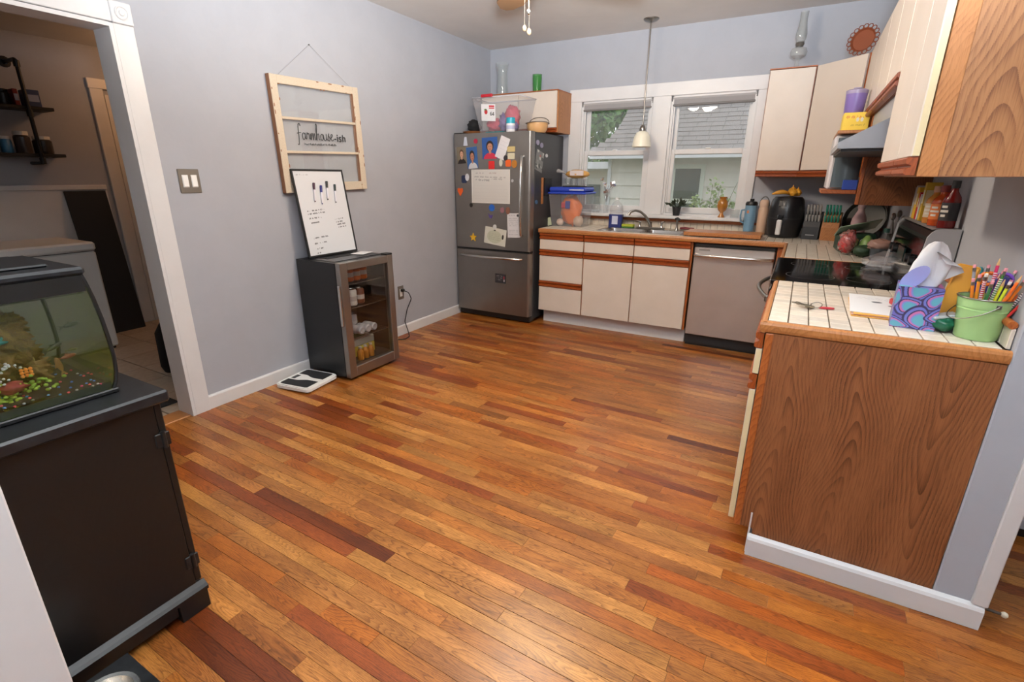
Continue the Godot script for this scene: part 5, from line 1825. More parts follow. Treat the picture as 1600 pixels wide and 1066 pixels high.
	for i in 4:
		var o := thing("dry_erase_marker", "white dry erase marker with %s cap on the whiteboard" % names[i], "marker")
		var lt := Transform3D(Basis(Vector3(1, 0, 0), deg_to_rad(-9.0)), v3(0.018, tops[i].y, tops[i].z))
		o.transform = c.transform * lt
		s2 = sf()
		lathe(s2, [Vector2(0, -0.046), Vector2(0.0075, -0.046), Vector2(0.0085, -0.002), Vector2(0.007, 0.0), Vector2(0, 0.0)], 12)
		fin(s2, "cap", mat("mk%d" % i, caps[i], 0.4), o)
		s2 = sf()
		lathe(s2, [Vector2(0, -0.122), Vector2(0.004, -0.121), Vector2(0.0062, -0.112), Vector2(0.0065, -0.046)], 12)
		fin(s2, "barrel", paint(224, 222, 230, 0.35), o)
		s2 = sf()
		lathe(s2, [Vector2(0, -0.128), Vector2(0.0042, -0.126), Vector2(0.0044, -0.1205), Vector2(0, -0.1205)], 10)
		fin(s2, "end_plug", mat("mk%d" % i, caps[i], 0.4), o)
	# papers under the board
	solo("loose_paper", "white paper lying on top of cooler behind the board", "paper", s0(v3(-0.05, 0, -0.07), v3(0.05, 0.002, 0.07)), paint(214, 214, 216, 0.7), v3(0.235, 0.8335, 2.20), 14)
	# bathroom scale
	c = thing("bathroom_scale", "white bathroom scale with black footpads on floor by cooler", "scale", v3(0.198, 0, 2.772), 8.0)
	s2 = sf()
	prism(s2, rounded(0.285, 0.300, 0.035, 5), 0.020, Basis(Vector3(1, 0, 0), Vector3(0, 0, -1), Vector3(0, 1, 0)), v3(0, 0.012, 0))
	prism(s2, rounded(0.272, 0.287, 0.032, 5), 0.006, Basis(Vector3(1, 0, 0), Vector3(0, 0, -1), Vector3(0, 1, 0)), v3(0, 0.032, 0))
	fin(s2, "platform", M.white_plastic, c)
	for z in [-1, 1]:
		var poly := PackedVector2Array()
		for i in 21:
			var t := float(i) / 20
			poly.append(Vector2(-0.115 + 0.23 * t, 0.022 + (0.028 * smoothstep(0.35, 0.75, 1.0 - t) * 1.0)))
		poly.append(Vector2(0.115, 0.122)); poly.append(Vector2(0.10, 0.130)); poly.append(Vector2(-0.10, 0.130)); poly.append(Vector2(-0.115, 0.122))
		var q := PackedVector2Array()
		for p in poly: q.append(Vector2(p.x, p.y * z))
		s2 = sf()
		prism(s2, q, 0.002, Basis(Vector3(1, 0, 0), Vector3(0, 0, -1), Vector3(0, 1, 0)), v3(0, 0.038, 0))
		fin(s2, "footpad", paint(34, 35, 38, 0.7), c)
	fin(s0(v3(-0.112, 0.038, -0.030), v3(-0.080, 0.0392, 0.030)), "display", paint(36, 38, 40, 0.2), c)
	for q in [[-0.11, -0.12], [0.11, -0.12], [-0.11, 0.12], [0.11, 0.12]]:
		s2 = sf()
		lathe(s2, [Vector2(0, 0), Vector2(0.013, 0), Vector2(0.013, 0.012), Vector2(0, 0.012)], 12, v3(q[0], 0, q[1]))
		fin(s2, "foot", M.black_plastic, c)
	# door stop on the wall end
	c = thing("door_stop", "small spring door stop with white tip near the wall end", "door stop", v3(3.702, 0.035, 2.985))
	s2 = sf()
	tube(s2, [v3(0, 0, 0), v3(0.062, 0, 0.004)], 0.005, 8)
	fin(s2, "spring", paint(70, 60, 52, 0.5), c)
	s2 = sf()
	blob(s2, v3(0.067, 0, 0.004), v3(0.010, 0.010, 0.010), 0.0, 1.0, 12, 8)
	fin(s2, "tip", paint(216, 206, 186, 0.5), c)

# brush script: advance and strokes of each letter, in ems
func script_letters() -> Array:
	return [[0.27, [[Vector2(0.26, 0.80), Vector2(0.20, 0.94), Vector2(0.11, 0.84), Vector2(0.08, 0.45), Vector2(0.06, 0.05), Vector2(0.02, -0.30), Vector2(-0.06, -0.28)], [Vector2(-0.04, 0.36), Vector2(0.26, 0.42)]]],
		[0.38, [[Vector2(0.3, 0.3), Vector2(0.2, 0.4), Vector2(0.08, 0.3), Vector2(0.08, 0.08), Vector2(0.18, 0.0), Vector2(0.28, 0.14), Vector2(0.31, 0.4), Vector2(0.31, 0.1), Vector2(0.38, 0.03)]]],
		[0.30, [[Vector2(0.0, 0.03), Vector2(0.08, 0.42), Vector2(0.13, 0.33), Vector2(0.22, 0.38), Vector2(0.23, 0.1), Vector2(0.30, 0.03)]]],
		[0.46, [[Vector2(0.0, 0.03), Vector2(0.05, 0.38), Vector2(0.06, 0.0), Vector2(0.12, 0.32), Vector2(0.2, 0.38), Vector2(0.22, 0.0), Vector2(0.28, 0.32), Vector2(0.36, 0.38), Vector2(0.38, 0.06), Vector2(0.46, 0.03)]]],
		[0.32, [[Vector2(0.0, 0.03), Vector2(0.14, 0.8), Vector2(0.1, 0.98), Vector2(0.05, 0.8), Vector2(0.05, 0.0), Vector2(0.1, 0.28), Vector2(0.2, 0.4), Vector2(0.24, 0.3), Vector2(0.24, 0.06), Vector2(0.32, 0.03)]]],
		[0.29, [[Vector2(0.22, 0.38), Vector2(0.08, 0.3), Vector2(0.06, 0.08), Vector2(0.16, 0.0), Vector2(0.26, 0.12), Vector2(0.24, 0.34), Vector2(0.16, 0.38), Vector2(0.29, 0.34)]]],
		[0.34, [[Vector2(0.0, 0.36), Vector2(0.04, 0.08), Vector2(0.14, 0.0), Vector2(0.24, 0.12), Vector2(0.26, 0.4), Vector2(0.26, 0.08), Vector2(0.34, 0.03)]]],
		[0.23, [[Vector2(0.0, 0.04), Vector2(0.14, 0.44), Vector2(0.12, 0.3), Vector2(0.2, 0.12), Vector2(0.12, -0.02), Vector2(0.02, 0.05)]]],
		[0.30, [[Vector2(0.0, 0.12), Vector2(0.18, 0.26), Vector2(0.2, 0.38), Vector2(0.1, 0.38), Vector2(0.06, 0.16), Vector2(0.14, 0.0), Vector2(0.32, 0.1)]]]]

func smooth_line(p: Array) -> Array:
	var o := []
	for i in p.size() - 1:
		var a: Vector2 = p[maxi(i - 1, 0)]
		var d: Vector2 = p[mini(i + 2, p.size() - 1)]
		for k in 5:
			o.append((p[i] as Vector2).cubic_interpolate(p[i + 1], a, d, k / 5.0))
	o.append(p[p.size() - 1])
	return o

# ------------------------------------------------------------------ on and above the fridge
func stuck(called: String, label: String, cat: String, x: float, y: float, w: float, h: float, m: Material, turn := 0.0, z := 0.7215, d := 0.0008) -> MeshInstance3D:
	var o := solo(called, label, cat, sheet(w, h, d), m, v3(x, y, z))
	o.rotation_degrees.z = turn
	return o

func portrait(bg: Color, top: Color, hair: Color, skin: Color) -> Image:
	var im := blank(64, 80, bg)
	for i in 500:
		im.set_pixel(rng.randi() % 64, rng.randi() % 80, bg.lightened(rng.randf() * 0.2))
	disc(im, 32, 32, 15, 20, hair)
	disc(im, 32, 82, 28, 26, top)
	disc(im, 32, 36, 11, 15, skin)
	disc(im, 32, 54, 5, 7, skin)
	disc(im, 28, 33, 1.6, 1.2, rgb(40, 28, 24))
	disc(im, 36, 33, 1.6, 1.2, rgb(40, 28, 24))
	disc(im, 32, 43, 3.4, 1.3, rgb(150, 70, 66))
	return im

func build_fridge_things():
	var f := 0.7215
	stuck("photo_print", "portrait photo with blue background and red top on fridge door", "photo", 0.430, 1.616, 0.165, 0.185, printed("ph_a", portrait(rgb(44, 84, 150), rgb(196, 50, 74), rgb(46, 32, 28), rgb(186, 130, 104)), 0.35), 2.0)
	stuck("photo_print", "photo of two people in dark clothes at fridge edge", "photo", 0.116, 1.560, 0.105, 0.150, printed("ph_b", portrait(rgb(120, 110, 92), rgb(38, 30, 30), rgb(92, 66, 48), rgb(204, 156, 128)), 0.35), 3.0)
	stuck("photo_print", "portrait photo with blue background and white top on fridge", "photo", 0.236, 1.535, 0.120, 0.190, printed("ph_c", portrait(rgb(52, 92, 148), rgb(196, 196, 200), rgb(40, 30, 28), rgb(176, 122, 98)), 0.35), 5.0, 0.7222)
	var im := blank(96, 180, rgb(214, 210, 212))
	for y in [40, 70, 100]: scrawl(im, 10, y, 70, 5, rgb(186, 184, 190))
	stuck("paper_note", "blank white paper slip tilted beside the portrait photo", "paper", 0.565, 1.615, 0.098, 0.190, printed("slip", im), -22.0, 0.7224)
	# the calendar board
	im = blank(320, 232, rgb(206, 203, 198))
	scrawl(im, 30, 20, 70, 10, rgb(110, 108, 112))
	scrawl(im, 150, 20, 60, 10, rgb(130, 80, 80))
	for y in [[20, 46, 270], [30, 66, 120], [170, 62, 90], [60, 72, 90]]: scrawl(im, y[0], y[1], y[2], 11, rgb(84, 84, 92), 0.02)
	for y in [110, 135, 160, 185, 205]: scrawl(im, 16, y, 290, 2, rgb(190, 188, 186))
	var nb := thing("magnetic_memo_board", "white magnetic memo board with handwriting on the fridge door", "memo board", v3(0.435, 1.281, f))
	fin(sheet(0.402, 0.288, 0.003), "writing_surface", printed("memo", im, 0.35), nb)
	var s := sf()
	for q in [[v3(-0.209, -0.151, 0), v3(0.209, -0.144, 0.006)], [v3(-0.209, 0.144, 0), v3(0.209, 0.151, 0.006)], [v3(-0.209, -0.144, 0), v3(-0.201, 0.144, 0.006)], [v3(0.201, -0.144, 0), v3(0.209, 0.144, 0.006)]]:
		bx(s, q[0], q[1], 0.001)
	fin(s, "frame", paint(216, 213, 208, 0.5), nb)
	im = blank(96, 160, rgb(206, 204, 206))
	scrawl(im, 12, 14, 60, 6, rgb(90, 90, 96))
	for y in [34, 46, 58, 70, 82, 112, 122, 140]: scrawl(im, 10, y, 72, 5, rgb(120, 120, 128))
	stuck("receipt_sheet", "narrow printed list hanging beside the fridge handle", "paper", 0.683, 0.938, 0.132, 0.222, printed("list", im), 2.0)
	im = blank(160, 110, rgb(204, 202, 190))
	disc(im, 74, 58, 56, 42, rgb(186, 188, 166))
	for y in [40, 52, 64, 76]: scrawl(im, 34, y, 80, 7, rgb(150, 146, 124))
	disc(im, 136, 50, 7, 16, rgb(50, 50, 48))
	disc(im, 72, 16, 8, 4, rgb(60, 58, 54))
	stuck("invitation_card", "tilted cream invitation card low on the upper fridge door", "card", 0.482, 0.826, 0.238, 0.158, printed("invite", im), -7.0)
	# magnets: flat shapes a few millimetres thick
	var mags := [["red round magnet above the blue portrait photos", rgb(170, 30, 64), ellipse(0.021, 0.021, 18), 0.278, 1.679], ["red square magnet above the memo board", rgb(214, 44, 44), rounded(0.062, 0.070, 0.006), 0.448, 1.470], ["orange pumpkin magnet near the fridge handle", rgb(226, 98, 36), rounded(0.055, 0.060, 0.012), 0.625, 1.485], ["golden brown bear magnet next to the pumpkin", rgb(176, 116, 40), ellipse(0.028, 0.034, 14), 0.688, 1.478], ["pale tag magnet under the white slip", rgb(196, 176, 122), rounded(0.080, 0.045, 0.004), 0.655, 1.603], ["small white and yellow magnet below the tag", rgb(206, 198, 170), rounded(0.070, 0.052, 0.004), 0.655, 1.545], ["dark flower magnet beside the pumpkin", rgb(52, 46, 50), ellipse(0.022, 0.024, 9), 0.598, 1.530], ["white bunny magnet under the tilted slip", rgb(206, 202, 186), ellipse(0.018, 0.032, 12), 0.548, 1.490], ["navy and white badge magnet left of memo board", rgb(36, 46, 78), rounded(0.060, 0.070, 0.016), 0.140, 1.345], ["white and red cat magnet over the navy badge", rgb(206, 206, 212), ellipse(0.022, 0.034, 10), 0.176, 1.362], ["orange heart magnet at the fridge edge", rgb(226, 92, 28), PackedVector2Array([Vector2(0, -0.042), Vector2(0.030, 0.004), Vector2(0.030, 0.026), Vector2(0.016, 0.036), Vector2(0, 0.024), Vector2(-0.016, 0.036), Vector2(-0.030, 0.026), Vector2(-0.030, 0.004)]), 0.092, 1.230], ["small black round magnet under memo board corner", rgb(46, 42, 40), ellipse(0.017, 0.020, 14), 0.214, 1.108], ["round blue magnet under the memo board", rgb(34, 96, 186), ellipse(0.031, 0.032, 16), 0.447, 1.090], ["purple whale shaped magnet below the blue one", rgb(92, 72, 142), PackedVector2Array([Vector2(-0.026, 0.020), Vector2(0.0, 0.0), Vector2(0.028, 0.008), Vector2(0.012, -0.028), Vector2(-0.010, -0.024)]), 0.432, 1.020], ["pink and grey magnet under memo board corner", rgb(150, 104, 112), ellipse(0.022, 0.026, 12), 0.562, 1.072], ["brown red magnet above the printed list", rgb(126, 84, 66), ellipse(0.024, 0.034, 8), 0.622, 1.070], ["white clip magnet over the dark photo", rgb(196, 200, 212), PackedVector2Array([Vector2(-0.024, -0.040), Vector2(0.024, -0.040), Vector2(0.014, 0.012), Vector2(0.012, 0.036), Vector2(-0.010, 0.036), Vector2(-0.014, 0.012)]), 0.166, 1.682], ["white round magnet holding the invitation card", rgb(200, 200, 196), ellipse(0.019, 0.022, 14), 0.480, 0.916], ["small silver magnet right of the memo board", rgb(190, 190, 194), ellipse(0.012, 0.014, 12), 0.668, 1.335], ["black magnet on the corner of the printed list", rgb(60, 58, 58), rounded(0.020, 0.022, 0.006), 0.728, 1.030]]
	for i in mags.size():
		var g: Array = mags[i]
		s = sf()
		prism(s, g[2], 0.004, Basis(), Vector3.ZERO)
		solo("fridge_magnet", g[0], "magnet", s, mat("mag%d" % i, g[1], 0.45), v3(g[3], g[4], f + (0.0012 if i in [9, 16, 17, 19] else 0.0)))
	s = sf()
	var sp := PackedVector2Array()
	for i in 10:
		var r := 0.043 if i % 2 == 0 else 0.019
		sp.append(Vector2(sin(TAU * i / 10.0) * r, cos(TAU * i / 10.0) * r))
	prism(s, sp, 0.006, Basis())
	solo("fridge_magnet", "yellow star magnet low on the upper fridge door", "magnet", s, paint(226, 178, 36, 0.45), v3(0.232, 0.803, f))
	im = blank(80, 56, rgb(40, 38, 42))
	for y in [12, 24, 36]: scrawl(im, 8, y, 46, 9, rgb(120, 116, 116), 0, 2)
	disc(im, 66, 20, 6, 10, rgb(150, 50, 60))
	disc(im, 68, 38, 5, 8, rgb(196, 190, 190))
	stuck("sign_magnet", "small dark sign magnet with letters on the freezer drawer", "magnet", 0.540, 0.424, 0.118, 0.088, printed("signm", im, 0.5), -1.0, f, 0.003)
	# right hand side of the fridge
	var sx := 0.8545
	var side := [["lilac round magnet high on the dark fridge side", rgb(150, 144, 168), 0.022, 1.660, 0.600], ["second lilac round magnet on the dark fridge side", rgb(140, 134, 158), 0.022, 1.640, 0.520], ["white oval magnet on the dark fridge side", rgb(206, 206, 206), 0.016, 1.556, 0.412], ["small blue magnet low on the dark fridge side", rgb(70, 110, 150), 0.018, 1.148, 0.605]]
	for i in side.size():
		var g: Array = side[i]
		s = sf()
		prism(s, ellipse(g[2] * 1.4, g[2], 16), 0.005, FACE_X)
		solo("fridge_magnet", g[0], "magnet", s, mat("smag%d" % i, g[1], 0.4), v3(sx, g[3], g[4]))
	im = blank(64, 96, rgb(120, 122, 120))
	for i in 14: disc(im, rng.randf() * 64, rng.randf() * 96, rng.randf_range(4, 12), rng.randf_range(4, 12), [rgb(186, 188, 184), rgb(70, 72, 70), rgb(150, 150, 146)][i % 3])
	disc(im, 34, 22, 6, 6, rgb(170, 90, 84))
	var fo := solo("photo_collage", "grey photo collage sheet on the dark fridge side", "photo", sheet(0.150, 0.175, 0.0008), printed("collage", im, 0.4))
	fo.transform = Transform3D(FACE_X * Basis(Vector3(0, 0, 1), deg_to_rad(-14.0)), v3(sx, 1.505, 0.555))
	solo("wooden_stick", "pale wooden ruler hanging on the dark fridge side", "ruler", s0(v3(0, 0, -0.020), v3(0.006, 0.235, 0.020), 0.001), M.oak_light, v3(sx, 1.128, 0.488))
	s = s0(v3(0, 0, 0), v3(0.012, 0.16, 0.16), 0.004)
	solo("magnetic_pocket", "black magnetic pocket low on the dark fridge side", "pocket", s, M.black_plastic, v3(sx, 1.20, 0.30))
	# plastic bin above the fridge
	var T := 1.7485
	var c := thing("storage_bin", "clear plastic storage bin of red and purple things on fridge", "bin", v3(0.455, T, 0.500))
	s = sf()
	var b0 := v3(0.190, 0, 0.115)
	var b1 := v3(0.245, 0.30, 0.160)
	var lo := []
	var hi := []
	for q in [Vector2(-1, -1), Vector2(1, -1), Vector2(1, 1), Vector2(-1, 1)]:
		lo.append(v3(b0.x * q.x, 0.002, b0.z * q.y))
		hi.append(v3(b1.x * q.x, b1.y, b1.z * q.y))
	for i in 4:
		var j := (i + 1) % 4
		quad(s, lo[j], lo[i], hi[i], hi[j])
	quad(s, lo[0], lo[1], lo[2], lo[3])
	fin(s, "tub", M.clear_plastic, c)
	s = sf()
	tube(s, [hi[0], hi[1], hi[2], hi[3], hi[0]], 0.006, 6)
	fin(s, "rim", pane_mat("bin_rim", Color(0.85, 0.84, 0.86), 0.7), c)
	fin(s0(v3(-0.150, 0.300, 0.148), v3(-0.030, 0.326, 0.172), 0.005), "latch", paint(184, 30, 44, 0.4), c)
	im = blank(80, 80, rgb(226, 224, 224))
	im.fill_rect(Rect2i(44, 6, 30, 7), rgb(200, 40, 52))
	im.fill_rect(Rect2i(44, 16, 30, 5), rgb(200, 40, 52))
	disc(im, 26, 36, 9, 12, rgb(190, 50, 56))
	disc(im, 24, 26, 7, 4, rgb(80, 120, 60))
	var lb := fin(sheet(0.150, 0.140, 0.001), "label", printed("binlabel", im, 0.5), c)
	var tlt := Basis(Vector3(1, 0, 0), deg_to_rad(8.5))
	lb.transform = Transform3D(tlt * Basis(Vector3(0, 0, 1), deg_to_rad(-4)), v3(-0.085, 0.175, 0.1445))
	letters(lb, "lettering", "64", 0.042, M.black_plastic, Transform3D(Basis(), v3(0.040, -0.010, 0.0014)), 0.0006)
	s = sf(true)
	blob(s, v3(-0.08, 0.078, 0.02), v3(0.085, 0.055, 0.07), 0.3, 8.0, 18, 12)
	blob(s, v3(0.10, 0.135, 0.02), v3(0.07, 0.095, 0.06), 0.3, 8.0, 18, 12)
	fin(s, "red_contents", paint(196, 62, 84, 0.6), c)
	s = sf(true)
	blob(s, v3(0.02, 0.100, 0.03), v3(0.05, 0.07, 0.06), 0.3, 8.0, 16, 12)
	blob(s, v3(0.13, 0.06, 0.05), v3(0.045, 0.04, 0.05), 0.3, 8.0, 16, 12)
	fin(s, "purple_contents", paint(110, 84, 140, 0.6), c)
	# wooden bowl and black hat left of the bin
	s = sf()
	lathe(s, [Vector2(0, 0), Vector2(0.07, 0), Vector2(0.10, 0.022), Vector2(0.105, 0.028), Vector2(0.098, 0.028), Vector2(0.07, 0.008), Vector2(0, 0.008)], 28)
	solo("wooden_bowl", "shallow wooden bowl on the fridge top at the wall", "bowl", s, paint(158, 100, 58, 0.5), v3(0.130, T, 0.530))
	s = sf(true)
	blob(s, v3(0, 0.068, 0), v3(0.06, 0.055, 0.07), 0.2, 6.0, 18, 12)
	solo("black_hat", "crumpled black cap in the wooden bowl on fridge", "hat", s, paint(26, 26, 28, 0.85), v3(0.140, T + 0.0085, 0.530))
	c = thing("wipes_jar", "white jar with teal lid on the fridge top edge", "jar", v3(0.630, T, 0.690))
	s = sf()
	lathe(s, [Vector2(0, 0), Vector2(0.038, 0), Vector2(0.040, 0.004), Vector2(0.040, 0.068), Vector2(0, 0.068)], 22)
	fin(s, "body", paint(222, 222, 226, 0.4), c)
	s = sf()
	lathe(s, [Vector2(0, 0.068), Vector2(0.040, 0.068), Vector2(0.040, 0.112), Vector2(0.036, 0.117), Vector2(0, 0.117)], 22)
	fin(s, "lid", paint(40, 160, 184, 0.4), c)
	s = sf()
	lathe(s, [Vector2(0.0404, 0.02), Vector2(0.0404, 0.05)], 22)
	fin(s, "label_band", paint(176, 180, 206, 0.5), c)
	solo("teal_folder", "flat teal folder lying on the fridge top edge", "folder", s0(v3(-0.09, 0, -0.05), v3(0.09, 0.006, 0.02), 0.002), paint(36, 130, 136, 0.5), v3(0.475, T, 0.700))
	c = thing("handled_basket", "tan round basket with wire handle on the fridge top", "basket", v3(0.800, T, 0.500))
	s = sf()
	lathe(s, [Vector2(0, 0), Vector2(0.070, 0), Vector2(0.088, 0.025), Vector2(0.094, 0.055), Vector2(0.092, 0.082), Vector2(0.088, 0.082), Vector2(0.088, 0.055), Vector2(0.082, 0.028), Vector2(0, 0.006)], 28)
	fin(s, "tub", paint(206, 160, 108, 0.55), c)
	s = sf()
	var hp := []
	for i in 33:
		hp.append(v3(cos(TAU * i / 32.0) * 0.106, 0.082 + 0.004 * sin(TAU * i / 16.0), sin(TAU * i / 32.0) * 0.106))
	tube(s, hp, 0.003, 6, false)
	hp = []
	for i in 17:
		var t := PI * i / 16.0
		hp.append(v3(cos(t) * 0.100, 0.085 + sin(t) * 0.045, -0.03))
	tube(s, hp, 0.003, 6)
	fin(s, "wire_handle", paint(70, 58, 46, 0.5), c)
	# glass on the cabinet over the fridge
	c = thing("glass_vase", "tall clear cut glass vase on the cabinet above fridge", "vase", v3(0.262, 2.1225, 0.20))
	s = sf()
	lathe(s, [Vector2(0, 0), Vector2(0.060, 0), Vector2(0.062, 0.01), Vector2(0.056, 0.08), Vector2(0.050, 0.20), Vector2(0.054, 0.225), Vector2(0.068, 0.285), Vector2(0.065, 0.285), Vector2(0.050, 0.225), Vector2(0.046, 0.20), Vector2(0.052, 0.08), Vector2(0.055, 0.012), Vector2(0, 0.012)], 10)
	fin(s, "glass", M.thin_glass, c)
	s = sf()
	lathe(s, [Vector2(0, 0), Vector2(0.036, 0), Vector2(0.040, 0.004), Vector2(0.045, 0.13), Vector2(0.044, 0.152), Vector2(0.047, 0.156), Vector2(0.042, 0.152), Vector2(0.041, 0.13), Vector2(0.036, 0.01), Vector2(0, 0.008)], 20)
	solo("green_tumbler", "green glass tumbler on the cabinet above the fridge", "glass", s, M.green_glass, v3(0.638, 2.1225, 0.20))
	# oil lamp and plate over the right hand cabinets
	c = thing("oil_lamp", "clear glass oil lamp with tall chimney on window cabinet", "oil lamp", v3(2.792, 2.1355, 0.17))
	s = sf()
	lathe(s, [Vector2(0, 0), Vector2(0.050, 0), Vector2(0.046, 0.012), Vector2(0.018, 0.030), Vector2(0.013, 0.060), Vector2(0.022, 0.078)], 24)
	fin(s, "foot", M.thin_glass, c)
	s = sf()
	lathe(s, [Vector2(0.022, 0.078), Vector2(0.050, 0.095), Vector2(0.058, 0.120), Vector2(0.050, 0.145), Vector2(0.022, 0.158)], 24)
	fin(s, "font", pane_mat("lamp_glass", Color(0.72, 0.74, 0.74), 0.40), c)
	s = sf()
	lathe(s, [Vector2(0.022, 0.158), Vector2(0.026, 0.166), Vector2(0.030, 0.176), Vector2(0.026, 0.188), Vector2(0, 0.188)], 20)
	fin(s, "burner", paint(92, 88, 82, 0.4), c)
	s = sf()
	lathe(s, [Vector2(0.026, 0.186), Vector2(0.036, 0.215), Vector2(0.038, 0.24), Vector2(0.030, 0.285), Vector2(0.025, 0.33), Vector2(0.026, 0.385), Vector2(0.024, 0.385), Vector2(0.023, 0.33), Vector2(0.028, 0.285), Vector2(0.036, 0.24), Vector2(0.034, 0.215)], 24)
	fin(s, "chimney", M.lamp_glass, c)
	c = thing("wicker_plate", "brown woven plate with looped rim standing on corner cabinet", "plate", v3(3.182, 2.137, 0.535))
	c.rotation_degrees = Vector3(-8, -25, 10)
	s = sf()
	lathe(s, [Vector2(0, 0.0), Vector2(0.062, 0.0), Vector2(0.072, 0.014), Vector2(0.070, 0.016), Vector2(0.060, 0.004), Vector2(0, 0.004)], 28, v3(0, 0.090, 0), Basis(Vector3(1, 0, 0), Vector3(0, 0, 1), Vector3(0, -1, 0)))
	fin(s, "dish", mottled("wicker", rgb(110, 52, 26), rgb(146, 74, 38), 0.2, 20.0, 0.6), c)
	s = sf()
	for i in 18:
		var a := TAU * i / 18.0
		var o := v3(cos(a) * 0.080, 0.090 + sin(a) * 0.080, 0.014)
		var ring := []
		for k in 11:
			ring.append(o + v3(cos(TAU * k / 10.0) * 0.013, sin(TAU * k / 10.0) * 0.013, 0))
		tube(s, ring, 0.0028, 5, false)
	fin(s, "looped_rim", M.wicker, c)

# ------------------------------------------------------------------ along the window counter
func build_sink_things():
	var K := 0.9165
	var c := thing("gooseneck_faucet", "dark nickel gooseneck faucet with two lever handles", "faucet", v3(1.81, 0.9186, 0.160))
	var s := sf()
	box(s, v3(0, 0.008, 0), v3(0.26, 0.016, 0.05), 0.006)
	fin(s, "base_plate", M.nickel, c)
	s = sf()
	tube(s, [v3(0, 0.01, 0), v3(-0.005, 0.05, 0.005), v3(-0.05, 0.12, 0.03), v3(-0.09, 0.155, 0.055), v3(-0.13, 0.165, 0.08), v3(-0.165, 0.155, 0.10), v3(-0.180, 0.125, 0.11)], [0.016, 0.014, 0.012, 0.011, 0.011, 0.0115, 0.014], 12)
	fin(s, "spout", M.nickel, c)
	for x in [-0.10, 0.0, 0.10]:
		s = sf()
		lathe(s, [Vector2(0.018, 0.012), Vector2(0.012, 0.02), Vector2(0.009, 0.045), Vector2(0.012, 0.055), Vector2(0.012, 0.066), Vector2(0, 0.070)], 14, v3(x, 0, 0.0 if x != 0.0 else -0.012))
		if x != 0.0:
			tube(s, [v3(x, 0.062, 0), v3(x + x * 0.3, 0.072, 0.02)], [0.006, 0.004], 8)
		fin(s, "handle", M.chrome, c)
	c = thing("side_sprayer", "dark side sprayer standing at the sink's right corner", "sprayer", v3(2.045, 0.9186, 0.160))
	s = sf()
	lathe(s, [Vector2(0.018, 0), Vector2(0.014, 0.012), Vector2(0.009, 0.03), Vector2(0.010, 0.085), Vector2(0.013, 0.095), Vector2(0, 0.10)], 14)
	fin(s, "stem", M.nickel, c)
	s = sf()
	tube(s, [v3(-0.022, 0.098, 0.0), v3(0.0, 0.103, 0.0), v3(0.024, 0.090, 0.0)], [0.008, 0.013, 0.009], 10)
	fin(s, "spray_head", M.black_plastic, c)
	c = thing("dish_sponge", "yellow and green sponge on the sink's back rim", "sponge", v3(1.60, 0.9186, 0.158), 0)
	fin(s0(v3(-0.055, 0, -0.03), v3(0.055, 0.012, 0.03), 0.003), "scourer", paint(64, 112, 48, 0.9), c)
	fin(s0(v3(-0.055, 0.0122, -0.03), v3(0.055, 0.034, 0.03), 0.004), "foam", paint(176, 182, 62, 0.9), c)
	# refill bottle with a blue lower half
	c = thing("soap_refill", "clear jug half full of dark blue soap by the sink", "bottle", v3(1.478, 0.9186, 0.155))
	s = sf()
	prism(s, rounded(0.130, 0.075, 0.02), 0.118, Basis(Vector3(1, 0, 0), Vector3(0, 0, -1), Vector3(0, 1, 0)))
	fin(s, "soap", paint(44, 54, 112, 0.25), c)
	s = sf()
	lathe(s, [Vector2(0.068, 0.1182), Vector2(0.068, 0.165), Vector2(0.060, 0.20), Vector2(0.030, 0.235), Vector2(0.018, 0.245), Vector2(0.018, 0.262)], 24, Vector3.ZERO, Basis(), Vector2(0.95, 0.55))
	fin(s, "clear_top", M.clear_plastic, c)
	s = sf()
	lathe(s, [Vector2(0, 0.27), Vector2(0.021, 0.268), Vector2(0.021, 0.25)], 16)
	fin(s, "cap", M.white_plastic, c)
	fin(s0(v3(-0.028, 0.03, 0.0378), v3(0.028, 0.105, 0.0386)), "label", paint(196, 200, 220, 0.5), c)
	# big clear container with blue lid
	c = thing("snack_container", "clear tub with blue lid and orange snack bag inside", "container", v3(1.048, K, 0.235))
	s = sf()
	var lo := []
	var hi := []
	for q in [Vector2(-1, -1), Vector2(1, -1), Vector2(1, 1), Vector2(-1, 1)]:
		lo.append(v3(0.155 * q.x, 0.002, 0.105 * q.y))
		hi.append(v3(0.180 * q.x, 0.300, 0.128 * q.y))
	for i in 4:
		quad(s, lo[(i + 1) % 4], lo[i], hi[i], hi[(i + 1) % 4])
	quad(s, lo[0], lo[1], lo[2], lo[3])
	fin(s, "tub", M.clear_plastic, c)
	s = s0(v3(-0.196, 0.300, -0.144), v3(0.196, 0.318, 0.144), 0.006)
	bx(s, v3(-0.182, 0.318, -0.130), v3(0.182, 0.362, 0.130), 0.014)
	fin(s, "lid", paint(48, 74, 186, 0.4), c)
	fin(s0(v3(0.03, 0.334, 0.1305), v3(0.175, 0.343, 0.134), 0.001), "lid_stripe", paint(206, 214, 232, 0.4), c)
	s = sf(true)
	blob(s, v3(0.01, 0.150, 0.01), v3(0.105, 0.135, 0.055), 0.16, 6.0, 24, 16)
	fin(s, "orange_bag", paint(232, 118, 40, 0.45), c)
	fin(s0(v3(-0.070, 0.172, 0.074), v3(-0.030, 0.222, 0.078)), "bag_print", paint(190, 44, 60, 0.5), c)
	fin(s0(v3(-0.028, 0.165, 0.076), v3(0.020, 0.236, 0.080)), "bag_print", paint(40, 58, 150, 0.5), c)
	s = sf(true)
	blob(s, v3(-0.085, 0.036, 0.06), v3(0.036, 0.034, 0.034), 0.05, 4.0, 16, 10)
	fin(s, "egg_shape", paint(222, 198, 182, 0.5), c)
	s = sf(true)
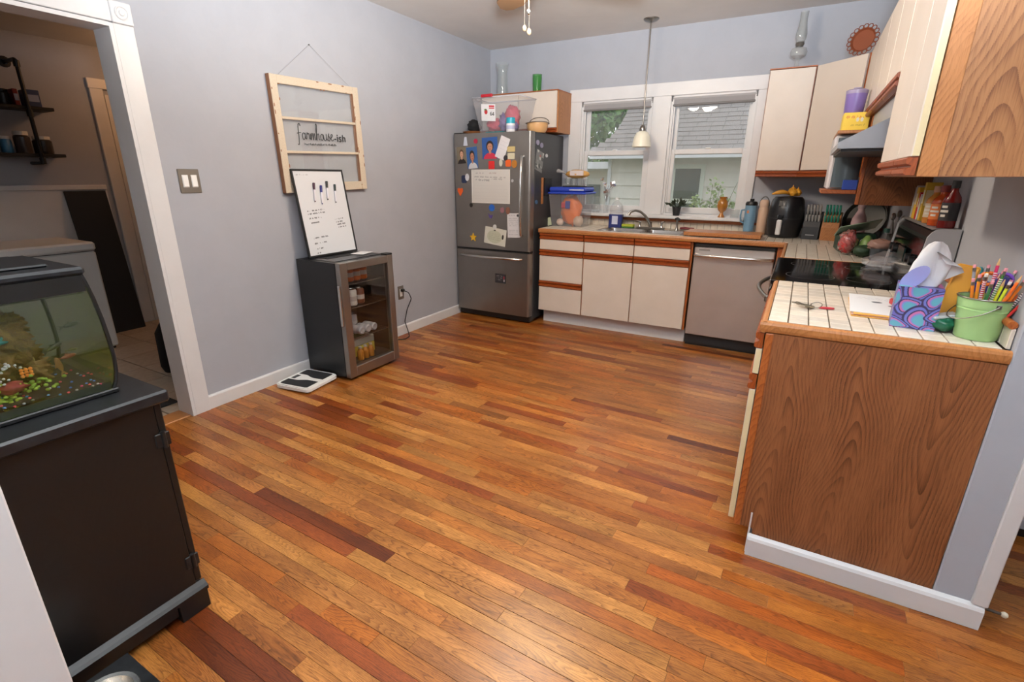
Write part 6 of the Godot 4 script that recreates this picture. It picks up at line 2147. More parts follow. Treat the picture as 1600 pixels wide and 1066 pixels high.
	blob(s, v3(0.09, 0.05, 0.02), v3(0.05, 0.05, 0.06), 0.15, 6.0, 16, 10)
	fin(s, "pale_bag", paint(206, 180, 156, 0.6), c)
	s = s0(v3(-0.02, 0, -0.004), v3(0.02, 0.075, 0.004), 0.001)
	var cd := solo("paper_card", "small pale card leaning against the snack tub", "card", s, paint(176, 180, 150, 0.6), v3(0.872, K + 0.003, 0.330), 25)
	cd.rotation_degrees.z = 12
	# tray of glasses with a bread bag on top
	c = thing("glass_tray", "dark tray of small glasses on the blue lid", "tray", v3(1.085, K + 0.3625, 0.20))
	fin(s0(v3(-0.115, 0, -0.09), v3(0.135, 0.012, 0.09), 0.004), "tray", paint(48, 46, 44, 0.4), c)
	for i in 4:
		s = sf()
		lathe(s, [Vector2(0, 0), Vector2(0.024, 0), Vector2(0.027, 0.066), Vector2(0.025, 0.066), Vector2(0.022, 0.004), Vector2(0, 0.004)], 16)
		solo("shot_glass", "small clear glass on the dark tray under bread", "glass", s, M.thin_glass, v3(1.085 - 0.082 + i * 0.060, K + 0.3750, 0.235 - (i % 2) * 0.006), 0, "small glasses on the tray")
	c = thing("bread_bag", "bagged bread loaf with white label lying over the glasses", "bread", v3(1.075, K + 0.4425, 0.200))
	s = sf(true)
	blob(s, v3(0.01, 0.038, 0), v3(0.118, 0.040, 0.06), 0.08, 5.0, 24, 14)
	fin(s, "loaf", paint(206, 158, 88, 0.45), c)
	s = sf(true)
	lathe(s, [Vector2(0.03, 0.0), Vector2(0.016, 0.03), Vector2(0.034, 0.075), Vector2(0.042, 0.085)], 9, v3(-0.105, 0.045, 0), Basis(Vector3(0, 0, 1), Vector3(-1, 0.25, 0).normalized(), Vector3(0.25, 1, 0).normalized()), Vector2(1.2, 0.5))
	fin(s, "twisted_end", pane_mat("bag_film", Color(0.85, 0.85, 0.84), 0.45), c)
	s = sf()
	box(s, v3(0.025, 0.046, 0.058), v3(0.135, 0.045, 0.004), 0.001)
	fin(s, "label", paint(216, 206, 204, 0.5), c)
	# on the window stool
	var ST := 1.0405
	c = thing("glass_pitcher", "small clear glass pitcher on the window stool", "pitcher", v3(1.238, ST, 0.065))
	s = sf()
	lathe(s, [Vector2(0, 0), Vector2(0.036, 0), Vector2(0.046, 0.03), Vector2(0.046, 0.06), Vector2(0.030, 0.115), Vector2(0.034, 0.150), Vector2(0.031, 0.150), Vector2(0.027, 0.115), Vector2(0.042, 0.06), Vector2(0.042, 0.03), Vector2(0, 0.006)], 20)
	fin(s, "glass", M.thin_glass, c)
	s = sf()
	tube(s, [v3(-0.030, 0.135, 0), v3(-0.055, 0.125, 0), v3(-0.060, 0.09, 0), v3(-0.043, 0.055, 0)], 0.005, 8)
	fin(s, "handle", M.thin_glass, c)
	c = thing("foil_vase", "slim clear vase holding shiny silver foil stems", "vase", v3(1.338, ST, 0.062))
	s = sf()
	lathe(s, [Vector2(0, 0), Vector2(0.028, 0), Vector2(0.026, 0.01), Vector2(0.026, 0.16), Vector2(0.034, 0.19), Vector2(0.031, 0.19), Vector2(0.023, 0.16), Vector2(0, 0.012)], 18)
	fin(s, "glass", M.thin_glass, c)
	s = sf()
	for q in [v3(-0.045, 0.31, 0.0), v3(0.02, 0.26, 0.02), v3(0.055, 0.28, 0.0), v3(-0.01, 0.24, 0.03), v3(0.07, 0.25, 0.01)]:
		tube(s, [v3(0, 0.10, 0), v3(q.x * 0.3, 0.20, 0), q], 0.003, 5)
	fin(s, "stem", M.chrome, c)
	s = sf()
	for q in [v3(-0.045, 0.315, 0.0), v3(0.055, 0.28, 0.0), v3(-0.02, 0.265, 0.02), v3(0.0, 0.20, 0.02), v3(0.02, 0.195, 0.015), v3(0.07, 0.252, 0.01)]:
		for k in 3:
			box(s, q + v3(rng.randf_range(-0.012, 0.012), rng.randf_range(-0.010, 0.010), 0.004), v3(0.030, 0.022, 0.0012), 0.0003, Basis(Vector3(rng.randf_range(-1, 1), rng.randf_range(-1, 1), rng.randf_range(-1, 1)).normalized(), rng.randf_range(-0.6, 0.6)))
	fin(s, "foil_petal", mat("foil", rgb(236, 236, 236), 0.12, 0.9), c)
	c = thing("potted_plant", "small dark leaved plant in black pot on window stool", "plant", v3(2.008, ST, 0.068))
	s = sf()
	lathe(s, [Vector2(0, 0), Vector2(0.028, 0), Vector2(0.037, 0.066), Vector2(0.040, 0.066), Vector2(0.040, 0.076), Vector2(0.036, 0.076), Vector2(0.034, 0.066), Vector2(0, 0.064)], 20)
	fin(s, "pot", paint(34, 34, 36, 0.5), c)
	s = sf()
	for i in 22:
		var a := rng.randf() * TAU
		var d := v3(cos(a) * 0.6, rng.randf_range(0.2, 0.9), sin(a) * 0.35).normalized()
		var p := v3(0, 0.066, 0) + d * rng.randf_range(0.03, 0.075)
		var w := d.cross(Vector3(0, 0, 1)).normalized() * 0.012
		quad(s, p, p + d * 0.022 + w, p + d * 0.048, p + d * 0.022 - w)
		tube(s, [v3(0, 0.064, 0), p], 0.0015, 4)
	fin(s, "foliage", paint(44, 54, 38, 0.5), c)
	c = thing("amber_vase", "amber glass footed vase on the window stool", "vase", v3(2.392, ST, 0.068))
	s = sf()
	lathe(s, [Vector2(0, 0), Vector2(0.028, 0), Vector2(0.028, 0.008), Vector2(0.014, 0.03), Vector2(0.014, 0.042), Vector2(0.036, 0.065), Vector2(0.044, 0.10), Vector2(0.040, 0.135), Vector2(0.026, 0.155), Vector2(0.034, 0.172), Vector2(0.031, 0.172), Vector2(0.022, 0.155), Vector2(0, 0.06)], 22)
	fin(s, "glass", pane_mat("amber", Color(0.72, 0.46, 0.14), 0.72), c)
	s = sf()
	lathe(s, [Vector2(0, 0), Vector2(0.036, 0), Vector2(0.039, 0.07), Vector2(0.036, 0.07), Vector2(0.033, 0.005), Vector2(0, 0.005)], 18)
	solo("drinking_glass", "short clear glass next to the blue tumbler", "glass", s, M.thin_glass, v3(2.500, ST, 0.070))
	# tumblers on the counter
	c = thing("blue_tumbler", "blue travel tumbler with black lid and side handle", "tumbler", v3(2.626, K, 0.130))
	s = sf()
	lathe(s, [Vector2(0, 0), Vector2(0.036, 0), Vector2(0.038, 0.01), Vector2(0.044, 0.13), Vector2(0.046, 0.235), Vector2(0, 0.235)], 24)
	fin(s, "cup", paint(110, 146, 170, 0.4), c)
	s = sf()
	lathe(s, [Vector2(0.046, 0.235), Vector2(0.048, 0.25), Vector2(0.040, 0.265), Vector2(0.016, 0.270), Vector2(0.016, 0.288), Vector2(0, 0.288)], 20)
	fin(s, "lid", M.black_plastic, c)
	s = sf()
	tube(s, [v3(-0.044, 0.20, 0), v3(-0.070, 0.195, 0), v3(-0.074, 0.15, 0), v3(-0.066, 0.10, 0), v3(-0.042, 0.09, 0)], 0.007, 8)
	fin(s, "handle", paint(110, 146, 170, 0.4), c)
	s = sf()
	blob(s, v3(-0.014, 0.185, 0.0425), v3(0.012, 0.014, 0.002), 0.0, 1.0, 10, 6)
	fin(s, "sticker", paint(196, 120, 76, 0.5), c)
	c = thing("tan_flask", "tan slim flask bottle with strap loop by the blue tumbler", "bottle", v3(2.722, K, 0.125))
	s = sf()
	lathe(s, [Vector2(0, 0), Vector2(0.036, 0), Vector2(0.038, 0.006), Vector2(0.039, 0.205), Vector2(0.034, 0.222), Vector2(0, 0.222)], 22)
	fin(s, "body", paint(200, 166, 140, 0.5), c)
	s = sf()
	lathe(s, [Vector2(0.034, 0.222), Vector2(0.036, 0.230), Vector2(0.035, 0.268), Vector2(0.026, 0.282), Vector2(0, 0.284)], 22)
	fin(s, "lid", paint(206, 174, 150, 0.5), c)
	s = sf()
	var hp := []
	for i in 13:
		var t := PI * i / 12.0
		hp.append(v3(cos(t) * 0.037, 0.235 + sin(t) * 0.072, 0))
	tube(s, hp, 0.004, 6)
	fin(s, "loop", paint(96, 92, 88, 0.5), c)
	bottle("red_bottle", "slim bottle with red label between flask and air fryer", "bottle", v3(2.786, K, 0.075), 0.020, 0.17, paint(150, 140, 150, 0.4), rgb(150, 60, 60))
	# cutting board
	c = thing("cutting_board", "thick wooden cutting board with feet on the counter", "cutting board", v3(2.475, K, 0.455))
	fin(s0(v3(-0.285, 0.008, -0.135), v3(0.285, 0.038, 0.135), 0.004), "board", M.oak_light, c)
	for q in [[-0.24, -0.1], [0.24, -0.1], [-0.24, 0.1], [0.24, 0.1]]:
		s = sf()
		lathe(s, [Vector2(0, 0), Vector2(0.012, 0), Vector2(0.012, 0.008), Vector2(0, 0.008)], 10, v3(q[0], 0, q[1]))
		fin(s, "foot", paint(206, 190, 150, 0.6), c)
	s = sf()
	tube(s, [v3(-0.05, 0.012, 0.0), v3(-0.01, 0.016, 0.012), v3(0.03, 0.014, 0.0), v3(0.07, 0.018, 0.008)], [0.010, 0.012, 0.010, 0.006], 8)
	solo("red_scrub_brush", "dark red dish brush on the sink's back rim", "brush", s, paint(110, 30, 36, 0.5), v3(2.115, K + 0.004, 0.100))

# ------------------------------------------------------------------ the corner by the range
func build_corner_things():
	var K := 0.9165
	var c := thing("air_fryer", "black rounded air fryer with silver handle strip", "air fryer", v3(2.893, K, 0.215), -10)
	var s := sf()
	lathe(s, [Vector2(0, 0), Vector2(0.100, 0.0), Vector2(0.114, 0.012), Vector2(0.128, 0.08), Vector2(0.132, 0.15), Vector2(0.126, 0.23), Vector2(0.112, 0.292), Vector2(0.096, 0.312), Vector2(0, 0.318)], 36)
	fin(s, "body", mat("fryer", rgb(24, 24, 26), 0.28), c)
	s = sf()
	box(s, v3(-0.01, 0.085, 0.143), v3(0.036, 0.115, 0.022), 0.006)
	fin(s, "handle", paint(206, 204, 202, 0.35), c)
	s = sf()
	box(s, v3(-0.01, 0.165, 0.134), v3(0.044, 0.030, 0.012), 0.005)
	fin(s, "release_button", M.glossy_dark, c)
	s = sf()
	box(s, v3(-0.01, 0.262, 0.108), v3(0.060, 0.050, 0.020), 0.004, Basis(Vector3(1, 0, 0), deg_to_rad(-14)))
	fin(s, "display", M.black_gloss, c)
	s = sf()
	for a in 28:
		var t0 := PI * 0.15 + PI * 0.7 * a / 28.0
		var t1 := PI * 0.15 + PI * 0.7 * (a + 1) / 28.0
		quad(s, v3(cos(t0) * 0.1335, 0.150, sin(t0) * 0.1335), v3(cos(t1) * 0.1335, 0.150, sin(t1) * 0.1335), v3(cos(t1) * 0.1335, 0.153, sin(t1) * 0.1335), v3(cos(t0) * 0.1335, 0.153, sin(t0) * 0.1335))
	fin(s, "drawer_seam", paint(70, 70, 72, 0.4), c)
	# onions and bananas on it
	for q in [[0.018, 0.0, 0.036, "largest"], [0.055, 0.02, 0.030, "smaller"], [0.025, 0.06, 0.028, "front"]]:
		var o := thing("yellow_onion", "%s golden yellow onion on top of the air fryer" % q[3], "onion", v3(2.893 + q[0], K + 0.318, 0.205 + q[1]))
		s = sf(true)
		lathe(s, [Vector2(0, 0), Vector2(q[2] * 0.6, q[2] * 0.14), Vector2(q[2], q[2] * 0.85), Vector2(q[2] * 0.7, q[2] * 1.55), Vector2(q[2] * 0.16, q[2] * 1.9), Vector2(q[2] * 0.10, q[2] * 2.3), Vector2(0, q[2] * 2.32)], 16)
		fin(s, "bulb", paint(206, 146, 46, 0.4), o)
	s = sf(true)
	var bp := []
	var br := []
	for i in 9:
		var t := float(i) / 8
		bp.append(v3(-0.065 + 0.13 * t, 0.016 + 0.018 * sin(PI * t), 0.02 * sin(PI * t)))
		br.append(0.004 + 0.013 * sin(PI * clampf(t * 0.92 + 0.05, 0, 1)))
	tube(s, bp, br, 10)
	solo("banana", "single ripe banana lying on the air fryer", "banana", s, paint(196, 140, 44, 0.5), v3(2.835, K + 0.316, 0.255), 20)
	# knife blocks
	knife_block("knife_block", "black knife block with steel handled knives", v3(3.090, K, 0.220), paint(44, 45, 48, 0.45), paint(150, 148, 146, 0.3), true)
	knife_block("knife_block", "wooden knife block with teal handled knives", v3(3.214, K, 0.240), M.oak_light, paint(44, 134, 116, 0.4), false)
	# dark pan leaning behind, jar
	s = sf()
	lathe(s, [Vector2(0, 0), Vector2(0.13, 0), Vector2(0.145, 0.03), Vector2(0.148, 0.03), Vector2(0.135, -0.004), Vector2(0, -0.004)], 32)
	var o := solo("frying_pan", "dark round pan leaning against the corner wall", "pan", s, paint(40, 42, 40, 0.35), v3(3.43, K + 0.158, 0.145))
	o.rotation_degrees = Vector3(72, -28, 0)
	bottle("pink_jar", "pale pink canister behind the vegetable bags", "canister", v3(3.352, K, 0.62), 0.045, 0.30, paint(176, 148, 152, 0.5), rgb(150, 128, 132))
	# bags of greens and peppers
	c = thing("salad_box", "open plastic salad box with pale green film", "salad box", v3(3.33, K, 0.93), 12)
	s = sf()
	box(s, v3(0, 0.06, 0), v3(0.21, 0.12, 0.15), 0.02)
	fin(s, "box", paint(30, 56, 40, 0.4), c)
	s = sf()
	box(s, v3(-0.01, 0.155, 0.02), v3(0.23, 0.006, 0.17), 0.002, Basis(Vector3(0, 0, 1), deg_to_rad(14)) * Basis(Vector3(1, 0, 0), deg_to_rad(-24)))
	fin(s, "film_lid", paint(150, 176, 156, 0.3), c)
	s = sf()
	prism(s, ellipse(0.03, 0.02, 14), 0.002, Basis(), v3(0.03, 0.075, 0.076))
	fin(s, "sticker", paint(206, 210, 206, 0.5), c)
	c = thing("pepper_bag", "clear bag of red peppers on the tiles", "vegetables", v3(3.275, K, 1.115))
	s = sf(true)
	blob(s, v3(-0.005, 0.066, 0), v3(0.038, 0.05, 0.04), 0.3, 10.0, 20, 14)
	blob(s, v3(0.018, 0.088, -0.015), v3(0.024, 0.06, 0.03), 0.3, 10.0, 18, 12)
	fin(s, "peppers", paint(178, 52, 52, 0.4), c)
	s = sf(true)
	blob(s, v3(0.002, 0.082, 0.0), v3(0.050, 0.066, 0.05), 0.25, 12.0, 20, 14)
	fin(s, "film", pane_mat("veg_film", Color(0.80, 0.62, 0.60), 0.22), c)
	s = sf(true)
	lathe(s, [Vector2(0, 0.004), Vector2(0.030, 0.01), Vector2(0.042, 0.045), Vector2(0.036, 0.085), Vector2(0.012, 0.12), Vector2(0, 0.125)], 18)
	solo("green_pear", "green pear shaped gourd next to the red peppers", "gourd", s, paint(116, 146, 78, 0.4), v3(3.375, K, 1.10))
	s = sf(true)
	blob(s, v3(0, 0.039, 0), v3(0.05, 0.032, 0.045), 0.2, 10.0, 18, 12)
	solo("leafy_greens", "dark leafy greens lying before the gourd", "vegetables", s, paint(38, 62, 38, 0.6), v3(3.355, K, 1.19))
	# pack of meat slices over a dark grey tub
	c = thing("grey_tub", "small dark grey plastic tub on the tiled corner", "tub", v3(3.425, K, 1.275))
	s = sf()
	lathe(s, [Vector2(0, 0), Vector2(0.044, 0), Vector2(0.050, 0.066), Vector2(0.052, 0.07), Vector2(0.046, 0.066), Vector2(0, 0.06)], 4, Vector3.ZERO, Basis(Vector3.UP, PI / 4), Vector2(1.25, 1.25))
	fin(s, "tub", paint(66, 72, 78, 0.4), c)
	s = sf(true)
	blob(s, v3(0.0, 0.085, -0.01), v3(0.062, 0.035, 0.05), 0.2, 10.0, 20, 12)
	solo("snack_bag", "crinkled pinkish snack bag sitting in the grey tub", "bag", s, mottled("bagprint", rgb(120, 96, 92), rgb(196, 150, 130), 0.12, 16.0, 0.35), v3(3.425, K + 0.0, 1.275))
	# jars and shakers along the backguard side
	bottle("teal_jar", "squat teal lidded jar near the right wall", "jar", v3(3.465, K, 1.06), 0.032, 0.165, M.clear_plastic, rgb(90, 140, 126))
	bottle("dark_bottle", "dark sauce bottle with white cap near the range", "bottle", v3(3.512, K, 1.20), 0.030, 0.19, paint(30, 28, 30, 0.25), rgb(200, 200, 196))
	c = thing("utensil_crock", "small crock holding spoons near the range backguard", "crock", v3(3.515, K, 1.02))
	s = sf()
	lathe(s, [Vector2(0, 0), Vector2(0.036, 0), Vector2(0.040, 0.13), Vector2(0.036, 0.13), Vector2(0, 0.02)], 18)
	fin(s, "pot", paint(126, 116, 112, 0.4), c)
	s = sf()
	for q in [v3(-0.03, 0.235, 0.01), v3(0.0, 0.25, -0.01), v3(0.022, 0.22, 0.012)]:
		tube(s, [v3(0, 0.06, 0), q], 0.004, 6)
		blob(s, q, v3(0.014, 0.022, 0.007), 0.0, 1.0, 10, 8)
	fin(s, "spoon", M.nickel, c)
	# crinkled clear produce packs lying on the cooktop's back edge
	c = thing("clear_packs", "pile of crumpled clear plastic packs at the cooktop corner", "packaging", v3(3.40, 0.9155, 1.62))
	s = sf()
	box(s, v3(0.0, 0.045, -0.06), v3(0.13, 0.035, 0.10), 0.006, Basis(Vector3(0, 1, 0), 0.5) * Basis(Vector3(0, 0, 1), 0.35))
	fin(s, "pack", M.clear_plastic, c)
	s = sf()
	box(s, v3(0.0, 0.040, 0.09), v3(0.12, 0.03, 0.11), 0.006, Basis(Vector3(0, 1, 0), -0.4) * Basis(Vector3(1, 0, 0), 0.35))
	fin(s, "pack", M.clear_plastic, c)
	s = sf(true)
	blob(s, v3(-0.02, 0.012, -0.10), v3(0.05, 0.012, 0.035), 0.1, 8.0, 16, 8)
	fin(s, "white_scoop", paint(206, 204, 198, 0.5), c)
	# microwave, box and cup
	c = thing("countertop_microwave", "white cased microwave with dark bulging glass door on shelf", "microwave", v3(3.095, 1.3085, 0.96))
	fin(s0(v3(0.0, 0.0, 0.0), v3(0.14, 0.288, 0.395), 0.01), "case", paint(206, 202, 204, 0.4), c)
	s = sf()
	prism(s, PackedVector2Array([Vector2(0.018, 0.396), Vector2(0.146, 0.396), Vector2(0.146, 0.424), Vector2(0.10, 0.430), Vector2(0.055, 0.430), Vector2(0.028, 0.422), Vector2(0.018, 0.408)]), 0.262, Basis(Vector3(1, 0, 0), Vector3(0, 0, -1), Vector3(0, 1, 0)) * Basis(Vector3(1, 0, 0), Vector3(0, -1, 0), Vector3(0, 0, 1)), v3(0, 0.012, 0), true)
	fin(s, "glass_door", mat("tv_glass", rgb(78, 90, 98), 0.16), c)
	solo("blue_carton", "small blue carton on the shelf before the microwave", "carton", s0(v3(-0.035, 0, -0.008), v3(0.036, 0.052, 0.004), 0.002), paint(44, 74, 170, 0.45), v3(3.206, 1.3085, 1.3985))
	s = sf()
	var yb := blank(128, 64, rgb(236, 204, 70))
	scrawl(yb, 10, 14, 90, 9, rgb(214, 130, 60), 0.02, 2)
	disc(yb, 70, 24, 8, 8, rgb(226, 222, 200))
	disc(yb, 92, 24, 8, 8, rgb(226, 222, 200))
	scrawl(yb, 40, 44, 70, 6, rgb(150, 120, 40))
	var bxm := paint(232, 200, 66, 0.5)
	var yc := thing("yellow_box", "yellow printed carton lying on the microwave shelf top", "carton", v3(3.178, 1.6205, 1.24))
	fin(s0(v3(-0.060, 0.0005, -0.14), v3(0.064, 0.096, 0.065), 0.002), "carton", bxm, yc)
	var yf := fin(sheet(0.118, 0.092, 0.0006), "print", printed("yprint", yb, 0.5), yc)
	yf.position = v3(0.002, 0.048, 0.0652)
	c = thing("purple_tumbler", "purple insulated tumbler with clear lid on the yellow carton", "tumbler", v3(3.162, 1.7170, 1.235))
	s = sf()
	lathe(s, [Vector2(0, 0), Vector2(0.044, 0), Vector2(0.047, 0.01), Vector2(0.052, 0.105), Vector2(0, 0.105)], 24)
	fin(s, "cup", paint(122, 104, 170, 0.35), c)
	s = sf()
	lathe(s, [Vector2(0.053, 0.100), Vector2(0.054, 0.118), Vector2(0.040, 0.124), Vector2(0.022, 0.124), Vector2(0.020, 0.132), Vector2(0, 0.132)], 24)
	fin(s, "lid", paint(150, 140, 170, 0.3), c)
	solo("small_purple_can", "narrow purple can behind the purple tumbler", "can", lathe_s([Vector2(0, 0), Vector2(0.022, 0), Vector2(0.022, 0.098), Vector2(0, 0.1)]), paint(124, 96, 160, 0.4), v3(3.150, 1.7170, 1.150))
	# bottles and boxes along the top of the backguard
	var B := 1.1785
	var boxes := [["spice_packet", "thin grey booklet standing on the range backguard", rgb(150, 146, 142), 0.010, 0.150, 1.505], ["spice_packet", "thin white card box standing on the range backguard", rgb(196, 190, 184), 0.012, 0.158, 1.530], ["spice_packet", "yellow and red tea box on the range backguard", rgb(226, 180, 44), 0.055, 0.150, 1.585], ["spice_packet", "narrow red box on the range backguard", rgb(190, 34, 40), 0.026, 0.128, 1.650], ["spice_packet", "narrow white box on the range backguard", rgb(206, 202, 200), 0.026, 0.120, 1.690], ["spice_packet", "tall mustard yellow box behind sauces on backguard", rgb(196, 156, 40), 0.040, 0.175, 1.745]]
	for q in boxes:
		var oo := thing(q[0], q[1], "box", v3(3.520, B, q[5]))
		oo.rotation_degrees.x = 0.0
		fin(s0(v3(-0.030, 0, -q[3] * 0.5), v3(0.030, q[4], q[3] * 0.5), 0.001), "box", mat("sb_%s" % (q[2] as Color).to_html(false), q[2], 0.5), oo)
		if q[3] > 0.02:
			fin(s0(v3(-0.0306, q[4] * 0.45, -q[3] * 0.40), v3(-0.030, q[4] * 0.80, q[3] * 0.40)), "print", paint(214, 206, 176, 0.5), oo)
			fin(s0(v3(-0.026, q[4] * 0.40, q[3] * 0.5), v3(0.026, q[4] * 0.80, q[3] * 0.5 + 0.0006)), "print", paint(206, 190, 150, 0.5), oo)
	sauce("sauce_bottle", "orange buffalo sauce bottle with red cap on backguard", v3(3.512, B, 2.045), 0.036, 0.165, rgb(176, 70, 26), rgb(206, 110, 44), rgb(120, 34, 24))
	sauce("sauce_bottle", "dark red sauce bottle with black label on backguard", v3(3.518, B, 2.168), 0.030, 0.185, rgb(104, 20, 18), rgb(40, 38, 42), rgb(24, 24, 26))
	sauce("sauce_bottle", "small amber oil bottle behind orange sauce on backguard", v3(3.512, B, 1.900), 0.032, 0.160, rgb(190, 120, 50), rgb(196, 176, 150), rgb(190, 140, 110))

# leaning teardrop
func petal(im: Image, cx: float, cy: float, rx: float, ry: float, a: float, c: Color):
	var m := maxf(rx, ry) + 1.0
	for y in range(maxi(0, int(cy - m)), mini(im.get_height(), int(cy + m) + 1)):
		for x in range(maxi(0, int(cx - m)), mini(im.get_width(), int(cx + m) + 1)):
			var p := Vector2(x - cx, y - cy).rotated(-a)
			var k := 1.0 - 0.55 * clampf(p.x / rx, -1.0, 1.0)
			if pow(p.x / rx, 2) + pow(p.y / (ry * k), 2) <= 1.0:
				im.set_pixel(x, y, c)

func lathe_s(p: Array) -> SurfaceTool:
	var s := sf()
	lathe(s, p, 18)
	return s

func sauce(called: String, label: String, at: Vector3, r: float, h: float, body: Color, lab: Color, cap: Color):
	var o := thing(called, label, "bottle", at)
	var s := sf()
	lathe(s, [Vector2(0, 0), Vector2(r * 0.95, 0), Vector2(r, 0.006), Vector2(r, h * 0.58), Vector2(r * 0.88, h * 0.66), Vector2(r * 0.42, h * 0.78), Vector2(r * 0.38, h * 0.86), Vector2(0, h * 0.86)], 22)
	fin(s, "glass", mat("sc_%s" % body.to_html(false), body, 0.12), o)
	s = sf()
	lathe(s, [Vector2(0, h * 0.84), Vector2(r * 0.48, h * 0.84), Vector2(r * 0.48, h), Vector2(0, h)], 16)
	fin(s, "cap", mat("scc_%s" % cap.to_html(false), cap, 0.4), o)
	s = sf()
	lathe(s, [Vector2(r + 0.0005, h * 0.16), Vector2(r + 0.0005, h * 0.54)], 22)
	var l := fin(s, "label", mat("scl_%s" % lab.to_html(false), lab, 0.5), o)
	s = sf()
	for k in 3:
		var y0 := h * (0.24 + 0.095 * k)
		var half := [0.30, 0.52, 0.36][k] as float
		for i in 10:
			var a0 := deg_to_rad(222.0) - half + 2.0 * half * i / 10.0
			var a1 := deg_to_rad(222.0) - half + 2.0 * half * (i + 1) / 10.0
			var q0 := v3(cos(a0), 0, -sin(a0)) * (r + 0.0009)
			var q1 := v3(cos(a1), 0, -sin(a1)) * (r + 0.0009)
			quad(s, q0 + v3(0, y0, 0), q1 + v3(0, y0, 0), q1 + v3(0, y0 + h * 0.05, 0), q0 + v3(0, y0 + h * 0.05, 0))
	fin(s, "print", paint(206, 200, 190, 0.5), l)

func knife_block(called: String, label: String, at: Vector3, m: Material, hm: Material, dark: bool):
	var o := thing(called, label, "knife block", at, -8, "")
	var s := sf()
	prism(s, PackedVector2Array([Vector2(-0.075, 0), Vector2(0.075, 0), Vector2(0.075, 0.095), Vector2(0.020, 0.205), Vector2(-0.075, 0.205)]), 0.112, Basis(Vector3(0, 0, 1), Vector3(0, 1, 0), Vector3(-1, 0, 0)), v3(0.056, 0, 0))
	fin(s, "block", m, o)
	for i in 5:
		for j in 2:
			var x := -0.042 + i * 0.021
			var t := 0.18 + j * 0.46
			var p := v3(x, lerpf(0.205, 0.095, t), lerpf(0.020, 0.075, t))
			var d := v3(0, 0.89, 0.45)
			s = sf()
			var hl := 0.085 if j == 0 else 0.055
			tube(s, [p + d * 0.002, p + d * 0.012, p + d * hl * 0.6, p + d * hl], [0.006, 0.0075, 0.0085, 0.0075], 8)
			fin(s, "knife_handle", hm, o)
	if dark:
		fin(s0(v3(-0.03, 0.03, 0.0752), v3(0.03, 0.036, 0.076)), "badge", paint(150, 150, 150, 0.4), o)

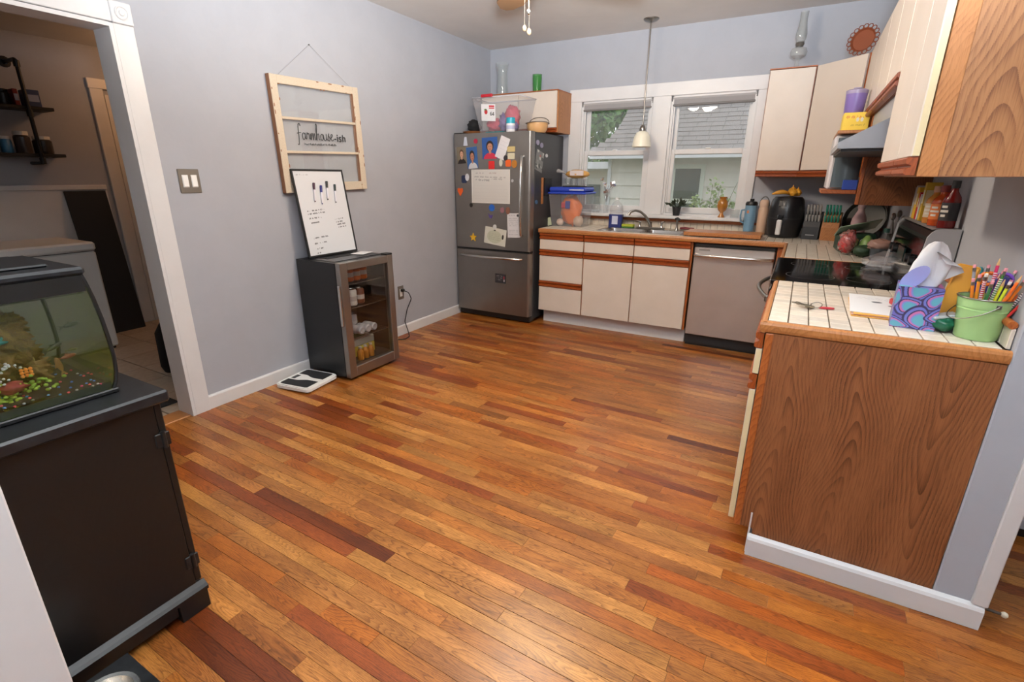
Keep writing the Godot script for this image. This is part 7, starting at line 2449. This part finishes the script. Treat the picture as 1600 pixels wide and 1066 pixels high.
# ------------------------------------------------------------------ on the peninsula
func build_peninsula_things():
	var K := 0.916
	var c := thing("key_ring", "bunch of keys with red tag on the tiled counter", "keys", v3(3.066, K, 2.780), 10)
	c.scale = Vector3.ONE * 1.15
	var s := sf()
	var ring := []
	for i in 21: ring.append(v3(0.026 + cos(TAU * i / 20.0) * 0.016, 0.013 + sin(TAU * i / 20.0) * 0.011, sin(TAU * i / 20.0) * 0.011))
	tube(s, ring, 0.0014, 6, false)
	fin(s, "ring", M.nickel, c)
	for q in [[-40.0, 0.052], [-12.0, 0.056], [20.0, 0.050]]:
		var b := Basis(Vector3.UP, deg_to_rad(180.0 + q[0]))
		s = sf()
		prism(s, PackedVector2Array([Vector2(0.0, -0.011), Vector2(0.018, -0.011), Vector2(0.022, -0.004), Vector2(q[1], -0.004), Vector2(q[1] + 0.004, 0.0), Vector2(q[1], 0.004), Vector2(q[1] - 0.006, 0.002), Vector2(q[1] - 0.012, 0.005), Vector2(q[1] - 0.018, 0.003), Vector2(0.022, 0.005), Vector2(0.018, 0.011), Vector2(0, 0.011)]), 0.003, b * Basis(Vector3(0, 0, 1), deg_to_rad(8.0)) * Basis(Vector3(1, 0, 0), Vector3(0, 0, -1), Vector3(0, 1, 0)), v3(0.016, 0.002 + 0.0025 * [-40.0, -12.0, 20.0].find(q[0]), 0))
		fin(s, "key", mat("key", rgb(150, 142, 126), 0.35, 0.8), c)
	s = sf()
	prism(s, ellipse(0.022, 0.009, 16), 0.004, Basis(Vector3(1, 0, 0), Vector3(0, 0, -1), Vector3(0, 1, 0)), v3(0.058, 0.001, -0.012))
	fin(s, "tag", paint(190, 56, 66, 0.4), c)
	# envelopes and papers
	var st := [["manila_envelope", "manila envelope at the bottom of the paper stack", rgb(214, 160, 74), 0.000, 3.296, 2.664, 0.180, 0.325, -2.0], ["pink_card", "pale pink card in the paper stack", rgb(222, 180, 170), 0.004, 3.300, 2.660, 0.178, 0.325, -3.5], ["gold_envelope", "golden envelope near the top of the paper stack", rgb(226, 170, 80), 0.008, 3.298, 2.662, 0.178, 0.325, -1.0]]
	for q in st:
		solo(q[0], q[1], "envelope", s0(v3(-q[6] * 0.5, 0, -q[7] * 0.5), v3(q[6] * 0.5, 0.0035, q[7] * 0.5), 0.001), mat("env_%s" % (q[2] as Color).to_html(false), q[2], 0.6), v3(q[4], K + q[3], q[5]), q[8])
	var im := blank(128, 180, rgb(232, 232, 232))
	disc(im, 60, 70, 12, 7, rgb(96, 100, 104))
	disc(im, 96, 96, 14, 5, rgb(50, 52, 60))
	disc(im, 104, 120, 9, 6, rgb(60, 62, 70))
	for y in [30, 42]: scrawl(im, 16, y, 80, 5, rgb(170, 170, 176))
	var ps := sheet(0.182, 0.330, 0.002)
	var o := solo("white_letter", "white printed letter on top of the paper stack", "paper", ps, printed("letter", im, 0.6), v3(3.296, K + 0.0120, 2.645))
	o.rotation_degrees = Vector3(-90, -3, 0)
	solo("red_tape_dispenser", "small red and white block on the paper stack", "dispenser", s0(v3(-0.014, 0, -0.018), v3(0.014, 0.022, 0.018), 0.004), paint(186, 22, 26, 0.4), v3(3.345, K + 0.0146, 2.625), 12)
	# tissue box
	c = thing("tissue_box", "cube tissue box with purple and teal petal print", "tissue box", v3(3.362, K, 2.855), -6)
	var tm := blank(128, 128, rgb(98, 92, 160))
	var cA := rgb(92, 158, 176)
	var cB := rgb(186, 106, 156)
	var cC := rgb(104, 112, 184)
	var cD := rgb(54, 46, 84)
	for q in [[60, 4, 44, 36, 0.0], [40, 54, 38, 24, -0.3], [112, 30, 38, 20, -0.75], [76, 98, 40, 30, 0.9], [126, 82, 34, 24, 2.9], [16, 114, 42, 16, 0.2], [2, 34, 14, 34, 0.1], [112, 126, 26, 14, -0.3]]:
		for ly in [[1.14, cD, 0.0], [0.98, cC, 0.0], [0.80, cD, 1.0], [0.72, cB, 1.5], [0.58, cC.lightened(0.12), 2.5], [0.48, cA, 3.5]]:
			petal(tm, q[0] + ly[2], q[1] + ly[2], q[2] * ly[0], q[3] * ly[0], q[4], ly[1])
	var fm := printed("tissueprint", tm, 0.45)
	s = sf()
	var w := 0.057
	var h := 0.132
	for k in 4:
		var b := Basis(Vector3.UP, PI * 0.5 * k)
		quv(s, [b * v3(-w, 0, w), b * v3(w, 0, w), b * v3(w, h, w), b * v3(-w, h, w)], [Vector2(0, 1), Vector2(1, 1), Vector2(1, 0), Vector2(0, 0)])
	quv(s, [v3(-w, h, w), v3(w, h, w), v3(w, h, -w), v3(-w, h, -w)], [Vector2(0, 0.3), Vector2(0.3, 0.3), Vector2(0.3, 0), Vector2(0, 0)])
	quv(s, [v3(-w, 0, -w), v3(w, 0, -w), v3(w, 0, w), v3(-w, 0, w)], [Vector2(0, 0.3), Vector2(0.3, 0.3), Vector2(0.3, 0), Vector2(0, 0)])
	fin(s, "box", fm, c)
	s = sf(true)
	# rising folded tissue
	var n := 22
	var rows := [[0.0, 0.034, 0.016], [0.03, 0.040, 0.014], [0.07, 0.044, 0.012], [0.105, 0.034, 0.010], [0.128, 0.022, 0.008], [0.138, 0.010, 0.005]]
	var R := []
	for r in rows:
		var L := []
		for i in n:
			var a := TAU * i / n
			var f := 1.0 + 0.22 * sin(a * 3.0 + r[0] * 22.0) + 0.12 * sin(a * 5.0)
			L.append(v3(cos(a) * r[1] * f + r[0] * 0.12, h + r[0], sin(a) * r[2] * f))
		R.append(L)
	s.set_smooth_group(1)
	for j in R.size() - 1:
		for i in n:
			quad(s, R[j][(i + 1) % n], R[j][i], R[j + 1][i], R[j + 1][(i + 1) % n])
	# a corner flopping over to the right
	var W := [v3(0.01, h + 0.115, 0.01), v3(0.045, h + 0.075, 0.02), v3(0.085, h + 0.066, 0.01), v3(0.095, h + 0.050, -0.005), v3(0.05, h + 0.02, 0.0), v3(0.02, h + 0.02, 0.012)]
	for i in range(1, W.size() - 1):
		tri(s, W[0], W[i + 1], W[i])
		tri(s, W[0] - v3(0, 0, 0.002), W[i] - v3(0, 0, 0.002), W[i + 1] - v3(0, 0, 0.002))
	var tp := paint(236, 236, 238, 0.85)
	fin(s, "tissue", tp, c)
	s = sf()
	prism(s, ellipse(0.024, 0.046, 24), 0.001, Basis(Vector3(0, 0, 1), deg_to_rad(-38)), v3(-0.022, h + 0.026, 0.030))
	fin(s, "opening_flap", paint(156, 158, 214, 0.5), c)
	# bucket of pencils
	c = thing("pencil_bucket", "pale green metal bucket with wire handle full of pencils", "bucket", v3(3.508, K, 2.925))
	s = sf()
	lathe(s, [Vector2(0, 0.0), Vector2(0.048, 0.0), Vector2(0.0515, 0.004), Vector2(0.060, 0.088), Vector2(0.0615, 0.0885), Vector2(0.0615, 0.0915), Vector2(0.0605, 0.092), Vector2(0.0610, 0.0965), Vector2(0.0620, 0.097), Vector2(0.0650, 0.124), Vector2(0.0625, 0.124), Vector2(0.058, 0.088), Vector2(0.049, 0.006), Vector2(0, 0.006)], 40)
	fin(s, "pail", paint(158, 196, 132, 0.35), c)
	s = sf()
	var rp := []
	for i in 41: rp.append(v3(cos(TAU * i / 40.0) * 0.0655, 0.124, sin(TAU * i / 40.0) * 0.0655))
	tube(s, rp, 0.0022, 6, false)
	fin(s, "rolled_rim", M.nickel, c)
	s = sf()
	var hp := []
	for i in 17:
		var t := float(i) / 16
		var a := lerpf(deg_to_rad(75.0), deg_to_rad(255.0), t)
		hp.append(v3(cos(a) * (0.066 + 0.012 * sin(PI * t)), 0.108 - 0.050 * sin(PI * t), sin(a) * (0.066 + 0.012 * sin(PI * t))))
	tube(s, hp, 0.0016, 6)
	fin(s, "wire_handle", M.nickel, c)
	s = sf()
	box(s, v3(cos(deg_to_rad(75.0)) * 0.0645, 0.108, sin(deg_to_rad(75.0)) * 0.0645), v3(0.012, 0.012, 0.004), 0.001)
	fin(s, "ear", M.nickel, c)
	var pc := [[rgb(226, 128, 36), "orange"], [rgb(190, 40, 60), "red"], [rgb(70, 130, 60), "green"], [rgb(232, 140, 40), "amber"], [rgb(204, 60, 50), "scarlet"], [rgb(206, 226, 60), "lime"], [rgb(228, 120, 30), "tangerine"], [rgb(60, 44, 60), "dark striped"], [rgb(216, 110, 30), "deep orange"], [rgb(40, 130, 110), "teal"], [rgb(180, 206, 80), "yellow green"], [rgb(200, 40, 90), "crimson"], [rgb(226, 150, 50), "golden"], [rgb(226, 60, 120), "pink dotted"], [rgb(120, 60, 40), "brown"], [rgb(230, 230, 60), "neon yellow"], [rgb(70, 90, 170), "blue"], [rgb(214, 90, 40), "rust"], [rgb(236, 150, 40), "bright yellow orange"], [rgb(230, 110, 40), "glossy orange"], [rgb(60, 120, 70), "forest green"], [rgb(196, 50, 50), "brick red"], [rgb(150, 150, 156), "silver grey"], [rgb(90, 60, 130), "violet"]]
	var places := [[-0.040, 0.028, -10, 6], [-0.028, 0.034, -4, 8], [-0.016, 0.040, 6, 4], [0.000, 0.042, 14, 10], [-0.006, 0.030, 4, 5], [0.010, 0.036, 8, 8], [0.022, 0.036, 14, 10], [0.034, 0.030, 18, 12], [0.042, 0.022, 26, 6], [0.048, 0.012, 30, 8], [0.018, 0.020, 10, 0], [0.000, 0.010, 2, -6], [-0.014, 0.012, -2, -4], [0.036, 0.004, 26, -4], [0.026, -0.006, 12, -8], [0.006, 0.024, 6, 4], [0.046, -0.010, 22, -4], [0.030, 0.016, 20, 4], [-0.030, 0.020, -6, 2], [0.016, 0.044, 10, 12], [-0.022, 0.044, 0, 10], [0.040, 0.036, 22, 14], [-0.036, 0.006, -8, -2], [0.008, -0.004, 4, -4]]
	for i in pc.size():
		var q: Array = places[i]
		var hh := 0.172 + 0.034 * float((i * 7) % 5) / 4.0
		if i in [11, 13]: hh = 0.225
		var pb := Basis(Vector3(0, 0, 1), deg_to_rad(-q[2])) * Basis(Vector3(1, 0, 0), deg_to_rad(q[3]))
		var oo := thing("pencil", "%s pencil standing in the green bucket" % pc[i][1], "pencil", v3(3.508 + q[0] * 0.5, K + 0.012, 2.925 + q[1] * 0.5))
		oo.basis = pb
		s = sf()
		lathe(s, [Vector2(0, 0), Vector2(0.0042, 0.0), Vector2(0.0042, hh - 0.02)], 6)
		fin(s, "barrel", mat("pc%d" % i, pc[i][0], 0.4), oo)
		if i % 4 == 3:
			s = sf()
			lathe(s, [Vector2(0.0042, hh - 0.02), Vector2(0.001, hh + 0.0), Vector2(0, hh)], 6)
			fin(s, "sharpened_tip", paint(216, 176, 120, 0.6), oo)
		else:
			s = sf()
			lathe(s, [Vector2(0.0044, hh - 0.021), Vector2(0.0044, hh - 0.010)], 10)
			fin(s, "ferrule", M.nickel, oo)
			s = sf()
			lathe(s, [Vector2(0.0041, hh - 0.010), Vector2(0.0041, hh - 0.001), Vector2(0, hh)], 10)
			fin(s, "eraser", paint(226, 150, 160, 0.7) if i % 2 == 0 else paint(232, 228, 226, 0.6), oo)
		if i in [1, 2, 7, 11, 13]:
			s = sf()
			for k in 12:
				lathe(s, [Vector2(0.00445, hh * 0.5 + k * 0.0062), Vector2(0.00445, hh * 0.5 + 0.003 + k * 0.0062)], 6)
			fin(s, "white_bands", paint(232, 226, 222, 0.5), oo)
	# things standing behind the pencils in the pail
	c = thing("safety_scissors", "orange and purple scissors handles up in the bucket", "scissors", v3(3.520, K + 0.05, 2.905))
	for q in [[-0.016, rgb(226, 110, 40)], [0.018, rgb(120, 70, 170)]]:
		s = sf()
		var lp := []
		for i in 17: lp.append(v3(q[0] + cos(TAU * i / 16.0) * 0.019, 0.125 + sin(TAU * i / 16.0) * 0.017, 0))
		tube(s, lp, 0.0055, 8, false)
		fin(s, "finger_loop", mat("sci_%s" % (q[1] as Color).to_html(false), q[1], 0.4), c)
	fin(s0(v3(-0.006, 0.0, -0.001), v3(0.006, 0.11, 0.001)), "blade", M.bright_steel, c)
	s = sf(true)
	blob(s, v3(0, 0.155, 0), v3(0.022, 0.018, 0.016), 0.15, 10.0, 14, 10)
	tube(s, [v3(0, 0.02, 0), v3(0, 0.145, 0)], 0.005, 8)
	solo("pompom_pen", "dark blue pompom topped pen in the bucket", "pen", s, paint(44, 42, 100, 0.8), v3(3.538, K + 0.012, 2.915))
	# mug-like blue cup with glue and brushes between bag and bucket
	c = thing("blue_cup", "blue plastic cup holding glue sticks behind the bucket", "cup", v3(3.500, K, 2.795))
	s = sf()
	lathe(s, [Vector2(0, 0), Vector2(0.034, 0), Vector2(0.038, 0.150), Vector2(0.035, 0.150), Vector2(0, 0.01)], 22)
	fin(s, "cup", paint(54, 76, 176, 0.4), c)
	for q in [[-0.016, rgb(226, 206, 70)], [0.006, rgb(40, 130, 140)], [0.02, rgb(140, 144, 150)]]:
		s = sf()
		lathe(s, [Vector2(0, 0.03), Vector2(0.009, 0.03), Vector2(0.009, 0.185), Vector2(0.004, 0.195), Vector2(0, 0.196)], 12, v3(q[0], 0, 0.006))
		fin(s, "glue_stick", mat("gl_%s" % (q[1] as Color).to_html(false), q[1], 0.4), c)
	# padded envelope and bags between box and bucket
	s = sf()
	box(s, v3(0, 0.098, 0), v3(0.058, 0.196, 0.012), 0.005, Basis())
	o = solo("padded_mailer", "upright padded orange mailer in clear film behind tissue box", "envelope", s, paint(222, 156, 52, 0.4), v3(3.440, K + 0.008, 2.838))
	o.rotation_degrees = Vector3(-4, -12, -9)
	s = sf(true)
	blob(s, v3(0, 0.027, 0), v3(0.030, 0.022, 0.03), 0.2, 12.0, 16, 10)
	solo("green_tinsel", "crumpled dark green foil bundle beside the bucket", "foil", s, paint(20, 92, 66, 0.35), v3(3.432, K - 0.0005, 2.905))
	s = sf(true)
	blob(s, v3(0, 0.023, 0), v3(0.020, 0.018, 0.02), 0.2, 12.0, 14, 10)
	solo("blue_foil", "small crumpled blue foil piece beside the bucket", "foil", s, paint(34, 72, 150, 0.4), v3(3.452, K - 0.0005, 2.870))
	o = solo("clear_blister", "clear and grey blister pack on the green bundle", "packaging", s0(v3(-0.035, 0, -0.02), v3(0.035, 0.010, 0.02), 0.003), paint(186, 188, 190, 0.3), v3(3.432, K + 0.045, 2.895), 20)
	o.rotation_degrees.z = 10
